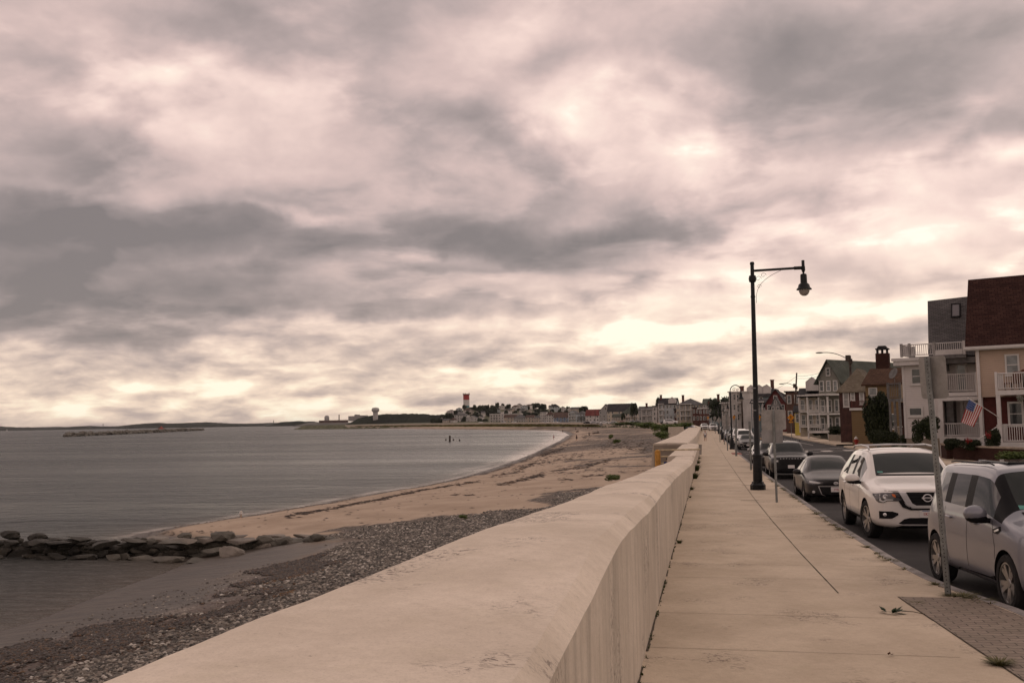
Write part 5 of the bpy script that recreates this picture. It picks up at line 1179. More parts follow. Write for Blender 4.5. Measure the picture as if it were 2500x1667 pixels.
# ------------------------------------------------------------------ people
SKIN = mat('skin', (.42, .24, .17), .6, .08, 5)
def person(loc, rz, h, joints, top, bottom, hair, label, name='person', shoes=None, seated=False):
    """continuous skinned body; joints override the standing pose"""
    J = dict(pel=(0, 0, .53), belly=(0, 0, .60), chest=(0, .005, .72), neck=(0, 0, .83), head=(0, -.005, .875), crown=(0, .005, .965),
             hL=(.055, 0, .51), kL=(.06, -.03, .28), aL=(.06, .01, .045), tL=(.062, -.07, .012), hR=(-.055, 0, .51), kR=(-.06, .01, .28), aR=(-.06, .09, .05), tR=(-.062, .02, .012),
             sL=(.105, 0, .80), eL=(.135, .02, .64), wL=(.14, -.03, .49), fL=(.14, -.045, .44), sR=(-.105, 0, .80), eR=(-.135, -.01, .64), wR=(-.14, .03, .49), fR=(-.14, .03, .44))
    J.update(joints)
    rad = dict(pel=.085, belly=.075, chest=.088, neck=.032, head=.052, crown=.03, hL=.055, kL=.033, aL=.021, tL=.018, hR=.055, kR=.033, aR=.021, tR=.018, sL=.034, eL=.025, wL=.017, fL=.012, sR=.034, eR=.025, wR=.017, fR=.012)
    E = [('pel', 'belly'), ('belly', 'chest'), ('chest', 'neck'), ('neck', 'head'), ('head', 'crown'), ('pel', 'hL'), ('hL', 'kL'), ('kL', 'aL'), ('aL', 'tL'), ('pel', 'hR'), ('hR', 'kR'), ('kR', 'aR'), ('aR', 'tR'), ('chest', 'sL'), ('sL', 'eL'), ('eL', 'wL'), ('wL', 'fL'), ('chest', 'sR'), ('sR', 'eR'), ('eR', 'wR'), ('wR', 'fR')]
    def skin(keys, edges, infl, m, nm, parent):
        ks = list(keys); me = bpy.data.meshes.new(nm); me.from_pydata([tuple(c * h for c in J[k_]) for k_ in ks], [(ks.index(a), ks.index(b_)) for a, b_ in edges], [])
        o = bpy.data.objects.new(nm, me); COL.objects.link(o)
        md = o.modifiers.new('skin', 'SKIN'); sd = o.modifiers.new('s', 'SUBSURF'); sd.levels = 1; sd.render_levels = 1
        for i, k_ in enumerate(ks):
            r_ = rad[k_] * h * infl; me.skin_vertices[0].data[i].radius = (r_ * (1.25 if k_ in ('chest', 'pel', 'belly') else 1), r_ * (.8 if k_ in ('chest', 'belly', 'pel') else 1))
        me.skin_vertices[0].data[0].use_root = True
        m2 = bpy.data.meshes.new_from_object(o.evaluated_get(bpy.context.evaluated_depsgraph_get())); bpy.data.objects.remove(o)
        m2.materials.clear(); m2.materials.append(m); m2.polygons.foreach_set('use_smooth', [True] * len(m2.polygons)); m2.polygons.foreach_set('material_index', [0] * len(m2.polygons))
        o = bpy.data.objects.new(nm, m2); COL.objects.link(o); o.parent = parent; return o
    t = skin(J, E, 1., SKIN, name, None); t.location = loc; t.rotation_euler.z = rz; tag(t, label, 'person')
    skin(['belly', 'chest', 'pel', 'sL', 'eL', 'sR', 'eR'], [('belly', 'chest'), ('belly', 'pel'), ('chest', 'sL'), ('sL', 'eL'), ('chest', 'sR'), ('sR', 'eR')], 1.16, top, 'shirt', t)
    skin(['pel', 'hL', 'kL', 'hR', 'kR'], [('pel', 'hL'), ('hL', 'kL'), ('pel', 'hR'), ('hR', 'kR')], 1.14, bottom, 'trousers', t)
    c_ = Vector(J['head']) * h; b = MB(); b.blob(c_ + Vector((0, .012 * h, .045 * h)), (.056 * h, .062 * h, .052 * h), 2, 2, jag=.04); b.build('hair', hair, t, True)
    b = MB(); b.blob(c_ + Vector((0, -.055 * h, .01 * h)), (.008 * h, .012 * h, .013 * h), 2, 1, jag=0)
    b.build('nose', SKIN, t, True)
    b = MB(); 
    for s_ in (1, -1): b.blob(c_ + Vector((s_ * .020 * h, -.05 * h, .028 * h)), (.006 * h, .004 * h, .004 * h), 2, 1, jag=0)
    b.build('eyes', IRON, t, True)
    return t
WSH = mat('white_shirt', (.62, .60, .57), .85); GSH = mat('grey_shorts', (.17, .16, .17), .9); HAIR = mat('brown_hair', (.10, .065, .045), .7); NAVY = mat('blue_shirt', (.018, .03, .12), .85)
RSH = mat('red_swimsuit', (.32, .04, .04), .8); DARKC = mat('dark_clothes', (.03, .03, .035), .9)
person((-.04, 142.7, road_z(142.7)), 0, 1.62, {}, WSH, GSH, HAIR, 'person in a white top and grey shorts walking along the sidewalk')
a = at(1630, 1116, 57); person((a.x, 57, a.z - 1.72), R(200), 1.78, {}, NAVY, DARKC, IRON, 'person in a dark blue shirt and dark cap going down the beach stairs')
a = gnd(1352, 1071, z=SEA); person((a.x, a.y, SEA - .25), R(100), 1.6, {}, RSH, RSH, HAIR, 'bather in red standing in the shallow water near the curve of the beach')
for px_, py_, lb, m1 in ((1374, 1054, 'tiny figure at the water line where the beach curves', DARKC), (1408, 1078, 'tiny figure in dark clothes on the sand right of the bather in red', DARKC), (1406, 1052, 'upright dark figure on the far beach near driftwood', NAVY), (1435, 1052, 'dark figure beside a heap on the far upper beach', DARKC)):
    a = gnd(px_, py_, z=-3.3); person((a.x, a.y, float(beach_z(np.array([a.x]), np.array([a.y]))[0])), R(60), 1.65, {}, m1, DARKC, HAIR, lb)

for i_, (pa, Ya, pb, Yb, lb) in enumerate((((1944, 917), 190, (2074, 872), 128, 'upper overhead cable sagging between the two wooden utility poles'), ((1944, 923), 190, (2074, 880), 128, 'lower overhead cable sagging between the two wooden utility poles'), ((1944, 919), 190, (1812, 978), 230, 'overhead cable running from the brown block pole to the dark far pole'))):
    A_, B2 = at(*pa, Ya), at(*pb, Yb); t = empty('overhead_cable', A_, 0, lb, 'cable', 'overhead cables'); b = MB(); b.tube([tuple((B2 - A_) * k_ - Vector((0, 0, 3.2 * k_ * (1 - k_)))) for k_ in np.linspace(0, 1, 12)], .025, 4); b.build('cable', IRON, t)
# ------------------------------------------------------------------ houses
WINF = mat('window_trim', (.56, .54, .51), .6, .05, 2); PANE = mat('window_pane', (.03, .034, .036), .08, .2, 2, spec=.7)
PANEL_ = mat('window_pane_pale', (.16, .17, .175), .12, .3, 2, spec=.7)
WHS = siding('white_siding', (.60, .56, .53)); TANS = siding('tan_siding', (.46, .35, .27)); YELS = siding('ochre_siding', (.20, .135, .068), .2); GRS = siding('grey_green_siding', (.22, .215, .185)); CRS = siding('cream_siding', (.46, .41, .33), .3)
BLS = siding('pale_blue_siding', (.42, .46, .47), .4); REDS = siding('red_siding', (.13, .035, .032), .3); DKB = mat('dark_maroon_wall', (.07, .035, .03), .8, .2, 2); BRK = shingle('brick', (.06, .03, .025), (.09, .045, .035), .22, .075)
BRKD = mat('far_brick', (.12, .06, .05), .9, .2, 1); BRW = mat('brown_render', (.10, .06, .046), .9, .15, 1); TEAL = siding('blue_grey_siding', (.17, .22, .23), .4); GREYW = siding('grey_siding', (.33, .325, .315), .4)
RDK = shingle('dark_brown_shingle', (.050, .026, .024), (.085, .045, .038), .34, .16); RGR = shingle('grey_shingle', (.135, .13, .13), (.20, .19, .19), .3, .12); ROL = shingle('olive_shingle', (.16, .135, .10), (.24, .205, .155), .3, .16)
RBR = shingle('brown_shingle', (.065, .037, .025), (.11, .062, .040)); RDB = mat('brown_far_roof', (.085, .055, .045), .9, .2, .5); RBK = mat('black_roof', (.035, .034, .036), .9, .25, .6); RGY = mat('grey_roof', (.10, .10, .10), .9, .2, .5); RRD = mat('red_roof', (.14, .04, .035), .9, .2, .5); RGN = mat('green_roof', (.075, .085, .07), .9, .2, .5); FWH = mat('far_white_wall', (.50, .475, .45), .8, .15, .3); FCR = mat('far_cream_wall', (.42, .36, .30), .8, .2, .3); FGY = mat('far_grey_wall', (.30, .29, .28), .8, .2, .3); FBL = mat('far_blue_wall', (.13, .17, .24), .8, .2, .3)
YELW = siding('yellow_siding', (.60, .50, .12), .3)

def window(parent, x, z, w, h, y=0, frame=.08, side=None, det=True, pane=None, mull=True):
    """window on the face y=const of the house frame (looking along +y); parts: frame mesh with its pane below it"""
    b = MB(); d = .05 if det else .12
    b.box(x - w / 2 - frame, x + w / 2 + frame, y - d, y + .02, z - h / 2 - frame, z - h / 2); b.box(x - w / 2 - frame, x + w / 2 + frame, y - d, y + .02, z + h / 2, z + h / 2 + frame)
    b.box(x - w / 2 - frame, x - w / 2, y - d, y + .02, z - h / 2, z + h / 2); b.box(x + w / 2, x + w / 2 + frame, y - d, y + .02, z - h / 2, z + h / 2)
    if mull: b.box(x - w / 2, x + w / 2, y - d * .6, y + .01, z - .025, z + .025)
    if det:
        b.box(x - w / 2 - frame - .04, x + w / 2 + frame + .04, y - d - .05, y + .02, z - h / 2 - frame - .05, z - h / 2 - frame + .002)
        o = b.build('window', WINF, parent); p = MB(); p.box(x - w / 2, x + w / 2, y - .02, y - .002, z - h / 2, z + h / 2); p.build('pane', pane or PANE, o)
    else:
        b.box(x - w / 2, x + w / 2, y - .05, y + .01, z - h / 2, z + h / 2, mi=1); o = b.build('window', [WINF, pane or PANE], parent)
    return o
def railing(parent, p0, p1, h, m, n=None, name='railing', postw=.09, posts=True):
    p0, p1 = Vector(p0), Vector(p1); L = (p1 - p0).length; n = n or max(3, int(L / .125)); u = (p1 - p0) / L; a = math.atan2(u.y, u.x)
    b = MB()
    def bar(c_, hx, hy, hz):
        Mx = Matrix.Translation(c_) @ Matrix.Rotation(a, 4, 'Z'); b.box(-hx, hx, -hy, hy, -hz, hz, Mx)
    for i in range(1, n): bar(p0.lerp(p1, i / n) + Vector((0, 0, h * .5 + .03)), .018, .018, h * .5 - .07)
    sl_ = u.z
    for zz_, tt in ((h, .035), (.10, .03)):
        q0, q1 = p0 + Vector((0, 0, zz_)), p1 + Vector((0, 0, zz_)); b.tube([q0, q1], tt, 4)
    if posts:
        for q in (p0, p1): bar(q + Vector((0, 0, h * .5 + .05)), postw / 2, postw / 2, h * .5 + .05)
    return b.build(name, m, parent)
def roof_mesh(kind, w, d, z, h, ov, Z0=0., back=None):
    b = MB(); o = ov; th = .14
    def slab(q):
        q = [Vector(v) for v in q]; n = (q[1] - q[0]).cross(q[2] - q[0]).normalized(); n = n if n.z > 0 else -n
        k_ = len(q); v = q + [p - Vector((0, 0, th)) for p in q]
        b.add(v, [tuple(range(k_)), tuple(range(k_, 2 * k_))] + [(i, (i + 1) % k_, k_ + (i + 1) % k_, k_ + i) for i in range(k_)])
    if kind == 'gf':     # gable to the front
        e = h * o / (w / 2)
        slab([(-o, -o, z - e), (w / 2, -o, z + h), (w / 2, d + o, z + h), (-o, d + o, z - e)]); slab([(w + o, -o, z - e), (w / 2, -o, z + h), (w / 2, d + o, z + h), (w + o, d + o, z - e)])
    elif kind == 'gs':
        e = h * o / (d / 2)
        slab([(-o, -o, z - e), (-o, d / 2, z + h), (w + o, d / 2, z + h), (w + o, -o, z - e)]); slab([(-o, d + o, z - e), (-o, d / 2, z + h), (w + o, d / 2, z + h), (w + o, d + o, z - e)])
    elif kind == 'hip':
        m_ = min(w, d) / 2; r0, r1 = (m_, w - m_) if w >= d else (w / 2, w / 2); y0, y1 = (d / 2, d / 2) if w >= d else (m_, d - m_); e = h * o / m_
        c = [(-o, -o, z - e), (w + o, -o, z - e), (w + o, d + o, z - e), (-o, d + o, z - e)]; A, B = (r0, y0, z + h), (r1, y1, z + h)
        if w >= d: slab([c[0], c[1], B, A]); slab([c[1], c[2], B]); slab([c[2], c[3], A, B]); slab([c[3], c[0], A])
        else: slab([c[0], c[1], A]); slab([c[1], c[2], B, A]); slab([c[2], c[3], B]); slab([c[3], c[0], A, B])
    elif kind == 'flat':
        b.box(-o, w + o, -o, d + o, z, z + max(.25, h))
    elif kind == 'mansard':
        i_ = min(w, d) * .18
        v = [(-o, -o, z), (w + o, -o, z), (w + o, d + o, z), (-o, d + o, z), (i_, i_, z + h), (w - i_, i_, z + h), (w - i_, d - i_, z + h), (i_, d - i_, z + h)]
        b.add(v, [(0, 1, 5, 4), (1, 2, 6, 5), (2, 3, 7, 6), (3, 0, 4, 7), (4, 5, 6, 7), (3, 2, 1, 0)])
    return b
def walls_mesh(kind, w, d, z, h, down=2.):
    b = MB()
    if kind == 'gf':
        f = [(0, 0, -down), (w, 0, -down), (w, 0, z), (w / 2, 0, z + h - .1), (0, 0, z)]; bk = [(x, d, zz_) for x, _, zz_ in f]
        b.add(f + bk, [(0, 1, 2, 3, 4), (5, 9, 8, 7, 6), (0, 4, 9, 5), (1, 6, 7, 2)])
    elif kind == 'gs':
        f = [(0, 0, -down), (0, d, -down), (0, d, z), (0, d / 2, z + h - .1), (0, 0, z)]; bk = [(w, y, zz_) for _, y, zz_ in f]
        b.add(f + bk, [(0, 1, 2, 3, 4), (5, 9, 8, 7, 6), (0, 4, 9, 5), (1, 6, 7, 2)])
    else: b.box(0, w, 0, d, -down, z)
    return b
def house(q0, q1, ye, yr, yb, Y, label, wm, rm, kind='gs', depth=9, yaw=-12, rows=2, cols=3, det=False, ov=.3, chimney=None, name='house', group=None, wscale=1., balcony=None, down=2., wdark=None, cat='house', porchm=None):
    """surveyed house: q0,q1 = left/right limits, ye/yr/yb = eaves, ridge and base heights read off the photo, Y = distance"""
    c0_ = at(q0, yb, Y); n = (math.sin(R(yaw)), -math.cos(R(yaw)), 0); c1_ = onplane(q1, yb, c0_, n); w = (Vector((c1_.x, c1_.y, 0)) - Vector((c0_.x, c0_.y, 0))).length
    cm = onplane((q0 + q1) / 2, ye, c0_, n); z = cm.z - c0_.z
    off = depth / 2 if kind in ('gs',) else (0 if kind == 'gf' else depth / 3)
    pr = Vector((cm.x, cm.y, 0)) + Vector((-math.sin(R(yaw)), math.cos(R(yaw)), 0)) * off
    cr = onplane((q0 + q1) / 2, yr, pr, n); h = max(.2, cr.z - cm.z)
    t = empty(name, c0_, R(yaw), label, cat, group)
    walls_mesh(kind, w, depth, z, h, down).build('wall', wm, t)
    rf = roof_mesh(kind, w, depth, z, h, ov).build('roof', rm, t)
    if chimney is not None:
        for cf in (chimney if isinstance(chimney, (list, tuple)) else [chimney]):
            b = MB(); cx_ = w * cf; cw = max(.45, w * .035); b.box(cx_ - cw, cx_ + cw, depth * .35, depth * .35 + cw * 2, z + h * .4, z + h + 1.3 * max(1, w / 12)); b.box(cx_ - cw - .1, cx_ + cw + .1, depth * .35 - .1, depth * .35 + cw * 2 + .1, z + h + 1.2 * max(1, w / 12), z + h + 1.45 * max(1, w / 12)); b.build('chimney', BRKD if not det else BRK, rf)
    if rows and cols:
        fh = z / rows; rnd = random.Random(int(q0 * 7 + yb))
        for r_ in range(rows):
            for c_ in range(cols):
                if rnd.random() < .06: continue
                ww, hh = min(1.15, w / cols * .42) * wscale, min(1.5, fh * .52); x = w * (c_ + .5) / cols + rnd.uniform(-.06, .06) * w / cols; zz_ = fh * (r_ + .54)
                if balcony and r_ in balcony[2] and w * balcony[0] < x < w * balcony[1]: hh = fh * .62; zz_ = fh * (r_ + .42)
                window(t, x, zz_, ww, hh, 0, .12 if not det else .08, det=det, pane=PANE if rnd.random() < .7 else PANEL_)
        if kind == 'gf' and h > 2: window(t, w / 2, z + h * .32, min(1., w * .14), min(1.2, h * .35), 0, .12, det=det)
        # a column of side windows, seen from along the street
        for r_ in range(rows):
            for c_ in range(2):
                y = depth * (c_ + .5) / 2; zz_ = fh * (r_ + .54); hh = min(1.4, fh * .5)
                b = MB(); b.box(-.08, .02, y - .6, y + .6, zz_ - hh / 2 - .1, zz_ + hh / 2 + .1); b.box(-.10, -.07, y - .5, y + .5, zz_ - hh / 2, zz_ + hh / 2, mi=1); b.build('window', [WINF, PANE], t)
    if balcony:
        b0, b1, lv = balcony[:3]; bd = balcony[3] if len(balcony) > 3 else 1.8; fh = z / rows; pm_ = porchm or WHT
        lv = list(lv)
        for r_ in lv:
            b = MB(); b.box(w * b0, w * b1, -bd, -.02, fh * r_ - .22, fh * r_); b.build('balcony_floor', pm_, t)
            railing(t, (w * b0 + .1, -bd + .08, fh * r_), (w * b1 - .1, -bd + .08, fh * r_), 1.0, pm_, n=max(5, int((b1 - b0) * w / (.13 if det else .3))))
        b = MB(); b.box(w * b0 - .1, w * b1 + .1, -bd - .1, -.02, min(z, fh * (max(lv) + 1)) - .02, min(z, fh * (max(lv) + 1)) + .22); b.build('porch_roof', pm_, t)
        for x in np.linspace(w * b0 + .1, w * b1 - .1, 2 + int((b1 - b0) * w / 4)):
            b = MB(); b.box(x - .1, x + .1, -bd, -bd + .2, -down * .5, min(z, fh * (max(lv) + 1)) - .22); b.build('porch_post', pm_, t)
    t['dims'] = [w, z, h]; return t, w, z, h

# --- far side of the bay and end of the street (from left to right)
def H(z0, z1, *a, **k): return house(z0[0], z1[0], z0[1], a[0], z1[1], *a[1:], **k)
FG = 'houses across the bay'
house(*[Z5(350, 0)[0], Z5(540, 0)[0], 1013, 1009, 1031], 1200, 'pale flat house row at the foot of the hill, left of the gabled white house', FWH, RGY, 'hip', 12, 0, 3, 5, group=FG)
house(Z5(520, 0)[0], Z5(680, 0)[0], 1021, 1014, 1031, 1190, 'small white gabled house at the hill foot left of dark trees', FWH, RGY, 'gf', 12, 0, 2, 3, group=FG)
house(Z5(200, 0)[0], Z5(345, 0)[0], 1022, 1017, 1031, 1220, 'leftmost pale house at the foot of the hill', FCR, RGY, 'hip', 12, 0, 2, 4, group=FG)
t, w, z, h = house(Z5(860, 0)[0], Z5(1300, 0)[0], 1011, 1009.5, 1031.5, 1120, 'long white flat roofed apartment building at the foot of the hill', FWH, FWH, 'flat', 14, 0, 3, 11, group=FG, balcony=(0, .3, (0, 1, 2)), name='apartment_building', cat='building', ov=.5)
b = MB(); b.box(w * .33, w * .42, 4, 8, z, z + 2.5); b.build('roof_hut', FWH, t); b = MB(); b.box(w * .58, w * .68, 4, 8, z, z + 3.4); b.build('roof_hut', FWH, t)
house(Z5(1060, 0)[0], Z5(1240, 0)[0], 1018, 1012, 1031.5, 1060, 'brown roofed cream house in front of the white apartment building', FCR, RDB, 'gs', 10, 0, 2, 4, group=FG)
house(Z5(1200, 0)[0], Z5(1375, 0)[0], 1019, 1012, 1031.5, 1040, 'grey and white house right of the apartment building', FGY, RGY, 'hip', 10, 0, 2, 5, group=FG)
house(Z5(1370, 0)[0], Z5(1490, 0)[0], 1018, 1013, 1031, 960, 'cream house with a brown roof left of the tall white house', FCR, RDB, 'gs', 10, 0, 2, 3, group=FG)
house(Z5(1490, 0)[0], Z5(1590, 0)[0], 1019, 1013, 1031, 950, 'beige low house directly left of the tall white house', FCR, RGY, 'hip', 10, 0, 2, 3, group=FG)
house(Z5(1580, 0)[0], Z5(1668, 0)[0], 1005.5, 1004, 1031, 900, 'tall white narrow flat topped house across the bay', FWH, RGY, 'flat', 10, 0, 4, 3, group=FG)
house(Z5(1668, 0)[0], Z5(1775, 0)[0], 1012, 1004, 1031, 890, 'white house with a brown hip roof right of the tall narrow house', FWH, RDB, 'hip', 12, 0, 3, 3, group=FG)
house(Z5(1775, 0)[0], Z5(1985, 0)[0], 1018, 1006, 1030.5, 800, 'dark barn roofed house with blue walls across the bay', FBL, RDB, 'gs', 16, 0, 2, 4, group=FG)
house(Z5(1985, 0)[0], Z5(2100, 0)[0], 1008, 1001.5, 1030.5, 730, 'pale blue tall house right of the dark barn roofed house', BLS, RGY, 'gf', 12, -5, 3, 3, group=FG, balcony=(.1, .9, (1, 2)))
house(Z5(2100, 0)[0], Z5(2235, 0)[0], 1010, 1003, 1030, 700, 'light grey house with dark balconies left of the red roofed house', BLS, RGY, 'hip', 12, -5, 3, 3, group=FG, balcony=(.2, 1., (1,)), porchm=RBK)
house(Z6(200, 0)[0], Z6(425, 0)[0], 1013.5, 999, 1029.5, 620, 'white house with a steep red roof across the bay', FWH, RRD, 'gs', 11, -2, 2, 4, group=FG)
house(Z6(425, 0)[0], Z6(640, 0)[0], 1003, 986, 1029.5, 560, 'grey gabled house with bay windows left of the wide dark roofed house', GREYW, RGY, 'gf', 14, -2, 3, 4, group=FG)
t, w, z, h = house(Z6(560, 0)[0], Z6(1010, 0)[0], 1003, 985, 1029.5, 540, 'wide house with a long dark gable roof across the bay', CRS, RBK, 'gs', 14, -2, 3, 8, group=FG)
house(Z6(640, 0)[0], Z6(830, 0)[0], 1017, 1010, 1029, 520, 'green roofed porch wing in front of the wide dark roofed house', CRS, RGN, 'gs', 6, -2, 1, 7, group=FG)
house(Z6(800, 0)[0], Z6(1060, 0)[0], 1008, 990, 1028.5, 510, 'olive green house with a broad green roof beside tall dark tree', FCR, RGN, 'hip', 12, -2, 2, 5, group=FG, balcony=(.1, 1., (0,)))
house(*[Z4(70, 0)[0], Z4(360, 0)[0], 1000, 991.5, 1028.5], 470, 'grey house with white pilasters and red chimney across the bay', GREYW, RGY, 'gs', 12, -4, 2, 4, group=FG, chimney=.48, balcony=(.2, .98, (1,), 1.))
house(Z4(350, 0)[0], Z4(480, 0)[0], 993, 990, 1028, 455, 'narrow white house between the grey house and the pale blue house', FWH, RGY, 'flat', 10, -4, 3, 2, group=FG)
t, w, z, h = house(Z4(455, 0)[0], Z4(800, 0)[0], 986, 971.5, 1026.5, 440, 'pale blue three storey house with a black gambrel roof', BLS, RBK, 'gs', 12, -4, 3, 5, group=FG, balcony=(0.02, .30, (1, 2)), chimney=.1)
b = MB(); b.prism([(0, 0), (3.2, 0), (3.2, 1.6), (1.6, 2.8), (0, 1.6)], 0, 4, Matrix.Translation((w * .58, 2.5, z + .2)) @ Matrix.Rotation(R(90), 4, 'X')); b.build('dormer', FWH, t)
house(Z4(760, 0)[0], Z4(880, 0)[0], 1002, 996, 1027, 430, 'low dark fronted shop between the pale blue and the cream porch house', DKB, RBK, 'flat', 8, -4, 1, 2, group=FG, name='shop', cat='shop')
t, w, z, h = house(Z4(800, 0)[0], Z4(1310, 0)[0], 987, 972.5, 1029, 400, 'large cream house with a grey hip roof and two rows of white balconies', CRS, RGY, 'hip', 14, -4, 3, 8, group=FG, balcony=(.15, .58, (1, 2), 2.4), chimney=.22)
house(Z4(1110, 0)[0], Z4(1232, 0)[0], 996, 994, 1030, 385, 'dark brick house with a flat roof left of the small brick house', BRKD, RBK, 'flat', 8, -4, 2, 2, group=FG)
house(Z4(1232, 0)[0], Z4(1430, 0)[0], 998, 995, 1029, 380, 'small brick house with a white flat cornice and pale window', BRKD, WHT, 'flat', 8, -4, 2, 3, group=FG, ov=.5)
house(Z4(1425, 0)[0], Z4(1650, 0)[0], 996, 972, 1032, 360, 'blue grey house with a broad olive roof behind the flag mast', TEAL, RGN, 'hip', 16, -4, 3, 4, group=FG, chimney=.75)
house(Z4(1310, 0)[0], Z4(1440, 0)[0], 985, 973, 1032, 392, 'house with an olive roof between the cream porch house and the flag mast', GREYW, RGN, 'gs', 12, -4, 3, 2, group=FG)
SG = 'houses along the street'
house(Z3(445, 0)[0], Z3(520, 0)[0], 985, 982, 1034, 285, 'narrow white house left of the white three storey block', WHS, FWH, 'flat', 9, -8, 3, 2, group=SG, balcony=(.0, 1., (1, 2), 1.2))
house(Z3(515, 0)[0], Z3(655, 0)[0], 957.5, 956, 1032, 262, 'white three storey house with balconies and a tall red chimney', FWH, FWH, 'flat', 10, -8, 3, 4, group=SG, chimney=.82, balcony=(.55, 1., (1, 2), 1.3))
house(Z3(650, 0)[0], Z3(722, 0)[0], 957, 956, 1034, 256, 'plain white blank sided block beside the red chimney', FWH, FWH, 'flat', 12, -8, 0, 0, group=SG)
t, w, z, h = house(Z3(640, 0)[0], Z3(1070, 0)[0], 966, 940, 1030, 275, 'big grey house with a broad black roof and white dormers', TEAL, RBK, 'hip', 18, -8, 3, 8, group=SG, chimney=.65)
for cf in (.2, .38, .55):
    b = MB(); b.prism([(-1.1, 0), (1.1, 0), (1.1, 1.6), (0, 2.5), (-1.1, 1.6)], 0, 4, Matrix.Translation((w * cf, 5.2, z + .6)) @ Matrix.Rotation(R(90), 4, 'X')); b.build('dormer', FWH, t)
house(Z3(725, 0)[0], Z3(860, 0)[0], 982, 974, 1034, 240, 'dark blue grey house behind the tall lamp pole', TEAL, RBK, 'gs', 9, -8, 2, 3, group=SG, balcony=(.1, .9, (1,), 1.5))
house(Z3(862, 0)[0], Z3(1062, 0)[0], 984, 948, 1032, 225, 'red house with a steep gable and pale trim', REDS, RBK, 'gf', 10, -8, 2, 3, group=SG, ov=.5)
house(Z3(915, 0)[0], Z3(1005, 0)[0], 990, 966, 1032, 212, 'small pale grey gable front before the red house', GREYW, RGY, 'gf', 5, -8, 2, 2, group=SG, ov=.3)
house(Z3(1060, 0)[0], Z3(1205, 0)[0], 957, 955, 1034, 205, 'brown flat roofed block beside the utility pole', BRW, RBK, 'flat', 9, -9, 2, 2, group=SG)
house(Z3(1140, 0)[0], Z3(1200, 0)[0], 1004, 990, 1040, 180, 'tiny bright yellow house with a dark roof', YELW, RBK, 'gs', 5, -9, 1, 1, group=SG)
t, w, z, h = house(Z3(1190, 0)[0], Z3(1400, 0)[0], 967, 947, 1040, 170, 'cream house with open porches and a small dormer left of the grey gabled house', CRS, RBK, 'gs', 9, -10, 2, 3, group=SG, balcony=(0, .95, (0, 1), 1.8))
b = MB(); b.prism([(-1, 0), (1, 0), (1, 1.5), (0, 2.3), (-1, 1.5)], 0, 4, Matrix.Translation((w * .6, 4.6, z + .9)) @ Matrix.Rotation(R(90), 4, 'X')); b.build('dormer', FWH, t)
# ------------------------------------------------------------------ the near houses, built with full detail
RAILW = mat('white_vinyl', (.60, .575, .55), .5, .05, 3); CONC = mat('planter_cap', (.34, .28, .22), .9, .2, 4, .2); DECKG = mat('grey_deck', (.16, .155, .15), .8, .2, 3)
class Face:
    """a wall plane; P(px,py,off) gives local x,z of the photo point on the plane standing `off` metres in front of it"""
    def __init__(s, px, py, Y=None, yaw=-24.9, p=None, back=0.):
        s.yaw = yaw; s.n = Vector((math.sin(R(yaw)), -math.cos(R(yaw)), 0)); s.u = Vector((math.cos(R(yaw)), math.sin(R(yaw)), 0))
        s.o = (Vector(p) if p is not None else at(px, py, Y)) - s.n * back
    def P(s, px, py, off=0.):
        q = onplane(px, py, s.o + s.n * off, s.n) - s.o; return q.dot(s.u), q.z
# ---- tan house
pc = gnd(2437, 1091, z=.30); F1 = Face(0, 0, p=pc, back=2.3)
t = empty('tan_house', F1.o, R(F1.yaw), 'tan clapboard house with a steep dark brown shingle roof, cut off by the right edge', 'house', 'near houses'); P = F1.P
x0 = P(2386, 960)[0]; xr = x0 + 13; ze = P(2386, 853)[1]; zl = P(2420, 969)[1]; zt = P(2361, 683, -.8)[1]
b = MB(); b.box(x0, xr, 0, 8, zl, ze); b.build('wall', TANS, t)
b = MB(); b.box(x0 + .25, xr, .35, 8, -1.5, zl - .004); b.build('lower_wall', mat('dark_red_wall', (.085, .022, .018), .8, .15, 3), t)
b = MB(); b.add([(x0 - .5, -.35, ze + .12), (xr, -.35, ze + .12), (xr, .9, zt), (x0 - .35, .9, zt), (x0 - .5, 8.4, ze + .12), (xr, 8.4, ze + .12), (xr, 7.1, zt), (x0 - .35, 7.1, zt)], [(0, 1, 2, 3), (5, 4, 7, 6), (3, 2, 6, 7), (0, 3, 7, 4), (1, 5, 6, 2), (0, 4, 5, 1)])
rf = b.build('roof', RDK, t)
b = MB(); b.box(x0 - .55, xr, -.45, 0, ze - .06, ze + .13); b.box(x0 - .55, xr, -.52, -.42, ze + .0, ze + .16); b.build('gutter', RAILW, t)
b = MB(); xd = P(2389, 900)[0]; b.box(xd - .09, xd + .09, -.14, -.01, -.6, ze); b.build('downspout', RAILW, t)
xa, za = P(2457, 869); xb, zb_ = P(2486, 912); window(t, (xa + xb) / 2, (za + zb_) / 2, xb - xa, za - zb_, 0, .1, pane=PANEL_)
window(t, (xa + xb) / 2 + 3.2, (za + zb_) / 2, xb - xa, za - zb_, 0, .1)
xa, za = P(2462, 985); xb, zb_ = P(2494, 1035); window(t, (xa + xb) / 2, (za + zb_) / 2, xb - xa, za - zb_, .34, .12)
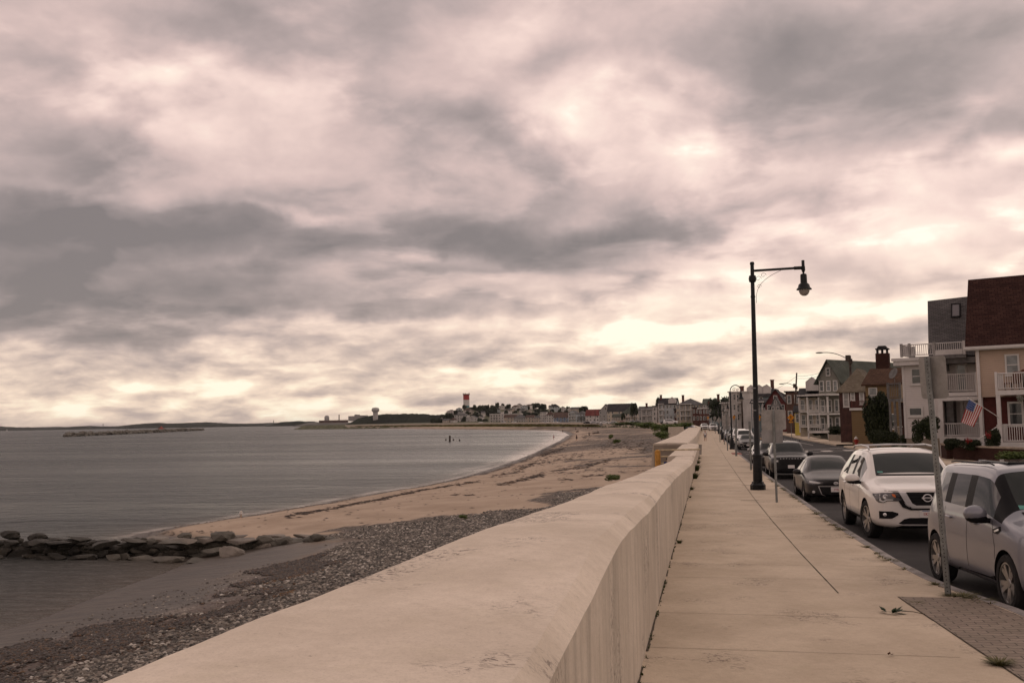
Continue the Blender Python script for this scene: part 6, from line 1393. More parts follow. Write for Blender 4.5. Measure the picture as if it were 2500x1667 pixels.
# balcony over the porch
xp, zf_ = P(2430, 953, 2.3); zr_ = P(2432, 912, 2.3)[1]
b = MB(); b.box(xp, xr, -2.3, -.02, zf_ - .28, zf_); b.build('balcony_floor', RAILW, t)
railing(t, (xp + .06, -2.22, zf_), (xr, -2.22, zf_), zr_ - zf_, RAILW, postw=.13)
railing(t, (xp + .06, -2.22, zf_), (xp + .06, -.1, zf_), zr_ - zf_, RAILW, posts=False)
zp = 0.62; zp = P(2440, 1080, 2.3)[1]
b = MB(); b.box(xp, xr, -2.35, .3, zp - .28, zp); b.build('porch_floor', RAILW, t)
b = MB(); b.box(xp + .1, xr, -2.2, .2, -1.2, zp - .29); b.build('porch_base', mat('dark_lattice', (.03, .028, .026), .9), t)
for xx in (xp + .12, xp + 4.4): b = MB(); b.box(xx - .11, xx + .11, -2.31, -2.09, zp, zf_ - .29); bevel(b.build('porch_post', RAILW, t), .01)
railing(t, (xp + .25, -2.2, zp), (xr, -2.2, zp), P(2450, 1037, 2.3)[1] - zp, RAILW, posts=False)
railing(t, (xp + .1, -2.1, zp), (xp + .1, .2, zp), P(2450, 1037, 2.3)[1] - zp, RAILW, posts=False)
# stair down the left side of the porch
b = MB(); 
for i in range(5): b.box(xp - .35 * (i + 1), xp - .35 * i - .004, -1.9, -.5, -1.0, zp - .14 * (i + 1))
b.build('porch_steps', DECKG, t)
xs_, zs_ = P(2384, 1062, 2.1); railing(t, (xp - .02, -2.1, zp), (xs_, -2.1, zp - .85), .95, RAILW, n=12)
# chairs and grill on the balcony: things of their own
def wpt(F, t_, x, y, z): return t_.matrix_basis @ Vector((x, y, z))
def loc_world(F, x, y, z): return F.o + F.u * x - F.n * y + Vector((0, 0, z))
DK = mat('dark_wicker', (.03, .025, .022), .8, .2, 9); BRNC = mat('brown_cushion', (.11, .05, .035), .9, .2, 4)
for dx, m_, lb in ((.75, BRNC, 'brown slatted chair on the tan house balcony, left'), (3.4, DK, 'dark wicker chair on the tan house balcony, right')):
    c_ = empty('deck_chair', loc_world(F1, xp + dx, -1.3, zf_), R(F1.yaw - 30), lb, 'chair')
    b = MB(); b.box(-.3, .3, -.3, .3, .38, .46); b.build('seat', m_, c_)
    b = MB(); b.box(-.3, .3, -.05, .02, .46, 1.15, Matrix.Translation((0, .3, 0)) @ Matrix.Rotation(R(-12), 4, 'X')); bevel(b.build('backrest', m_, c_), .02)
    for sx in (-1, 1):
        for sy in (-1, 1): b = MB(); b.box(sx * .27 - .02, sx * .27 + .02, sy * .27 - .02, sy * .27 + .02, 0, .38); b.build('leg', DK, c_)
c_ = empty('storage_box', loc_world(F1, xp + 2.1, -1.1, zf_), R(F1.yaw), 'dark covered grill box between the chairs on the tan house balcony', 'box')
b = MB(); b.box(-.75, .75, -.35, .35, .1, 1.0); bevel(b.build('body', DK, c_), .05); b = MB(); b.box(-.8, .8, -.4, .4, 1.0, 1.22); bevel(b.build('lid', BRNC, c_), .08, 3)
# flower basket hanging from the porch
q = loc_world(F1, P(2492, 972, 2.0)[0], -2.0, P(2492, 972, 2.0)[1])
# ---- white house
F2 = Face(2208, 1066, 72.0); P = F2.P
t2 = empty('white_house', F2.o, R(F2.yaw), 'white clapboard house with a roof deck and a grey shingled attic block', 'house', 'near houses')
xl, xm, xr = P(2196, 1000)[0] + .3, P(2300, 1000)[0], P(2392, 1000)[0] + 1.2; ze = P(2200, 893)[1]
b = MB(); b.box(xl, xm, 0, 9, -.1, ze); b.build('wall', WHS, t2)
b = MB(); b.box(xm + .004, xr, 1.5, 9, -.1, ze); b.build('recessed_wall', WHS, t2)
b = MB(); b.box(xl + .05, xr - .05, .05, 9, -1.5, -.104); b.build('foundation', M_DSTONE, t2)
b = MB(); b.box(xl - .45, xm + .3, -.45, 0, ze, ze + .42); b.box(xl - .45, xl, 0, 9, ze, ze + .42); b.box(xl - .55, xm + .3, -.55, -.35, ze + .30, ze + .5); b.build('cornice', RAILW, t2)
b = MB(); b.box(xl, xr, 0.01, 9, ze + .02, ze + .40); b.build('flat_roof', DECKG, t2)
b = MB()
for xx in (xl + .05, xm - .12): b.box(xx - .07, xx + .07, -.03, .0, -.1, ze)
b.build('corner_board', RAILW, t2)
for (pa, pb, mu) in (((2226.5, 902), (2249, 935), True), ((2221.5, 997), (2250, 1012.5), False)):
    xa, za = P(*pa); xb, zb_ = P(*pb); o = window(t2, (xa + xb) / 2, (za + zb_) / 2, xb - xa, za - zb_, 0, .12, mull=mu)
# roof deck
xd0, zd0 = P(2201, 872, .3); xd1 = P(2354, 860, .3)[0]; zd1 = P(2201, 843, .3)[1]
b = MB(); b.box(P(2220, 870, .3)[0], xd1 + .1, -.35, 3.2, zd0 - .22, zd0 - .02); b.build('roof_deck', DECKG, t2)
xs4 = [xd0, P(2220, 860, .3)[0], P(2281, 860, .3)[0], xd1]
railing(t2, (xs4[0], -.25, zd0), (xs4[1], -.25, zd0), zd1 - zd0, RAILW, postw=.16); railing(t2, (xs4[1], -.25, zd0), (xs4[2], -.25, zd0), zd1 - zd0, RAILW, postw=.16); railing(t2, (xs4[2], -.25, zd0), (xs4[3], -.25, zd0), zd1 - zd0, RAILW, postw=.16)
railing(t2, (xd0, -.25, zd0), (xd0, 3., zd0), zd1 - zd0, RAILW, postw=.16)
b = MB(); xsgn = P(2283, 850, .35)[0]; b.box(xsgn, xd1 - .1, -.34, -.30, zd0 + .02, zd0 + .36); b.build('deck_skirt', RAILW, t2)
# grey attic block with skylight
xa, za = P(2266, 851, -1.5); xb, zb_ = P(2264.5, 735, -2.4); xc, zc = P(2372, 729, -2.4); 
b = MB(); b.add([(xa, 1.5, za - .6), (xc + 2, 1.5, za - .6), (xc + 2, 2.4, zc + .25), (xb, 2.4, zb_), (xa, 9, za - .6), (xc + 2, 9, za - .6), (xc + 2, 8.5, zc + .25), (xb, 8.5, zb_)], [(0, 1, 2, 3), (5, 4, 7, 6), (3, 2, 6, 7), (0, 3, 7, 4), (1, 5, 6, 2), (0, 4, 5, 1)])
rf = b.build('roof', RGR, t2)
xa_, z1 = P(2325, 744, -2.2); xb_, z0 = P(2344, 772.5, -2.2); tl = math.atan2(.9, zb_ - za + .6)
Mx = Matrix.Translation(((xa_ + xb_) / 2, 2.12, (z0 + z1) / 2)) @ Matrix.Rotation(-tl, 4, 'X'); hw, hh = (xb_ - xa_) / 2, (z1 - z0) / 2
b = MB()
for q_ in ((-hw - .07, -hw, -hh - .07, hh + .07), (hw, hw + .07, -hh - .07, hh + .07), (-hw, hw, hh, hh + .07), (-hw, hw, -hh - .07, -hh)): b.box(q_[0], q_[1], -.12, .08, q_[2], q_[3], Mx)
sk = b.build('skylight', RBK, rf); b = MB(); b.box(-hw, hw, -.07, .07, -hh, hh, Mx); b.build('pane', mat('skylight_glass', (.16, .15, .16), .1, .1, 1, spec=.8), rf)
# mid balcony and porch
zf2 = P(2340, 957, .1)[1]; xb0 = P(2303, 950, .1)[0]; xb1 = P(2386, 950, .1)[0]; zr2 = P(2340, 913, .1)[1]
b = MB(); b.box(xm + .01, xb1 + .3, -.1, 1.48, zf2 - .26, zf2 - .02); b.build('balcony_floor', RAILW, t2)
railing(t2, (xb0, 0, zf2), (xb1, 0, zf2), zr2 - zf2, RAILW, postw=.16)
xa, za = P(2343, 893, -2.25); xb, zb_ = P(2364, 950, -2.25); window(t2, (xa + xb) / 2, (za + zb_) / 2, xb - xa, za - zb_, 1.49, .14, pane=PANEL_)
b = MB(); xx = P(2317, 895, -2)[0]; b.box(xx, xx + .12, 1.35, 1.48, P(2317, 907, -2)[1], P(2317, 878, -2)[1]); b.build('bracket', DECKG, t2)
zpf = P(2340, 1066, 2.4)[1]; xpl, xpr = P(2290, 1000, 2.4)[0], P(2400, 1000, 2.4)[0]; zbm = P(2340, 973, 2.4)[1]
b = MB(); b.box(xpl, xpr, -2.4, 1.45, zpf - .22, zpf); b.build('porch_floor', RAILW, t2)
b = MB(); b.box(xpl, xpr, -2.4, -2.2, zbm - .12, zbm + .12); b.box(xpl, xpr, -2.2, -.12, zbm - .02, zbm + .1); b.build('porch_beam', RAILW, t2)
for xx in (xpl + .15, P(2396, 1020, 2.4)[0]): b = MB(); b.box(xx - .14, xx + .14, -2.39, -2.11, -1.3, zbm - .12); bevel(b.build('porch_post', RAILW, t2), .012)
railing(t2, (xpl + .35, -2.25, zpf), (xpr - .1, -2.25, zpf), P(2340, 1034, 2.4)[1] - zpf, RAILW, posts=False)
b = MB(); xx = P(2337, 1000, 0)[0]; b.box(xx - .1, xx + .1, 1.38, 1.49, -.1, zf2 - .26); b.build('corner_board', RAILW, t2)
xa, za = P(2304, 978, 0); b = MB(); b.box(xa, xa + .45, .6, 1.45, -.1, zbm - .1); b.build('grey_column', DECKG, t2)
# flag on its staff (belongs to the tan house's porch post, moves on its own)
A, B_, C_, D_ = [onplane(px_, py_, F1.o + F1.n * 3.2, F1.n) for px_, py_ in ((2366.6, 974), (2398.8, 993), (2378, 1042), (2346, 1030))]
S0 = loc_world(F1, xp + .12, -2.3, P(2434, 1019, 2.3)[1] if False else F1.P(2434, 1019, 2.3)[1])
tf = empty('flag', A, 0, 'striped red and white flag with a blue starred canton hanging from a porch staff', 'flag')
b = MB(); b.tube([S0 - A, B_ - A, (A - A) + (A - B_) * .06], .025, 6); b.build('staff', RAILW, tf)
b = MB(); b.blob((A - B_) * .08, (.06, .06, .06), 1, 1, jag=0); b.build('finial', RAILW, tf)
FLR = mat('flag_red', (.36, .03, .035), .8, .05, 4); FLW = mat('flag_white', (.58, .55, .52), .8, .05, 4); FLB = mat('flag_blue', (.03, .07, .22), .8, .05, 4)
def flagp(u_, v_, o=0.): # u along hoist A->B, v along fly
    q = (A * (1 - u_) + B_ * u_) * (1 - v_) + (D_ * (1 - u_) + C_ * u_) * v_ - A
    return q + F1.n * (.10 * math.sin(v_ * 5 + u_ * 4) * v_ + .05 * math.sin(u_ * 9) * v_ + o)
b = MB(); nv = 12
for i in range(13):
    for j in range(nv):
        for k_ in range(2):
            u0, u1 = (i + k_ * .5) / 13, (i + .5 + k_ * .5) / 13; v0, v1 = j / nv, (j + 1) / nv
            canton = i < 7 and v0 < .41
            b.add([flagp(u0, v0), flagp(u1, v0), flagp(u1, v1), flagp(u0, v1)], [(0, 1, 2, 3)], 2 if canton else (0 if i % 2 == 0 else 1))
o = b.build('cloth', [FLR, FLW, FLB], tf); sdm = o.modifiers.new('s', 'SOLIDIFY'); sdm.thickness = .006
b = MB()
for r_ in range(5):
    for c_ in range(6):
        q = flagp(.05 + c_ * .087, .05 + r_ * .082, .008); s_ = .028; b.add([q + Vector((dx * s_, 0, dz * s_)) for dx, dz in ((0, 1), (.25, .25), (1, .2), (.35, -.2), (.6, -1), (0, -.4), (-.6, -1), (-.35, -.2), (-1, .2), (-.25, .25))], [tuple(range(10))])
b.build('stars', FLW, o)
# ---- brick planters
PB = BRK
def planter(a, b0, h0, h1, label, th=.35):
    d = b0 - a; L = math.hypot(d.x, d.y); t = empty('brick_planter', a, math.atan2(d.y, d.x), label, 'planter', 'brick planters by the sidewalk')
    b = MB(); b.box(0, L, 0, th, -.4, h0); b.build('brick_wall', PB, t); b = MB(); b.box(-.04, L + .04, -.05, th + .05, h0 + .003, h0 + .11); bevel(b.build('cap', CONC, t), .015)
    b = MB(); b.box(-.001, .3, th + .001, 4, -.4, h0); b.build('side_wall', PB, t); return t
a = gnd(2328, 1123.5, z=-.50); b1 = gnd(2440, 1131, z=-.50); hcap = onplane(2328, 1098, a, Vector((-1, 0, 0))).z - a.z
hcap = .82
planter(a, a + (b1 - a) * 2.2, hcap, 0, 'long brick planter wall with a pale cap below the tan house porch')
a2 = gnd(2303, 1120, z=-.52); planter(a2 + Vector((0, .5, 0)), a + Vector((-.25, .55, 0)), hcap + .05, 0, 'short brick planter wall set back beside the long one')
b = MB(); q0, q1 = gnd(2023, 1075, z=-.9), gnd(2150, 1083, z=-.85); d = q1 - q0
t = empty('retaining_wall', q0, math.atan2(d.y, d.x), 'low grey block retaining wall along the far sidewalk left of the hydrant', 'wall'); b.box(0, d.length * .55, 0, .4, -.5, .75); b.build('block_wall', M_DSTONE, t); b = MB(); b.box(d.length * .55 + .01, d.length, .1, .5, -.5, .8); b.build('brick_wall', BRK, t)
# lighthouse ornament
q = gnd(2357, 1094, z=.27); t = empty('lighthouse_ornament', q, 0, 'small black and white striped lighthouse ornament above the brick planter', 'ornament')
b = MB(); b.lathe([(.10, 0), (.085, .14)], None, 10, 0); b.lathe([(.085, .14), (.072, .28)], None, 10, 1); b.lathe([(.072, .28), (.06, .40)], None, 10, 0); b.lathe([(.09, .40), (.09, .43), (.05, .43), (.05, .52), (0, .58)], None, 10, 1); b.build('tower', [WHT, IRON], t)
# ---- houses behind them
house(2118, 2200, 934, 899, 1064, 96, 'ochre house with a brown shingle roof partly hidden by the dark conifer', YELS, RBR, 'gs', 8, -20, 2, 2, det=True, group='near houses')
t3 = empty('grey_deck_stand', at(2168, 1066, 86), R(-24.9), 'tall weathered grey deck on posts between the conifer and the white house', 'deck', None); Fd = Face(2168, 1066, 86); Pd = Fd.P
xa, za = Pd(2168, 973); xb = Pd(2198, 973)[0]; zr = Pd(2168, 937)[1]
b = MB(); b.box(xa, xb, 0, 2, za - .25, za); b.build('floor', DECKG, t3); railing(t3, (xa, .05, za), (xb, .05, za), zr - za, DECKG, postw=.14)
for xx in (xa + .1, (xa + xb) / 2, xb - .1): b = MB(); b.box(xx - .08, xx + .08, .0, .16, -.6, za - .25); b.build('post', DECKG, t3)
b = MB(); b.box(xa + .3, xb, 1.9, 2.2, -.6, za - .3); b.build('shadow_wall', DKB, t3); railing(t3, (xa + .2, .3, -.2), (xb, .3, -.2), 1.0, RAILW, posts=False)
ds = empty('satellite_dish', at(2184, 925, 94), R(-60), 'grey satellite dish on the brown shingle roof', 'dish'); b = MB(); b.lathe([(0, 0), (.35, .05), (.52, .14), (.5, .15), (.3, .07), (0, .02)], Matrix.Translation((0, 0, .45)) @ Matrix.Rotation(R(65), 4, 'X'), 16); b.build('reflector', DECKG, ds, True); b = MB(); b.tube([(0, 0, -.3), (0, 0, .45)], .03, 5); b.build('mast', DECKG, ds)
house(2081, 2146, 1001, 999, 1064, 110, 'low ochre clapboard garage behind the hydrant', YELS, WHT, 'flat', 7, -20, 0, 0, det=True, name='garage', cat='garage', ov=.15)
t4, w, z, h = house(2053, 2136, 947, 900, 1066, 121, 'dark maroon porch house with an olive shingle hip roof', DKB, ROL, 'hip', 10, -16, 2, 0, det=True, group='near houses')
F4 = Face(0, 0, p=t4.location, yaw=-16)
for (pa, pb) in (((2060, 959), (2071.5, 991)), ((2078, 958), (2085, 975)), ((2100, 960), (2108, 985))):
    xa, za = F4.P(*pa); xb, zb_ = F4.P(*pb); window(t4, (xa + xb) / 2, (za + zb_) / 2, xb - xa, za - zb_, 0, .12, pane=mat('bright_pane', (.34, .33, .31), .2, .2, 1))
xa, za = F4.P(2080, 1001, 1.5); xb = F4.P(2135, 1001, 1.5)[0]; railing(t4, (xa, -1.5, za), (xb, -1.5, za), 1.0, mat('dark_red_rail', (.10, .03, .025), .7), posts=True)
b = MB(); b.box(xa, xb, -1.6, 0, za - .2, za); b.build('balcony_floor', DKB, t4)
b = MB(); xc, zc = F4.P(2155, 905, -6); b.box(xc - .75, xc + .75, 6, 7.4, 0, F4.P(2155, 862, -6)[1]); ch = b.build('chimney', BRK, t4)
b = MB(); zt_ = F4.P(2155, 862, -6)[1]
for i in range(3):
    for j in range(3): b.box(xc - .65 + i * .55, xc - .5 + i * .55, 6.1 + j * .5, 6.25 + j * .5, zt_, zt_ + .45)
b.box(xc - .75, xc + .75, 6, 7.4, zt_ + .45, zt_ + .6); b.prism([(-.6, 0), (.6, 0), (.4, .3), (-.4, .3)], -.6, .6, Matrix.Translation((xc, 6.7, zt_ + .6)) @ Matrix.Rotation(R(90), 4, 'X')); b.build('chimney_crown', RBK, ch)
house(2003, 2055, 922, 877, 1052, 150, 'tall grey green gabled house with a broad white balcony', GRS, RGN, 'gf', 20, -38, 3, 3, det=False, ov=.5, balcony=(-.02, .98, (0, 1), 3.2), group='near houses')
# ------------------------------------------------------------------ vegetation helpers
LEAF = leafy('dark_leaves', (.009, .014, .006), (.045, .058, .022)); LEAFG = leafy('green_leaves', (.045, .07, .016), (.13, .175, .045)); BARK = mat('bark', (.05, .038, .028), .95, .3, 5)
FARL = leafy('far_leaves', (.010, .016, .008), (.030, .040, .018))
def crown_mesh(name, n, rx, ry, rz, leaf, seed, lobes=6, m=None, cone=False, core=.72):
    rnd = np.random.RandomState(seed); V = []; F = []
    L = [(rnd.uniform(-.55, .55) * rx, rnd.uniform(-.55, .55) * ry, rnd.uniform(-.45, .6) * rz, rnd.uniform(.42, .7)) for _ in range(lobes)]
    if cone: L = [(rnd.uniform(-.12, .12) * rx, rnd.uniform(-.12, .12) * ry, (-1 + 2 * (i + .5) / lobes) * rz, 1.0 * (1 - (i / lobes)) ** .8 * rnd.uniform(.75, 1.1) + .12) for i in range(lobes)]
    for i in range(n):
        lx, ly, lz, ls = L[rnd.randint(len(L))]; d = rnd.normal(size=3); d /= np.linalg.norm(d) + 1e-9; r_ = rnd.uniform(.55, 1.08) ** .6
        c = np.array([lx + d[0] * rx * ls * r_, ly + d[1] * ry * ls * r_, lz + d[2] * rz * (ls if not cone else .32) * r_])
        a = rnd.normal(size=3); a /= np.linalg.norm(a); bb = np.cross(a, rnd.normal(size=3)); bb /= np.linalg.norm(bb); s_ = leaf * rnd.uniform(.6, 1.3)
        o = len(V); V += [c - a * s_ - bb * s_ * .5, c + bb * s_ * .7 - a * .1 * s_, c + a * s_ + bb * .1 * s_, c - bb * s_ * .6 + a * .2 * s_]; F.append((o, o + 1, o + 2, o + 3))
    mb = MB(); mb.add([Vector(v) for v in V], F, 0)
    for k_, (lx, ly, lz, ls) in enumerate(L): mb.blob((lx, ly, lz), (rx * ls * core, ry * ls * core, rz * (ls if not cone else .3) * core), seed + k_, 2, jag=.22)
    me = bpy.data.meshes.new(name); me.from_pydata(mb.v, [], mb.f); me.materials.append(m or LEAF); return me
def trunk_mesh(h, r, limbs, seed, spread):
    rnd = random.Random(seed); b = MB(); b.tube([(0, 0, -.5), (.05 * h, 0, h * .5), (0, .03 * h, h)], [r * 1.3, r, r * .6], 7)
    for i in range(limbs):
        a = rnd.uniform(0, 6.28); z0 = h * rnd.uniform(.55, .95); b.tube([(0, 0, z0), (spread * .4 * math.cos(a), spread * .4 * math.sin(a), z0 + spread * .4), (spread * .8 * math.cos(a), spread * .8 * math.sin(a), z0 + spread * .9)], [r * .5, r * .35, r * .12], 5)
    me = bpy.data.meshes.new('trunk'); me.from_pydata(b.v, [], b.f); me.materials.append(BARK); return me
CR = [crown_mesh('crown', 900, 1, 1, 1, .085, 11 + i, 8, FARL, core=.74) for i in range(5)]; TR = trunk_mesh(1, .06, 5, 3, .5)
def tree(loc, rx, rz, label, v=0, group='trees on the hill', name='tree', me=None, ry=None, th=None):
    t = empty(name, loc, random.uniform(0, 6), label, 'tree', group); ry = ry or rx
    c = bpy.data.objects.new('crown', me or CR[v % 5]); COL.objects.link(c); c.parent = t; c.scale = (rx, ry, rz); th = rz * .35 if th is None else th; c.location = (0, 0, th + rz * .85)
    k_ = bpy.data.objects.new('trunk', TR); COL.objects.link(k_); k_.parent = t; k_.scale = (rz * .6,) * 3; k_.scale.z = th + rz * .7
    return t
def landhit(px_, py_, y0=1180, y1=1640, fallback=1500):
    for Y in range(y0, y1, 6):
        p = at(px_, py_, Y)
        if p.z <= tz(p.x, Y) + .3: return Y
    return fallback
# ------------------------------------------------------------------ hillside
FWL = mat('far_bright_wall', (.64, .60, .56), .8, .15, .3); wall_cols = [FWL, FCR, FWH, FWL, BLS, FWH]; roof_cols = [RGY, RDB, RGY, RBK, RGY, RDB]
HH = [(140, 200, 575, 650), (178, 262, 600, 652), (285, 350, 585, 656), (250, 372, 468, 530), (375, 465, 438, 486), (398, 482, 492, 535), (478, 572, 448, 520), (558, 622, 462, 530), (640, 702, 490, 540), (733, 792, 490, 546), (948, 1008, 440, 496), (1000, 1072, 402, 452), (1060, 1112, 460, 496), (1112, 1176, 450, 496), (1172, 1242, 402, 462), (1240, 1312, 380, 442), (1300, 1392, 402, 462), (1278, 1352, 460, 498), (1375, 1432, 392, 424), (1408, 1462, 455, 502), (1488, 1542, 440, 490), (1700, 1762, 405, 462), (1752, 1862, 388, 486), (1858, 1952, 420, 486), (1968, 2032, 440, 482), (2018, 2142, 432, 492), (600, 680, 560, 610), (690, 740, 560, 600)]
AD = ['small white', 'pale grey', 'cream', 'low white', 'pale', 'off white', 'grey', 'modest cream']; PL = {0: 'low on the left slope', 1: 'at the left foot', 2: 'on the left slope'}
def where(px_, py_):
    h_ = 'left of the striped tower' if px_ < 1128 else 'just right of the striped tower' if px_ < 1170 else 'left of the apartment building' if px_ < 1193 else 'above the apartment building' if px_ < 1271 else 'above the brown roofed row' if px_ < 1319 else 'above the tall white house' if px_ < 1352 else 'above the blue barn house' if px_ < 1388 else 'above the pale blue house'
    return ('high on the hill ' if py_ < 996 else 'midway up the hill ' if py_ < 1006 else 'low on the hill ') + h_
ORD = ['first', 'second', 'third', 'fourth', 'fifth', 'sixth', 'seventh', 'eighth', 'ninth', 'tenth', 'eleventh', 'twelfth', 'thirteenth', 'fourteenth', 'fifteenth', 'sixteenth', 'seventeenth', 'eighteenth', 'nineteenth', 'twentieth']
def ordinal(k_): return ORD[k_] if k_ < 20 else 'twenty ' + ORD[k_ - 20]
def number_labels(items):
    """items: (base label, x in the photo, object); look-alikes are told apart by their order from the left"""
    g = {}
    for lb, x, o in items: g.setdefault(lb, []).append((x, o))
    for lb, L in g.items():
        L.sort(key=lambda q: q[0])
        for k_, (x, o) in enumerate(L): o['label'] = lb if len(L) == 1 else ('leftmost ' if k_ == 0 else 'rightmost ' if k_ == len(L) - 1 else ordinal(k_) + ' from left ') + lb
used_l = {}; HITEMS = []; TITEMS = []
for i, (a, b_, yt, yb) in enumerate(HH):
    p0, p1, y0, y1 = Z5(a, 0)[0], Z5(b_, 0)[0], Z5(0, yt)[1], Z5(0, yb)[1]
    kind = ['gf', 'gs', 'hip', 'gf'][i % 4]; rn = ['gabled', 'ridge roofed', 'hip roofed', 'front gabled'][i % 4]
    Y = landhit((p0 + p1) / 2, y1) - 26; lb = '%s %s house %s' % (AD[i % 8], rn, where(p0, y0))
    hx_ = house(p0, p1, y0 + (y1 - y0) * .38, y0, y1, Y, lb, wall_cols[i % 6], roof_cols[(i * 5 + 1) % 6], kind, 9, random.uniform(-25, 25), 2, 3, group='houses on the hill', down=9, ov=.4)[0]; HITEMS.append((lb, p0, hx_))
TT = [(445, 530, 386, 460), (610, 680, 386, 480), (670, 740, 398, 500), (720, 800, 392, 520), (780, 860, 388, 500), (840, 935, 380, 520), (900, 960, 392, 540), (800, 900, 450, 560), (700, 790, 440, 560), (925, 1002, 360, 402), (1010, 1070, 366, 412), (1064, 1168, 380, 452), (1438, 1512, 372, 442), (1490, 1590, 364, 440), (1545, 1620, 375, 450), (1578, 1692, 372, 442), (1742, 1832, 377, 402), (1950, 2014, 415, 452), (2138, 2262, 410, 484), (190, 330, 500, 650), (140, 210, 520, 610), (450, 522, 550, 642), (676, 760, 580, 655), (755, 840, 590, 656), (620, 702, 490, 570), (540, 630, 530, 600), (1308, 1432, 490, 548), (1540, 1620, 460, 520), (1240, 1300, 440, 490), (1390, 1440, 405, 470), (560, 620, 420, 460), (860, 960, 540, 600), (1440, 1560, 500, 545), (1560, 1700, 490, 520), (1830, 1880, 470, 500), (960, 1040, 500, 540), (1100, 1200, 490, 520), (400, 460, 520, 560), (340, 400, 560, 600)]
for i, (a, b_, yt, yb) in enumerate(TT):
    p0, p1, y0, y1 = Z5(a, 0)[0], Z5(b_, 0)[0], Z5(0, yt)[1], Z5(0, yb)[1]
    Y = landhit((p0 + p1) / 2, y1, fallback=1500) - 6; q0, q1 = at(p0, y1, Y), at(p1, y0, Y)
    sz = 'broad' if b_ - a > 95 else 'round' if b_ - a > 70 else 'small'; lb = '%s dark tree %s' % (sz, where(p0, y0))
    rx = (q1.x - q0.x) / 2 * 1.02; zb_ = min(q0.z, tz(q0.x + rx, Y)); rz = (q1.z - zb_) / 2 * 1.1
    TITEMS.append((lb, p0, tree((q0.x + rx, Y, zb_ - .5), rx, rz, lb, i, th=0.)))
for i in range(78):      # smaller trees filling the gardens between the houses
    px_ = random.uniform(1052, 1150) if i % 3 == 0 else random.uniform(1066, 1405); py_ = float(np.interp(px_, [1060, 1075, 1110, 1150, 1400], [1026, 1016, 1004, 999, 1001])) + random.uniform(3, 22); Y = landhit(px_, py_, fallback=1470) - random.uniform(4, 14); q = at(px_, py_, Y); s_ = random.uniform(2.6, 4.6)
    lb = 'small garden tree %s' % where(px_, py_ - 4); TITEMS.append((lb, px_, tree((q.x, Y, min(q.z, tz(q.x, Y)) - .3), s_, s_ * .9, lb, i, group='garden trees on the hill', th=0.)))
number_labels(HITEMS); number_labels(TITEMS)
# trees in the street scene
tree(at(1495, 1027, 525), 0, 0, 'x', 0) if False else None
def treepx(p0, p1, y0, y1, Y, label, v=0, group=None, me=None, th=None, sq=1.):
    a, c_ = at(p0, y1, Y), at(p1, y0, Y); return tree(((a.x + c_.x) / 2, Y, a.z), (c_.x - a.x) / 2 * 1.1, (c_.z - a.z) / 2 * 1.05, label, v, group, me=me, th=th, ry=(c_.x - a.x) / 2 * sq)
treepx(Z6(945, 0)[0], Z6(1060, 0)[0], Z6(0, 305)[1], 1029, 560, 'tall dark tree right of the wide dark roofed house', 1, th=1)
treepx(Z6(1340, 0)[0], Z6(1430, 0)[0], Z6(0, 218)[1], 1010, 480, 'dark tree behind the pale blue house, left of its roof', 2, th=1)
treepx(Z6(785, 0)[0], Z6(850, 0)[0], Z6(0, 440)[1], 1029, 500, 'narrow dark conifer before the green roofed house', 3, th=0)
treepx(Z6(2230, 0)[0] - 4, Z4(1830, 0)[0], Z4(0, 405)[1], 1034, 330, 'wide dark tree between the olive roof and the white three storey house', 4, th=1)
treepx(Z6(100, 0)[0], Z6(235, 0)[0], Z6(0, 335)[1], 1012, 720, 'dark tree behind the red roofed house', 0, th=0)
treepx(Z4(-80, 0)[0], Z4(70, 0)[0], Z4(0, 510)[1], 1028, 500, 'dark tree left of the grey house with white pilasters', 3, th=1)
PINE = crown_mesh('crown', 5200, 1, 1, 1, .075, 77, 12, LEAF, core=.48); BUSHM = crown_mesh('crown', 3600, 1, 1, 1, .075, 78, 10, LEAF, core=.46); BUSHG = crown_mesh('crown', 2600, 1, 1, 1, .085, 79, 9, LEAFG, core=.5)
c_ = treepx(2108, 2172, 938, 1078, 88, 'dark bushy conifer beside the ochre house', 0, None, PINE, th=0.)
def bushpx(p0, p1, y0, y1, Y, label, me=None, group='shrubs in the front yards', name='shrub'):
    a, c_ = at(p0, y1, Y), at(p1, y0, Y); t = empty(name, ((a.x + c_.x) / 2, Y, a.z), random.uniform(0, 6), label, 'shrub', group)
    k_ = bpy.data.objects.new('foliage', me or BUSHM); COL.objects.link(k_); k_.parent = t; s_ = (c_.x - a.x) / 2 * 1.05; k_.scale = (s_, s_, (c_.z - a.z) / 2 * 1.1); k_.location.z = (c_.z - a.z) / 2 * .95; return t
bushpx(2228, 2282, 1022, 1086, 66, 'large dark shrub in front of the white house wall')
bushpx(2255, 2296, 1016, 1050, 67.5, 'leafy shrub top behind the leaning sign post')
bushpx(2118, 2162, 1050, 1090, 84, 'dark low shrub under the conifer, right of the hydrant'); bushpx(2150, 2200, 1052, 1092, 80, 'dark low shrub below the grey deck'); bushpx(2190, 2236, 1060, 1092, 76, 'dark low shrub at the corner of the white house')
bushpx(2300, 2350, 1070, 1100, 63, 'low dark shrub in the planter under the white porch'); bushpx(2344, 2396, 1074, 1100, 62, 'low dark shrub in the planter before the porch stairs'); bushpx(2404, 2440, 1048, 1100, 61, 'leafy shrub at the foot of the porch stairs')
bushpx(2440, 2520, 1100, 1135, 57, 'low yard plants right of the planter, below the tan porch', BUSHG)
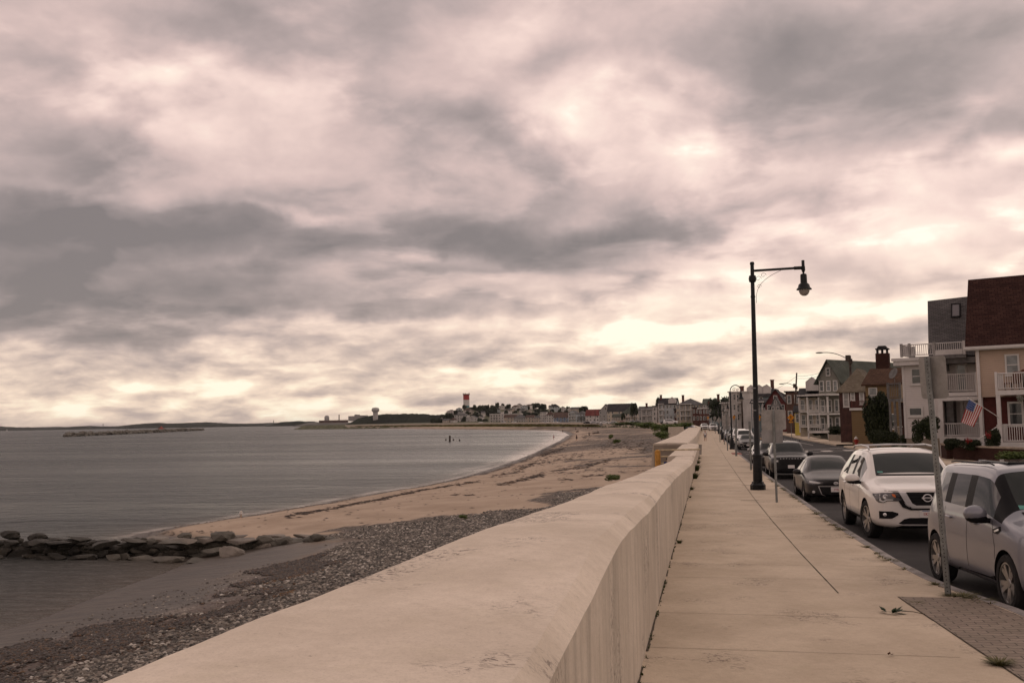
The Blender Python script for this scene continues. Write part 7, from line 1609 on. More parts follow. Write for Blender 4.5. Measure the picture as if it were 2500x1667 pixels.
bushpx(1985, 2020, 1046, 1068, 150, 'dark hedge shrub before the grey gabled house'); bushpx(2018, 2062, 1040, 1064, 140, 'dark hedge shrub below the street name sign'); bushpx(2060, 2092, 1045, 1066, 132, 'dark hedge shrub before the ochre garage'); bushpx(1962, 1990, 1036, 1052, 170, 'small green hedge shrub before the cream porch house')
FLWR = leafy('red_flowers', (.20, .012, .012), (.34, .03, .03)); FLM = crown_mesh('flowers', 120, 1, 1, 1, .16, 90, 5, FLWR, core=.12)
for p0, p1, y0, y1, Y, lb in ((2357, 2376, 1069, 1084, 61.5, 'cluster of bright red flowers beside the lighthouse ornament'), (2406, 2422, 1053, 1072, 60.2, 'cluster of red flowers by the porch stair rail')): bushpx(p0, p1, y0, y1, Y, lb, FLM, 'red flowers', 'flower_cluster')
bushpx(2480, 2500, 965, 985, 58.5, 'white flowering plant hanging at the tan porch, at the right edge', crown_mesh('flowers', 300, 1, 1, 1, .16, 91, 4, leafy('white_flowers', (.1, .12, .06), (.6, .58, .55)), core=.4), None, 'hanging_plant')
# green growth at the foot of the far sea wall
for i, (p0, p1, y0, y1, Y, lb) in enumerate(((1548, 1600, 1030, 1046, 255, 'green bush mass left of the far wall, nearest the beach'), (1590, 1625, 1034, 1052, 235, 'darker green bush in the middle of the growth by the far wall'), (1610, 1660, 1034, 1060, 205, 'bright green bush against the far sea wall'), (1640, 1692, 1031, 1046, 240, 'green bush under the bend of the bay wall'), (1500, 1560, 1029, 1040, 300, 'long low green bush along the bay wall'), (1595, 1640, 1052, 1072, 150, 'low green tuft beside the wide sea wall'))):
    bushpx(p0, p1, y0, y1, Y, lb, BUSHG, 'green growth below the sea wall')
bushpx(1478, 1516, 1158, 1174, 28, 'single green beach plant on the sand near the wall', BUSHG, None, 'beach_plant')
bushpx(1484, 1498, 1060, 1071, 170, 'small grey green tuft on the far pebbles', BUSHG, 'tufts on the pebbles', 'beach_plant'); bushpx(1498, 1514, 1072, 1082, 130, 'small grey green tuft on the pebbles, right of the other tuft', BUSHG, 'tufts on the pebbles', 'beach_plant')
bushpx(1120, 1140, 1256, 1266, 40, 'tiny green plant at the edge of the shingle bank', BUSHG, None, 'beach_plant')
# ------------------------------------------------------------------ striped tank on the hill
Y = 1580; a = at(1138.8, 994, Y); c_ = at(1138.8, 961.5, Y); r_ = (at(1146.3, 980, Y).x - at(1131.6, 980, Y).x) / 2; hz_ = c_.z - a.z
t = empty('water_tower', (a.x, Y, a.z - 8), 0, 'cylindrical water tower banded red, white and teal on the hill', 'tower')
b = MB(); b.lathe([(r_, 0), (r_, 8 + hz_ * .12)], None, 24); smooth_by(b.build('teal_band', mat('teal_paint', (.06, .19, .21), .6, .1, .3), t), 40)
b = MB(); b.lathe([(r_, 8 + hz_ * .12), (r_, 8 + hz_ * .56)], None, 24); smooth_by(b.build('white_band', WHT, t), 40)
b = MB(); b.lathe([(r_, 8 + hz_ * .56), (r_, 8 + hz_ * .97), (0, 8 + hz_)], None, 24); smooth_by(b.build('red_band', mat('tank_red', (.34, .05, .045), .6, .1, .3), t), 40)
b = MB(); b.lathe([(r_ * 1.0, 8 + hz_ * .93), (r_ * 1.14, 8 + hz_ * .93), (r_ * 1.14, 8 + hz_ * 1.0), (r_ * 1.1, 8 + hz_ * 1.0)], None, 24)
for k_ in range(12): a_ = k_ * .5236; b.box(r_ * 1.1 * math.cos(a_) - .25, r_ * 1.1 * math.cos(a_) + .25, r_ * 1.1 * math.sin(a_) - .25, r_ * 1.1 * math.sin(a_) + .25, 8 + hz_, 8 + hz_ + random.uniform(.6, 2.2))
b.build('antenna_ring', BRKD, t)
# ------------------------------------------------------------------ distant shores
def ridge(name, pts, Y, thick, m, kind='structure', jag=1.5, seed=0, nsub=8):
    """long low island: crest heights surveyed along its length, real depth and sloping flanks"""
    rnd = random.Random(seed); xs_ = []
    for (x0, y0), (x1, y1) in zip(pts, pts[1:]):
        for k_ in range(nsub): f = k_ / nsub; xs_.append((x0 + (x1 - x0) * f, y0 + (y1 - y0) * f))
    xs_.append(pts[-1]); b = MB(); rows = []
    for i, (px_, py_) in enumerate(xs_):
        c_ = at(px_, py_, Y); h = max(.5, c_.z - SEA + rnd.uniform(-jag, jag) * Y / 2431 * .5); e = 0 if i in (0, len(xs_) - 1) else 1
        rows.append([(c_.x, Y - thick * .5, SEA - .5), (c_.x, Y - thick * .42, SEA + h * .45 * e), (c_.x, Y - thick * .2, SEA + h * .9 * e), (c_.x, Y, SEA + h * e), (c_.x, Y + thick * .5, SEA - .5)])
    for r_ in rows: b.v += r_
    n = 5
    for i in range(len(rows) - 1): b.f += [(i * n + k_, i * n + k_ + 1, (i + 1) * n + k_ + 1, (i + 1) * n + k_) for k_ in range(n - 1)]; b.m += [0] * (n - 1)
    o = b.build(name, m, smooth=False); o['kind'] = kind; return o
ISL = mat('far_wooded_land', (.016, .021, .013), 1., .4, .01, col2=(.009, .012, .009), spec=0.); ISL2 = ISLB = ISL
Z0 = lambda x, y: (x / 2.138, 960 + y / 2.138)
ridge('far_hills', [Z0(-400, 186), Z0(60, 178), Z0(240, 176), Z0(520, 172), Z0(760, 168), Z0(1000, 160), Z0(1300, 158), Z0(1500, 152), Z0(1700, 156)], 11000, 1500, ISLB, seed=1)
ridge('far_hills', [Z0(-500, 178), Z0(0, 172), Z0(60, 176), Z0(110, 180), Z0(330, 181), Z0(470, 170), Z0(540, 174), Z0(640, 176), Z0(720, 164), Z0(830, 153), Z0(900, 158), Z0(1080, 150), Z0(1140, 154), Z0(1250, 158), Z0(1330, 163)], 7600, 900, ISL2, seed=2)
ridge('wooded_island', [Z0(700, 177), Z0(760, 166), Z0(850, 158), Z0(940, 156), Z0(1000, 162), Z0(1180, 166), Z0(1300, 160), Z0(1330, 166)], 6200, 500, ISL, seed=3)
ridge('wooded_island', [Z0(1465, 163), Z0(1500, 148), Z0(1560, 145), Z0(1640, 148), Z0(1700, 155)], 4800, 400, ISL, seed=4)
ridge('harbour_land', [Z0(1620, 160), Z0(1640, 152), Z0(1850, 152), Z0(1900, 152), Z0(2450, 152), Z0(2700, 152)], 3200, 300, mat('harbour_bank', (.12, .115, .10), .95, .3, .02), seed=5, jag=.3)
ridge('wooded_headland', [Z0(1870, 152), Z0(1900, 128), Z0(1950, 116), Z0(2020, 110), Z0(2120, 107), Z0(2200, 108), Z0(2290, 114), Z0(2340, 112), Z0(2450, 118), Z0(2600, 140)], 3000, 260, ISL, seed=6, jag=3.6, nsub=26)
def boxpx(t, p0, p1, y0, y1, Y, dep, m, name):
    a, c_ = at(p0, y1, Y), at(p1, y0, Y); o_ = t.location; b = MB(); b.box(a.x - o_.x, c_.x - o_.x, 0, dep, a.z - o_.z - 3, c_.z - o_.z); return b.build(name, m, t)
q = at(*Z0(1960, 124), 2900); t = empty('water_tank', q, 0, 'white mushroom shaped water tank on the distant wooded headland', 'tower')
r_ = 11.3; zt_ = at(*Z0(1960, 73), 2900).z - q.z
b = MB(); b.lathe([(7.5, -12), (7.5, zt_ * .5), (r_, zt_ * .62), (r_ * 1.05, zt_ * .8), (r_ * .8, zt_ * .95), (0, zt_)], None, 24); smooth_by(b.build('tank', mat('far_white_tank', (.42, .40, .37), .8, .05, .1), t), 40)
b = MB(); b.lathe([(r_ * 1.06, zt_ * .68), (r_ * 1.06, zt_ * .74)], None, 24); b.build('band', FGY, t)
q = at(*Z0(1870, 140), 3050); t = empty('treatment_plant', q, 0, 'pale industrial buildings left of the white water tank', 'building')
for a_, b_, y0, y1, nm in ((1818, 1850, 118, 140, 'hall'), (1850, 1862, 110, 140, 'tower_block'), (1862, 1905, 114, 140, 'hall'), (1905, 1918, 118, 140, 'hall')): boxpx(t, Z0(a_, 0)[0], Z0(b_, 0)[0], Z0(0, y0)[1], Z0(0, y1)[1], 3050, 30, FGY, nm)
q = at(*Z0(1706, 145), 3100); t = empty('storage_tank', q, 0, 'small pale round tank left of the industrial buildings', 'tank'); b = MB(); b.lathe([(8, -5), (8, 13), (5, 18), (0, 19)], None, 16); smooth_by(b.build('tank', FGY, t), 50)
q = at(*Z0(1770, 140), 3100); t = empty('chimney_stack', q, 0, 'thin dark stack between the round tank and the industrial buildings', 'chimney'); b = MB(); b.tube([(0, 0, -5), (0, 0, at(*Z0(1770, 111), 3100).z - q.z)], 1.8, 6); b.build('stack', BRKD, t)
q = at(*Z0(1740, 150), 3000); t = empty('pier_building', q, 0, 'long low dark shed on the distant harbour bank', 'building'); boxpx(t, Z0(1665, 0)[0], Z0(1800, 0)[0], Z0(0, 139)[1], Z0(0, 150)[1], 3000, 30, BRW, 'shed')
for px_, y0, y1, Y, lb in ((538, 158, 172, 7000, 'faint thin mast on the far left shore'), (1428, 140, 156, 6500, 'faint thin mast left of the small wooded island')):
    q = at(*Z0(px_, y1), Y); t = empty('far_mast', q, 0, lb, 'mast', 'faint masts'); b = MB(); b.tube([(0, 0, -5), (0, 0, at(*Z0(px_, y0), Y).z - q.z)], 2.2, 5); b.build('mast', ISLB, t)
q = gnd(*Z0(36, 196), z=SEA); t = empty('sailing_boat', q, 0, 'tiny white sailing boat at the left edge of the sea', 'boat')
b = MB(); b.prism([(-7, 0), (8, 0), (9.5, 1.6), (-7, 1.6)], -1.5, 1.5, Matrix.Rotation(R(90), 4, 'X')); b.build('hull', WHT, t); b = MB(); b.prism([(0, 2), (6, 2), (0, 14)], -.06, .06, Matrix.Rotation(R(90), 4, 'X')); b.prism([(-.5, 2), (-6, 2), (-.5, 12)], -.06, .06, Matrix.Rotation(R(90), 4, 'X')); b.build('sail', WHT, t)
q = gnd(*Z0(842, 186), z=SEA); t = empty('channel_buoy', q, 0, 'red buoy boat beyond the middle of the rock breakwater', 'buoy')
b = MB(); b.prism([(-9, 0), (9, 0), (10, 3), (-10, 3)], -3, 3, Matrix.Rotation(R(90), 4, 'X')); b.build('hull', mat('buoy_red', (.40, .06, .04), .6), t); b = MB(); b.prism([(-4, 3), (4, 3), (1, 9), (-1, 9)], -1.5, 1.5, Matrix.Rotation(R(90), 4, 'X')); b.build('tower', MATS['buoy_red'], t)
# ------------------------------------------------------------------ rocks
def rock_bm(seed, n=3):
    bm = bmesh.new(); bmesh.ops.create_icosphere(bm, subdivisions=n, radius=1); rnd = np.random.RandomState(seed)
    for v in bm.verts:
        q = v.co; v.co = Vector([math.copysign(abs(c_) ** .6, c_) for c_ in q])
    for i in range(15):
        nrm = Vector(rnd.normal(size=3)).normalized(); dd = rnd.uniform(.45, .82)
        for v in bm.verts:
            k_ = v.co.dot(nrm)
            if k_ > dd: v.co -= nrm * (k_ - dd) * .93
    for v in bm.verts: v.co *= 1 + .03 * float(fbm(np.array([v.co.x * 3 + seed]), np.array([v.co.y * 3 + v.co.z * 2]), 1., 3)[0])
    me = bpy.data.meshes.new('boulder'); bm.to_mesh(me); bm.free(); return me
def rockmat(name, c1, c2, c3):
    m = bpy.data.materials.new(name); m.use_nodes = True; T = NT(m.node_tree); P_ = m.node_tree.nodes['Principled BSDF']
    pos = T.n('ShaderNodeNewGeometry').outputs['Position']; oi = T.n('ShaderNodeObjectInfo').outputs['Random']
    c = T.mix(T.mr(T.noise(pos, 1.6, 6, .7), .3, .7), c1, c2); c = T.mix(T.mr(T.noise(pos, 9, 5, .8), .55, .7, 0, .6), c, c3)
    v_ = T.noise(pos, 2.2, 2, .5, 2.5); vein = T.mr(T.math('ABSOLUTE', T.math('SUBTRACT', v_, .5)), 0, .012, .35, 0); c = T.mix(vein, c, (.3, .28, .25))
    c = T.mix(T.math('MULTIPLY', oi, .45), c, tuple(x * .45 for x in c1))
    T.L(c, P_.inputs['Base Color']); P_.inputs['Roughness'].default_value = .75
    T.L(T.n('ShaderNodeBump', ins={'Strength': .9, 'Distance': .06, 'Height': T.noise(pos, 4, 7, .75)}).outputs[0], P_.inputs['Normal']); MATS[name] = m; return m
RK = [rockmat('dry_granite', (.17, .15, .125), (.26, .225, .185), (.09, .08, .068)), rockmat('damp_rock', (.075, .07, .055), (.135, .12, .095), (.04, .037, .03)), rockmat('weedy_rock', (.014, .013, .009), (.034, .029, .018), (.008, .008, .006))]
RM = []
for s_ in range(7):
    for k_, m_ in enumerate(RK):
        me = rock_bm(40 + s_) if k_ == 0 else RM[-1][1].copy() if False else rock_bm(40 + s_); me.materials.append(m_); RM.append((k_, me))
def rock(px_, py_, wpx, hpx, k_, label, z=None, seed=0, group='boulders of the groyne', flat=None):
    """a boulder whose foot meets the shore at the surveyed point"""
    zz_ = SEA if z is None else z; q = gnd(px_, py_, z=zz_); s_ = q.y / FPX * .99; rx = wpx * s_ / 2; rz = hpx * s_ / 2 * 1.1
    me = [m_ for kk, m_ in RM if kk == k_][seed % 7]; o = bpy.data.objects.new('boulder', me); COL.objects.link(o)
    rn = random.Random(seed * 13 + int(px_)); o.location = (q.x, q.y + rx * .5, zz_ + rz * .5); o.scale = (rx * 1.12, rx * rn.uniform(.7, 1.), rz); o.rotation_euler = (R(rn.uniform(-10, 10)), R(rn.uniform(-9, 9)), R(rn.uniform(-25, 25) + (180 if rn.random() < .5 else 0)))
    tag(o, label, 'rock', group); return o
G = lambda x, y: (x / 2.6133, 1200 + y / 2.6133)
rk = [ # zoom x0,x1,ytop,ybottom,kind, label (None = look-alike of its kind)
 (930, 1075, 325, 400, 2, 0), (1040, 1200, 330, 375, 2, 0), (1080, 1200, 360, 420, 1, 'grey rounded boulder left of the long flat one'), (1140, 1385, 368, 425, 1, 'long flat dark faced boulder in the middle of the groyne'), (1255, 1410, 348, 392, 1, 'flat topped boulder lying behind the long flat one'),
 (1345, 1540, 325, 462, 0, 'big steep triangular pale grey boulder of the groyne'), (1545, 1795, 288, 375, 0, 'broad pale slab boulder right of the triangular one'), (1785, 2015, 292, 380, 0, 'broad pale block with a sheer face at the right of the groyne'), (1540, 1620, 358, 408, 1, 'small wedge boulder between the triangular one and the pale slab'),
 (1970, 2060, 340, 388, 0, 'small pale boulder beside the shingle'), (2050, 2130, 330, 380, 0, 'rightmost pale boulder of the groyne'), (2125, 2200, 315, 355, 1, 'small reddish boulder at the shingle edge'), (1880, 1985, 372, 405, 1, 'low flat boulder in the weed below the pale block'),
 (1670, 1720, 405, 450, 1, 'small dark boulder in the brown pool'), (1540, 1850, 360, 440, 1, 'rusty brown flat boulder under the pale slab'), (980, 1070, 368, 415, 1, 'pointed dark boulder left of centre'), (740, 830, 372, 440, 1, 0), (820, 900, 362, 410, 1, 0), (800, 960, 395, 445, 1, 0), (930, 1140, 405, 462, 1, 'wide low boulder at the water line'), (1135, 1345, 415, 468, 1, 'wide flat boulder at the water left of the triangular one'),
 (600, 680, 352, 430, 2, 0), (660, 780, 380, 445, 1, 0), (540, 620, 390, 440, 2, 0), (390, 560, 335, 410, 2, 0), (200, 330, 395, 440, 2, 0), (280, 420, 388, 440, 2, 0), (150, 320, 290, 340, 2, 0), (0, 115, 292, 345, 2, 0), (-80, 60, 330, 420, 2, 0), (40, 200, 345, 420, 2, 0), (180, 420, 340, 410, 2, 0), (420, 600, 380, 440, 2, 0), (560, 760, 345, 400, 2, 0), (760, 940, 340, 400, 2, 0), (100, 260, 380, 430, 2, 0),
 (400, 590, 280, 320, 2, 0), (570, 760, 300, 345, 2, 0), (230, 430, 300, 345, 2, 0), (740, 920, 285, 330, 1, 0), (-60, 130, 300, 360, 2, 0), (60, 260, 310, 360, 2, 0), (420, 620, 310, 360, 2, 0), (600, 800, 320, 365, 2, 0), (780, 960, 315, 360, 1, 0),
 (-250, -60, 300, 400, 2, 0), (-180, 0, 380, 440, 2, 0), (1060, 1240, 290, 335, 0, 0), (900, 1080, 275, 320, 0, 0), (1200, 1420, 275, 330, 0, 0), (1380, 1560, 268, 315, 0, 0), (960, 1160, 300, 345, 1, 0), (1160, 1380, 310, 355, 1, 0), (1620, 1800, 262, 300, 0, 0), (1860, 2060, 275, 310, 0, 0), (2060, 2230, 288, 325, 0, 0), (1400, 1640, 290, 335, 0, 0)]
RIT = []; kn = {0: 'pale dry boulder', 1: 'damp grey boulder', 2: 'dark weedy boulder'}
gn = {0: 'dry boulders of the groyne', 1: 'damp boulders of the groyne', 2: 'weedy boulders of the groyne'}
for i, (a, b_, y0, y1, k_, lb) in enumerate(rk):
    px_, py_ = G((a + b_) / 2, y1); back = y1 < 370
    ro_ = rock(px_, py_, (b_ - a) / 2.6133 * 1.08, (y1 - y0) / 2.6133 * 1.05, k_, lb or kn[k_], SEA + (.30 if y1 < 400 else -.05) + (.35 if y1 < 350 else 0), i, gn[k_]); RIT.append((lb or (kn[k_] + (' in the upper row' if y1 < 350 else ' in the middle row' if y1 < 412 else ' in the lowest row')), px_, ro_))
number_labels(RIT)
b = MB(); rnd = random.Random(8)      # the rubble the big boulders sit in: countless small stones
for i in range(420):
    x_ = rnd.uniform(-250, 2100); y_ = float(np.interp(x_, [-250, 900, 1500, 2100], [365, 375, 350, 335])) + rnd.gauss(0, 32 if x_ < 1500 else 16); px_, py_ = G(x_, y_); zz_ = SEA + .28 - (y_ - 365) * .008
    q = gnd(px_, py_, z=zz_); s_ = rnd.uniform(.16, .46); b.blob((q.x, q.y, zz_ - .02), (s_ * 1.3, s_, s_ * .6), i, 2, jag=.16, mi=0 if x_ < 1000 + rnd.uniform(-200, 200) else 1)
o = b.build('groyne_rubble', [RK[2], RK[1]]); o['kind'] = 'stuff'
# ------------------------------------------------------------------ offshore breakwater: one heap of countless stones
b = MB(); rnd = random.Random(5); A_, B__ = gnd(160, 1066, z=SEA), gnd(492, 1050.5, z=SEA)
for i in range(520):
    f = rnd.random() ** .8; q = A_.lerp(B__, f); w_ = 7 * (1 - abs(2 * f - 1) ** 6 * .5); dx = rnd.gauss(0, .45) * w_; hh_ = 2.8 * math.exp(-(dx / w_) ** 2 * 2.2) * (1 - max(0, .03 - f) * 20) * rnd.uniform(.5, 1.1)
    s_ = rnd.uniform(1.0, 2.3); b.blob((q.x + rnd.uniform(-3, 3), q.y + dx * 1.5 + rnd.uniform(-3, 3), SEA + hh_ - .4), (s_ * 1.6, s_ * 1.4, s_ * .9), i, 1, jag=.2)
o = b.build('rock_breakwater', RK[1]); o['kind'] = 'stuff'
# ------------------------------------------------------------------ shingle: real pebbles on the near bank
def pebbles(name, poly, n, smin, smax, m, seed, lift=.25, keepf=None):
    rs = np.random.RandomState(seed); P_ = np.array(poly); x0, y0 = np.maximum(P_.min(0), (-40, 8)); x1, y1 = np.minimum(P_.max(0), (-1.5, 75))
    X = rs.uniform(x0, x1, n * 4); Y = rs.uniform(y0, y1, n * 4); k_ = inpoly(X + fbm(X, Y, 2.4, 5) * 3.2, Y + fbm(X + 99, Y + 7, 2.4, 5) * 3.2, poly)
    k_ &= X < np.interp(Y, [r_[0] for r_ in WS1], [r_[4] for r_ in WS1]) + .3
    if keepf is not None: k_ &= keepf(X, Y, rs)
    X, Y = X[k_][:n], Y[k_][:n]; n = len(X); Z = beach_z(X, Y)
    S = smin + (smax - smin) * rs.rand(n) ** 3
    base = np.array([(1, 0, 0), (-1, 0, 0), (0, 1, 0), (0, -1, 0), (0, 0, 1), (0, 0, -1), (.6, .6, .5), (-.6, .6, .5), (-.6, -.6, .5), (.6, -.6, .5)]) * 1.
    # faceted lump: octahedron with a rounded upper ring
    F8 = np.array([(4, 6, 7), (4, 7, 8), (4, 8, 9), (4, 9, 6), (0, 2, 6), (2, 7, 6), (2, 1, 7), (1, 8, 7), (1, 3, 8), (3, 9, 8), (3, 0, 9), (0, 6, 9)])
    sc = np.stack([S * rs.uniform(.8, 1.4, n), S * rs.uniform(.7, 1.1, n), S * rs.uniform(.4, .75, n)], 1); a = rs.rand(n) * 6.28
    V = base[None] * sc[:, None, :] * rs.uniform(.85, 1.15, (n, 10, 1)); ca, sa = np.cos(a)[:, None], np.sin(a)[:, None]
    x, y = V[:, :, 0] * ca - V[:, :, 1] * sa, V[:, :, 0] * sa + V[:, :, 1] * ca
    V = np.stack([x + X[:, None], y + Y[:, None], V[:, :, 2] + Z[:, None] + (sc[:, 2] * lift)[:, None]], -1).reshape(-1, 3)
    F = (F8[None] + (np.arange(n) * 10)[:, None, None]).reshape(-1, 3)
    me = bpy.data.meshes.new(name); me.vertices.add(len(V)); me.vertices.foreach_set('co', V.astype(np.float32).ravel()); me.loops.add(F.size); me.loops.foreach_set('vertex_index', F.astype(np.int32).ravel())
    me.polygons.add(len(F)); me.polygons.foreach_set('loop_start', np.arange(0, F.size, 3, dtype=np.int32)); me.polygons.foreach_set('loop_total', np.full(len(F), 3, np.int32)); me.update(calc_edges=True)
    me.materials.append(m); o = bpy.data.objects.new(name, me); COL.objects.link(o); o['kind'] = 'stuff'; return o
m = bpy.data.materials.new('pebble_stone'); m.use_nodes = True; T = NT(m.node_tree); P_ = m.node_tree.nodes['Principled BSDF']
rnd_ = T.n('ShaderNodeNewGeometry').outputs['Random Per Island']
T.L(T.ramp(rnd_, [(0, (.035, .032, .027)), (.35, (.10, .09, .078)), (.7, (.20, .175, .145)), (.92, (.34, .30, .25)), (1, (.60, .56, .50))]), P_.inputs['Base Color']); P_.inputs['Roughness'].default_value = .75
pebbles('pebbles', PEB1, 95000, .02, .078, m, 1, keepf=lambda X, Y, rs: ~(inpoly(X + fbm(X, Y, 2.4, 5) * 3.2, Y + fbm(X + 99, Y + 7, 2.4, 5) * 3.2, WEED) & (rs.rand(len(X)) < .86) & (fbm(X, Y, 2.5, 3) > -.16)))
pebbles('pebbles', pxpoly([(250, 1400), (430, 1330), (620, 1290), (700, 1290), (560, 1370), (430, 1400), (100, 1470), (-50, 1510), (-50, 1470)], -2.8), 900, .02, .06, m, 5)
pebbles('pebbles', PEB3, 6000, .03, .07, m, 2)
m2 = bpy.data.materials.new('seaweed_bits'); m2.use_nodes = True; T = NT(m2.node_tree); P_ = m2.node_tree.nodes['Principled BSDF']
rnd_ = T.n('ShaderNodeNewGeometry').outputs['Random Per Island']
T.L(T.ramp(rnd_, [(0, (.018, .013, .010)), (.7, (.04, .025, .016)), (.92, (.08, .042, .02)), (1, (.14, .08, .035))]), P_.inputs['Base Color']); P_.inputs['Roughness'].default_value = .55
pebbles('seaweed', WEED, 60000, .02, .07, m2, 3, .6, keepf=lambda X, Y, rs: fbm(X, Y, 1.6, 4) * 1.5 + rs.rand(len(X)) * .5 > -.02)
m3 = bpy.data.materials.new('rust_weed'); m3.use_nodes = True; T = NT(m3.node_tree); P_ = m3.node_tree.nodes['Principled BSDF']
T.L(T.ramp(T.n('ShaderNodeNewGeometry').outputs['Random Per Island'], [(0, (.035, .018, .010)), (.6, (.10, .05, .02)), (1, (.20, .11, .045))]), P_.inputs['Base Color']); P_.inputs['Roughness'].default_value = .7
pebbles('seaweed', RUST, 7000, .02, .06, m3, 4, .7, keepf=lambda X, Y, rs: fbm(X, Y, 1.5, 3) > 0)
# loose scraps of weed scattered on the sand and the tide line
def scraps(n, seed):
    rs = np.random.RandomState(seed); b = MB(); Y = rs.uniform(50, 260, n * 9); X = rs.uniform(-45, -3, n * 9); d = sdist(X, Y, SHP); w_ = sdist(X, Y, WP)
    tide = np.abs(d - 1.8 - fbm(X, Y, 5) * 2) < .5; line2 = (np.abs(fbm(X * 1.1 + Y * .25, Y * .5 - X * .6, 5.5, 5) - .12) < .014) & (fbm(X, Y, 22, 2) > -.05); spr = rs.rand(n * 9) < .03
    k_ = (d > .5) & (w_ < -.5) & ((tide & (rs.rand(n * 9) < .8)) | (line2 & (d > 5)) | spr); X, Y = X[k_][:n], Y[k_][:n]; Z = beach_z(X, Y)
    for x, y, z in zip(X, Y, Z):
        s_ = rs.uniform(.03, .09) * (1 + y / 160); a = rs.rand() * 6.28; Mx = Matrix.Translation((x, y, z + .02)) @ Matrix.Rotation(a, 4, 'Z')
        b.add([Mx @ Vector(v) for v in ((-s_ * 1.6, 0, 0), (0, -s_ * .5, 0), (s_ * 1.8, .1 * s_, 0), (.2 * s_, s_ * .6, 0), (0, 0, s_ * .25))], [(0, 1, 4), (1, 2, 4), (2, 3, 4), (3, 0, 4)])
    return b
b = scraps(9000, 9)
Z9 = lambda x, y: (700 + x / 2.352, 1040 + y / 2.352)
for pts, n, wd in (([(1220, 345), (1290, 335), (1400, 300), (1490, 270)], 260, 5), ([(1330, 318), (1480, 280)], 200, 7), ([(1520, 262), (1620, 248), (1740, 235), (1860, 208)], 420, 6), ([(1700, 312), (1830, 302)], 90, 4), ([(1450, 150), (1560, 124)], 420, 5), ([(1300, 218), (1500, 195), (1700, 170)], 300, 7),
                   ([(1180, 270), (1330, 245), (1420, 190), (1560, 130), (1600, 90)], 500, 6), ([(950, 400), (990, 402)], 30, 4), ([(1020, 412), (1060, 410)], 30, 4), ([(1560, 330), (1640, 335)], 40, 5), ([(1800, 130), (1920, 120), (2080, 150)], 500, 14), ([(1850, 100), (2100, 118)], 300, 10), ([(1700, 60), (1780, 40)], 120, 8), ([(1640, 10), (1760, 20)], 120, 6), ([(560, 390), (700, 362), (900, 330), (1100, 300)], 700, 4), ([(0, 490), (200, 455), (400, 420), (560, 392)], 700, 5)):
    for _ in range(int(n * .42)):
        k_ = random.uniform(0, len(pts) - 1.001); i_ = int(k_); f = k_ - i_; x_, y_ = pts[i_][0] * (1 - f) + pts[i_ + 1][0] * f, pts[i_][1] * (1 - f) + pts[i_ + 1][1] * f
        q = gnd(*Z9(x_ + random.gauss(0, 8), y_ + random.gauss(0, wd * (.4 + abs(math.sin(x_ * .11))))), z=-2.7); z = float(beach_z(np.array([q.x]), np.array([q.y]))[0]); s_ = random.uniform(.03, .09) * (1 + q.y / 150); Mx = Matrix.Translation((q.x, q.y, z + .02)) @ Matrix.Rotation(random.uniform(-.6, .6), 4, 'Z')
        b.add([Mx @ Vector(v) for v in ((-s_ * 2.2, 0, 0), (0, -s_ * .4, 0), (s_ * 2.4, .1 * s_, 0), (.2 * s_, s_ * .5, 0), (0, 0, s_ * .4))], [(0, 1, 4), (1, 2, 4), (2, 3, 4), (3, 0, 4)])
o = b.build('seaweed', m2); o['kind'] = 'stuff'
# ------------------------------------------------------------------ small things on the beach and in the water
q = gnd(1098, 1078, z=SEA); t = empty('mooring_post', (q.x, q.y, SEA), 0, 'dark wooden post standing alone in the bay', 'post'); b = MB(); hgt_ = at(1098, 1063, q.y).z - SEA; b.tube([(0, 0, -1), (.05, 0, hgt_)], [.35, .26], 7); b.build('post', WOOD, t)
for px_, py_, lb in ((1088.5, 1075, 'tiny dark stump in the water left of the wooden post'), (1107, 1075, 'tiny dark stump in the water just right of the wooden post'), (1122, 1076, 'tiny dark stump in the water farther right of the wooden post')):
    q = gnd(px_, py_, z=SEA); t = empty('stump', (q.x, q.y, SEA), 0, lb, 'stump', 'stumps in the bay'); b = MB(); b.tube([(0, 0, -1), (0, 0, .55)], [.3, .22], 6); b.build('stake', WOOD, t)
def drift(px_, py_, L, label, seed):
    q = gnd(px_, py_, z=-2.5); z = float(beach_z(np.array([q.x]), np.array([q.y]))[0]); t = empty('driftwood', (q.x, q.y, z), R(seed * 40 % 180 - 20), label, 'driftwood', 'driftwood on the beach'); rnd = random.Random(seed)
    b = MB(); b.tube([(-L / 2, 0, .1), (0, rnd.uniform(-.2, .2), .25), (L / 2, 0, .15)], [.16, .2, .08], 6)
    for i in range(4): x = rnd.uniform(-L / 2, L / 2); b.tube([(x, 0, .2), (x + rnd.uniform(-.8, .8), rnd.uniform(-.5, .5), rnd.uniform(.5, 1.3))], [.08, .03], 5)
    b.build('log', WOOD, t)
drift(1438, 1060, 3.5, 'branched driftwood log near the top of the beach, beside the dark figure', 3); drift(1455, 1057.5, 2.5, 'smaller driftwood right of the branched log', 5); drift(1410, 1051, 4, 'long driftwood branch on the far beach', 7)
q = gnd(588, 1271, z=-3.55); t = empty('gull', (q.x, q.y, float(beach_z(np.array([q.x]), np.array([q.y]))[0])), R(-60), 'white gull standing at the water edge behind the groyne', 'bird')
GW = mat('gull_white', (.62, .60, .57), .8); b = MB(); b.blob((0, 0, .27), (.24, .11, .12), 1, 3, jag=0); b.blob((.2, 0, .40), (.075, .06, .065), 2, 2, jag=0); b.blob((.13, 0, .34), (.08, .06, .09), 3, 2, jag=0); b.blob((-.26, 0, .27), (.14, .05, .035), 4, 2, jag=0); b.build('body', GW, t, True)
b = MB(); b.tube([(.26, 0, .395), (.34, 0, .38)], [.02, .006], 5); b.build('beak', YEL, t)
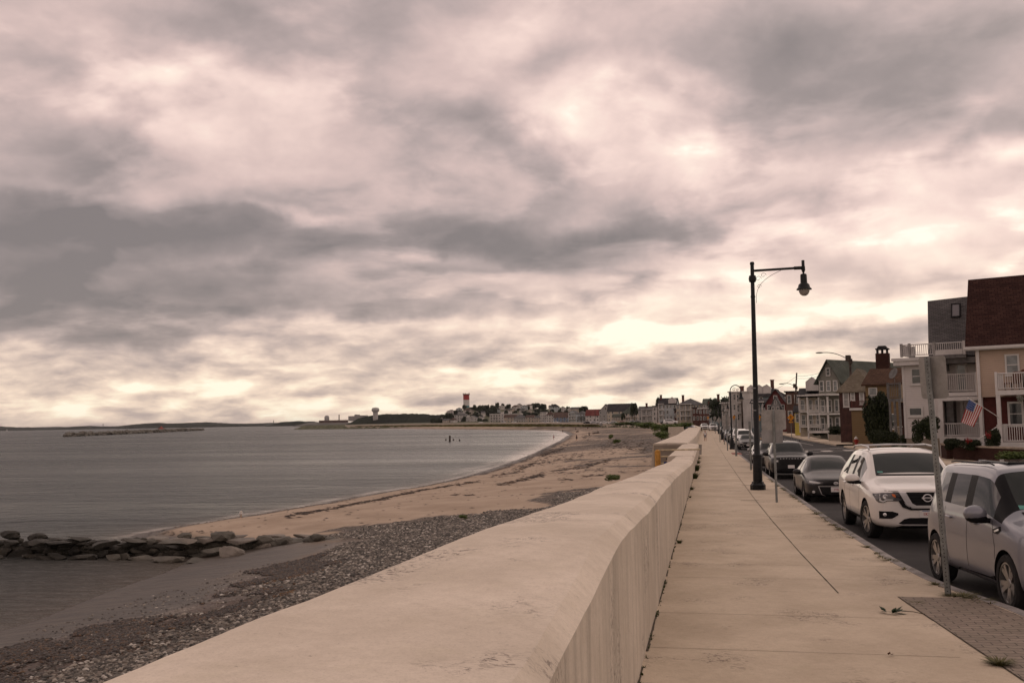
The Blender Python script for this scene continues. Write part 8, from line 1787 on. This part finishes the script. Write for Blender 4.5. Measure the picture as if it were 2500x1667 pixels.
for s_ in (1, -1): b = MB(); b.tube([(0, s_ * .04, .18), (.01, s_ * .04, 0)], .010, 4); b.build('leg', YEL, t)
# ------------------------------------------------------------------ litter and weeds on the sidewalk
def leafclump(loc, n, r_, leaf, m, seed, flat=.4):
    rs = np.random.RandomState(seed); b = MB()
    for i in range(n):
        a = rs.rand() * 6.28; rr = r_ * rs.rand() ** .6; c_ = Vector((rr * math.cos(a), rr * math.sin(a) * .6, rs.rand() * r_ * flat)); d = Vector((math.cos(a) + rs.normal() * .3, math.sin(a) + rs.normal() * .3, rs.uniform(-.1, .7))).normalized(); s_ = d.cross(Vector((0, 0, 1))).normalized(); L = leaf * rs.uniform(.6, 1.3)
        b.add([c_, c_ + d * L * .5 + s_ * L * .28, c_ + d * L, c_ + d * L * .5 - s_ * L * .28], [(0, 1, 2, 3)])
    return b
q = gnd(2177, 1497); t = empty('fallen_leaves', (q.x, q.y, road_z(q.y) + .008), R(-8), 'wilted green leaf cluster with a thin stem lying on the sidewalk', 'leaves')
leafclump(None, 22, .07, .10, leafy('wilted_leaf', (.012, .028, .010), (.04, .07, .028)), 4).build('leaf_cluster', MATS['wilted_leaf'], t)
b = MB(); b.tube([(.05, 0, .03), (.25, .03, .02), (.38, -.02, .004)], .005, 5); b.build('stem', mat('stem_brown', (.06, .05, .03), .8), t)
q = gnd(2171, 1600); t = empty('dead_leaf', (q.x, q.y, road_z(q.y) + .006), 0, 'small brown dead leaf on the sidewalk', 'leaf'); leafclump(None, 3, .02, .05, BRNC, 6).build('blade', BRNC, t)
DRY = leafy('dry_grass', (.06, .06, .022), (.17, .15, .06)); GRN = leafy('kerb_weed', (.03, .045, .012), (.09, .11, .03))
def tuft(b, x, y, z, n, h, spread, rs):
    for i in range(n):
        a = rs.rand() * 6.28; r_ = spread * rs.rand() ** .5; hh_ = h * rs.uniform(.5, 1.2); w_ = .006 + .004 * rs.rand() + h * .02; dx, dy = math.cos(a), math.sin(a)
        p = Vector((x + dx * r_ * .5, y + dy * r_ * .5, z)); m_ = p + Vector((dx * r_ * .5, dy * r_ * .5, hh_ * .6)); e = p + Vector((dx * r_ * 1.3, dy * r_ * 1.3, hh_)); s_ = Vector((-dy, dx, 0)) * w_
        b.add([p - s_, p + s_, m_ + s_ * .7, m_ - s_ * .7, e], [(0, 1, 2, 3), (3, 2, 4)])
rs = np.random.RandomState(21); b = MB()
for px_, py_, n, h, sp_ in ((2440, 1622, 130, .05, .12), (2240, 1473, 20, .025, .10), (2330, 1455, 60, .03, .16), (2352, 1455, 90, .035, .18), (2385, 1464, 60, .025, .2)): q = gnd(px_, py_); tuft(b, q.x, q.y, q.z, n, h, sp_, rs)
for i in range(90):
    y = rs.uniform(10, 44); x = kerb_x(y) - .18 + rs.normal() * .02; tuft(b, x, y, road_z(y), rs.randint(5, 26), .03, rs.uniform(.06, .2), rs)
o = b.build('kerb_grass', DRY); o['kind'] = 'stuff'
b = MB()
for i in range(150):
    y = 3 + rs.rand() ** 1.5 * 75; x = float(np.interp(y, [0, 16, 79], [-.695, -.68, -.52])) + .02; tuft(b, x, y, road_z(y), rs.randint(2, 9), .025, .03, rs)
for y, n, h, sp_ in ((20.4, 40, .07, .07), (33, 30, .06, .05), (37, 50, .12, .1), (44.5, 160, .26, .2), (52, 160, .28, .2), (56, 60, .15, .15), (62, 90, .2, .18), (70, 50, .15, .2), (90, 60, .25, .25), (101, 60, .2, .25), (110, 60, .2, .25)):
    x = float(np.interp(y, [0, 79, 79.1, 200], [-.68, -.50, -.9, -.9])) + .05; tuft(b, x, y, road_z(y), n, h, sp_, rs)
o = b.build('wall_foot_weeds', GRN); o['kind'] = 'stuff'
q = Vector((-.55, 85, 0)); b = MB(); b.add([(x, y, road_z(y) + .006) for x, y in ((-1.15, 80), (-.35, 80), (-.45, 120), (-1.1, 120))], [(0, 1, 2, 3)]); struct(b.build('gravel_strip', mat('gravel', (.20, .165, .13), .95, .4, 2, .5, 20, fine=.6)))
# dune grass on the spit and the upper beach
b = MB(); n = 0
for i in range(9000):
    px_, py_ = rs.uniform(790, 1460), rs.uniform(1034, 1043.5); q = gnd(px_, py_, z=-2.2)
    d = float(sdist(np.array([q.x]), np.array([q.y]), SHP)[0]) if i % 3 == 0 else 80
    if d < 45 or q.y > 1500: continue
    z = float(beach_z(np.array([q.x]), np.array([q.y]), np.array([d * 1.]))[0]); s_ = rs.uniform(.5, 1.3)
    b.add([(q.x - s_ * 2, q.y, z - .1), (q.x + s_ * 2, q.y, z - .1), (q.x + s_ * .8, q.y + .5, z + s_ * .9), (q.x - s_, q.y - .5, z + s_ * .7)], [(0, 1, 2, 3)])
o = b.build('dune_grass', leafy('dune_grass', (.06, .07, .02), (.16, .14, .05))); o['kind'] = 'stuff'
# ------------------------------------------------------------------ haze over the bay
b = MB(); b.box(-26000, 14000, -900, 32000, SEA - 1.5, 75)
hz_o = b.build('haze', bpy.data.materials.new('haze')); hz_o['kind'] = 'stuff'
m = hz_o.data.materials[0]; m.use_nodes = True; T = NT(m.node_tree); m.node_tree.nodes.remove(m.node_tree.nodes['Principled BSDF'])
pvn = T.n('ShaderNodeVolumePrincipled'); pvn.inputs['Color'].default_value = (.92, .93, .97, 1); pvn.inputs['Density'].default_value = 2.2e-5
T.L(pvn.outputs[0], m.node_tree.nodes['Material Output'].inputs['Volume'])
SC.cycles.volume_bounces = 0
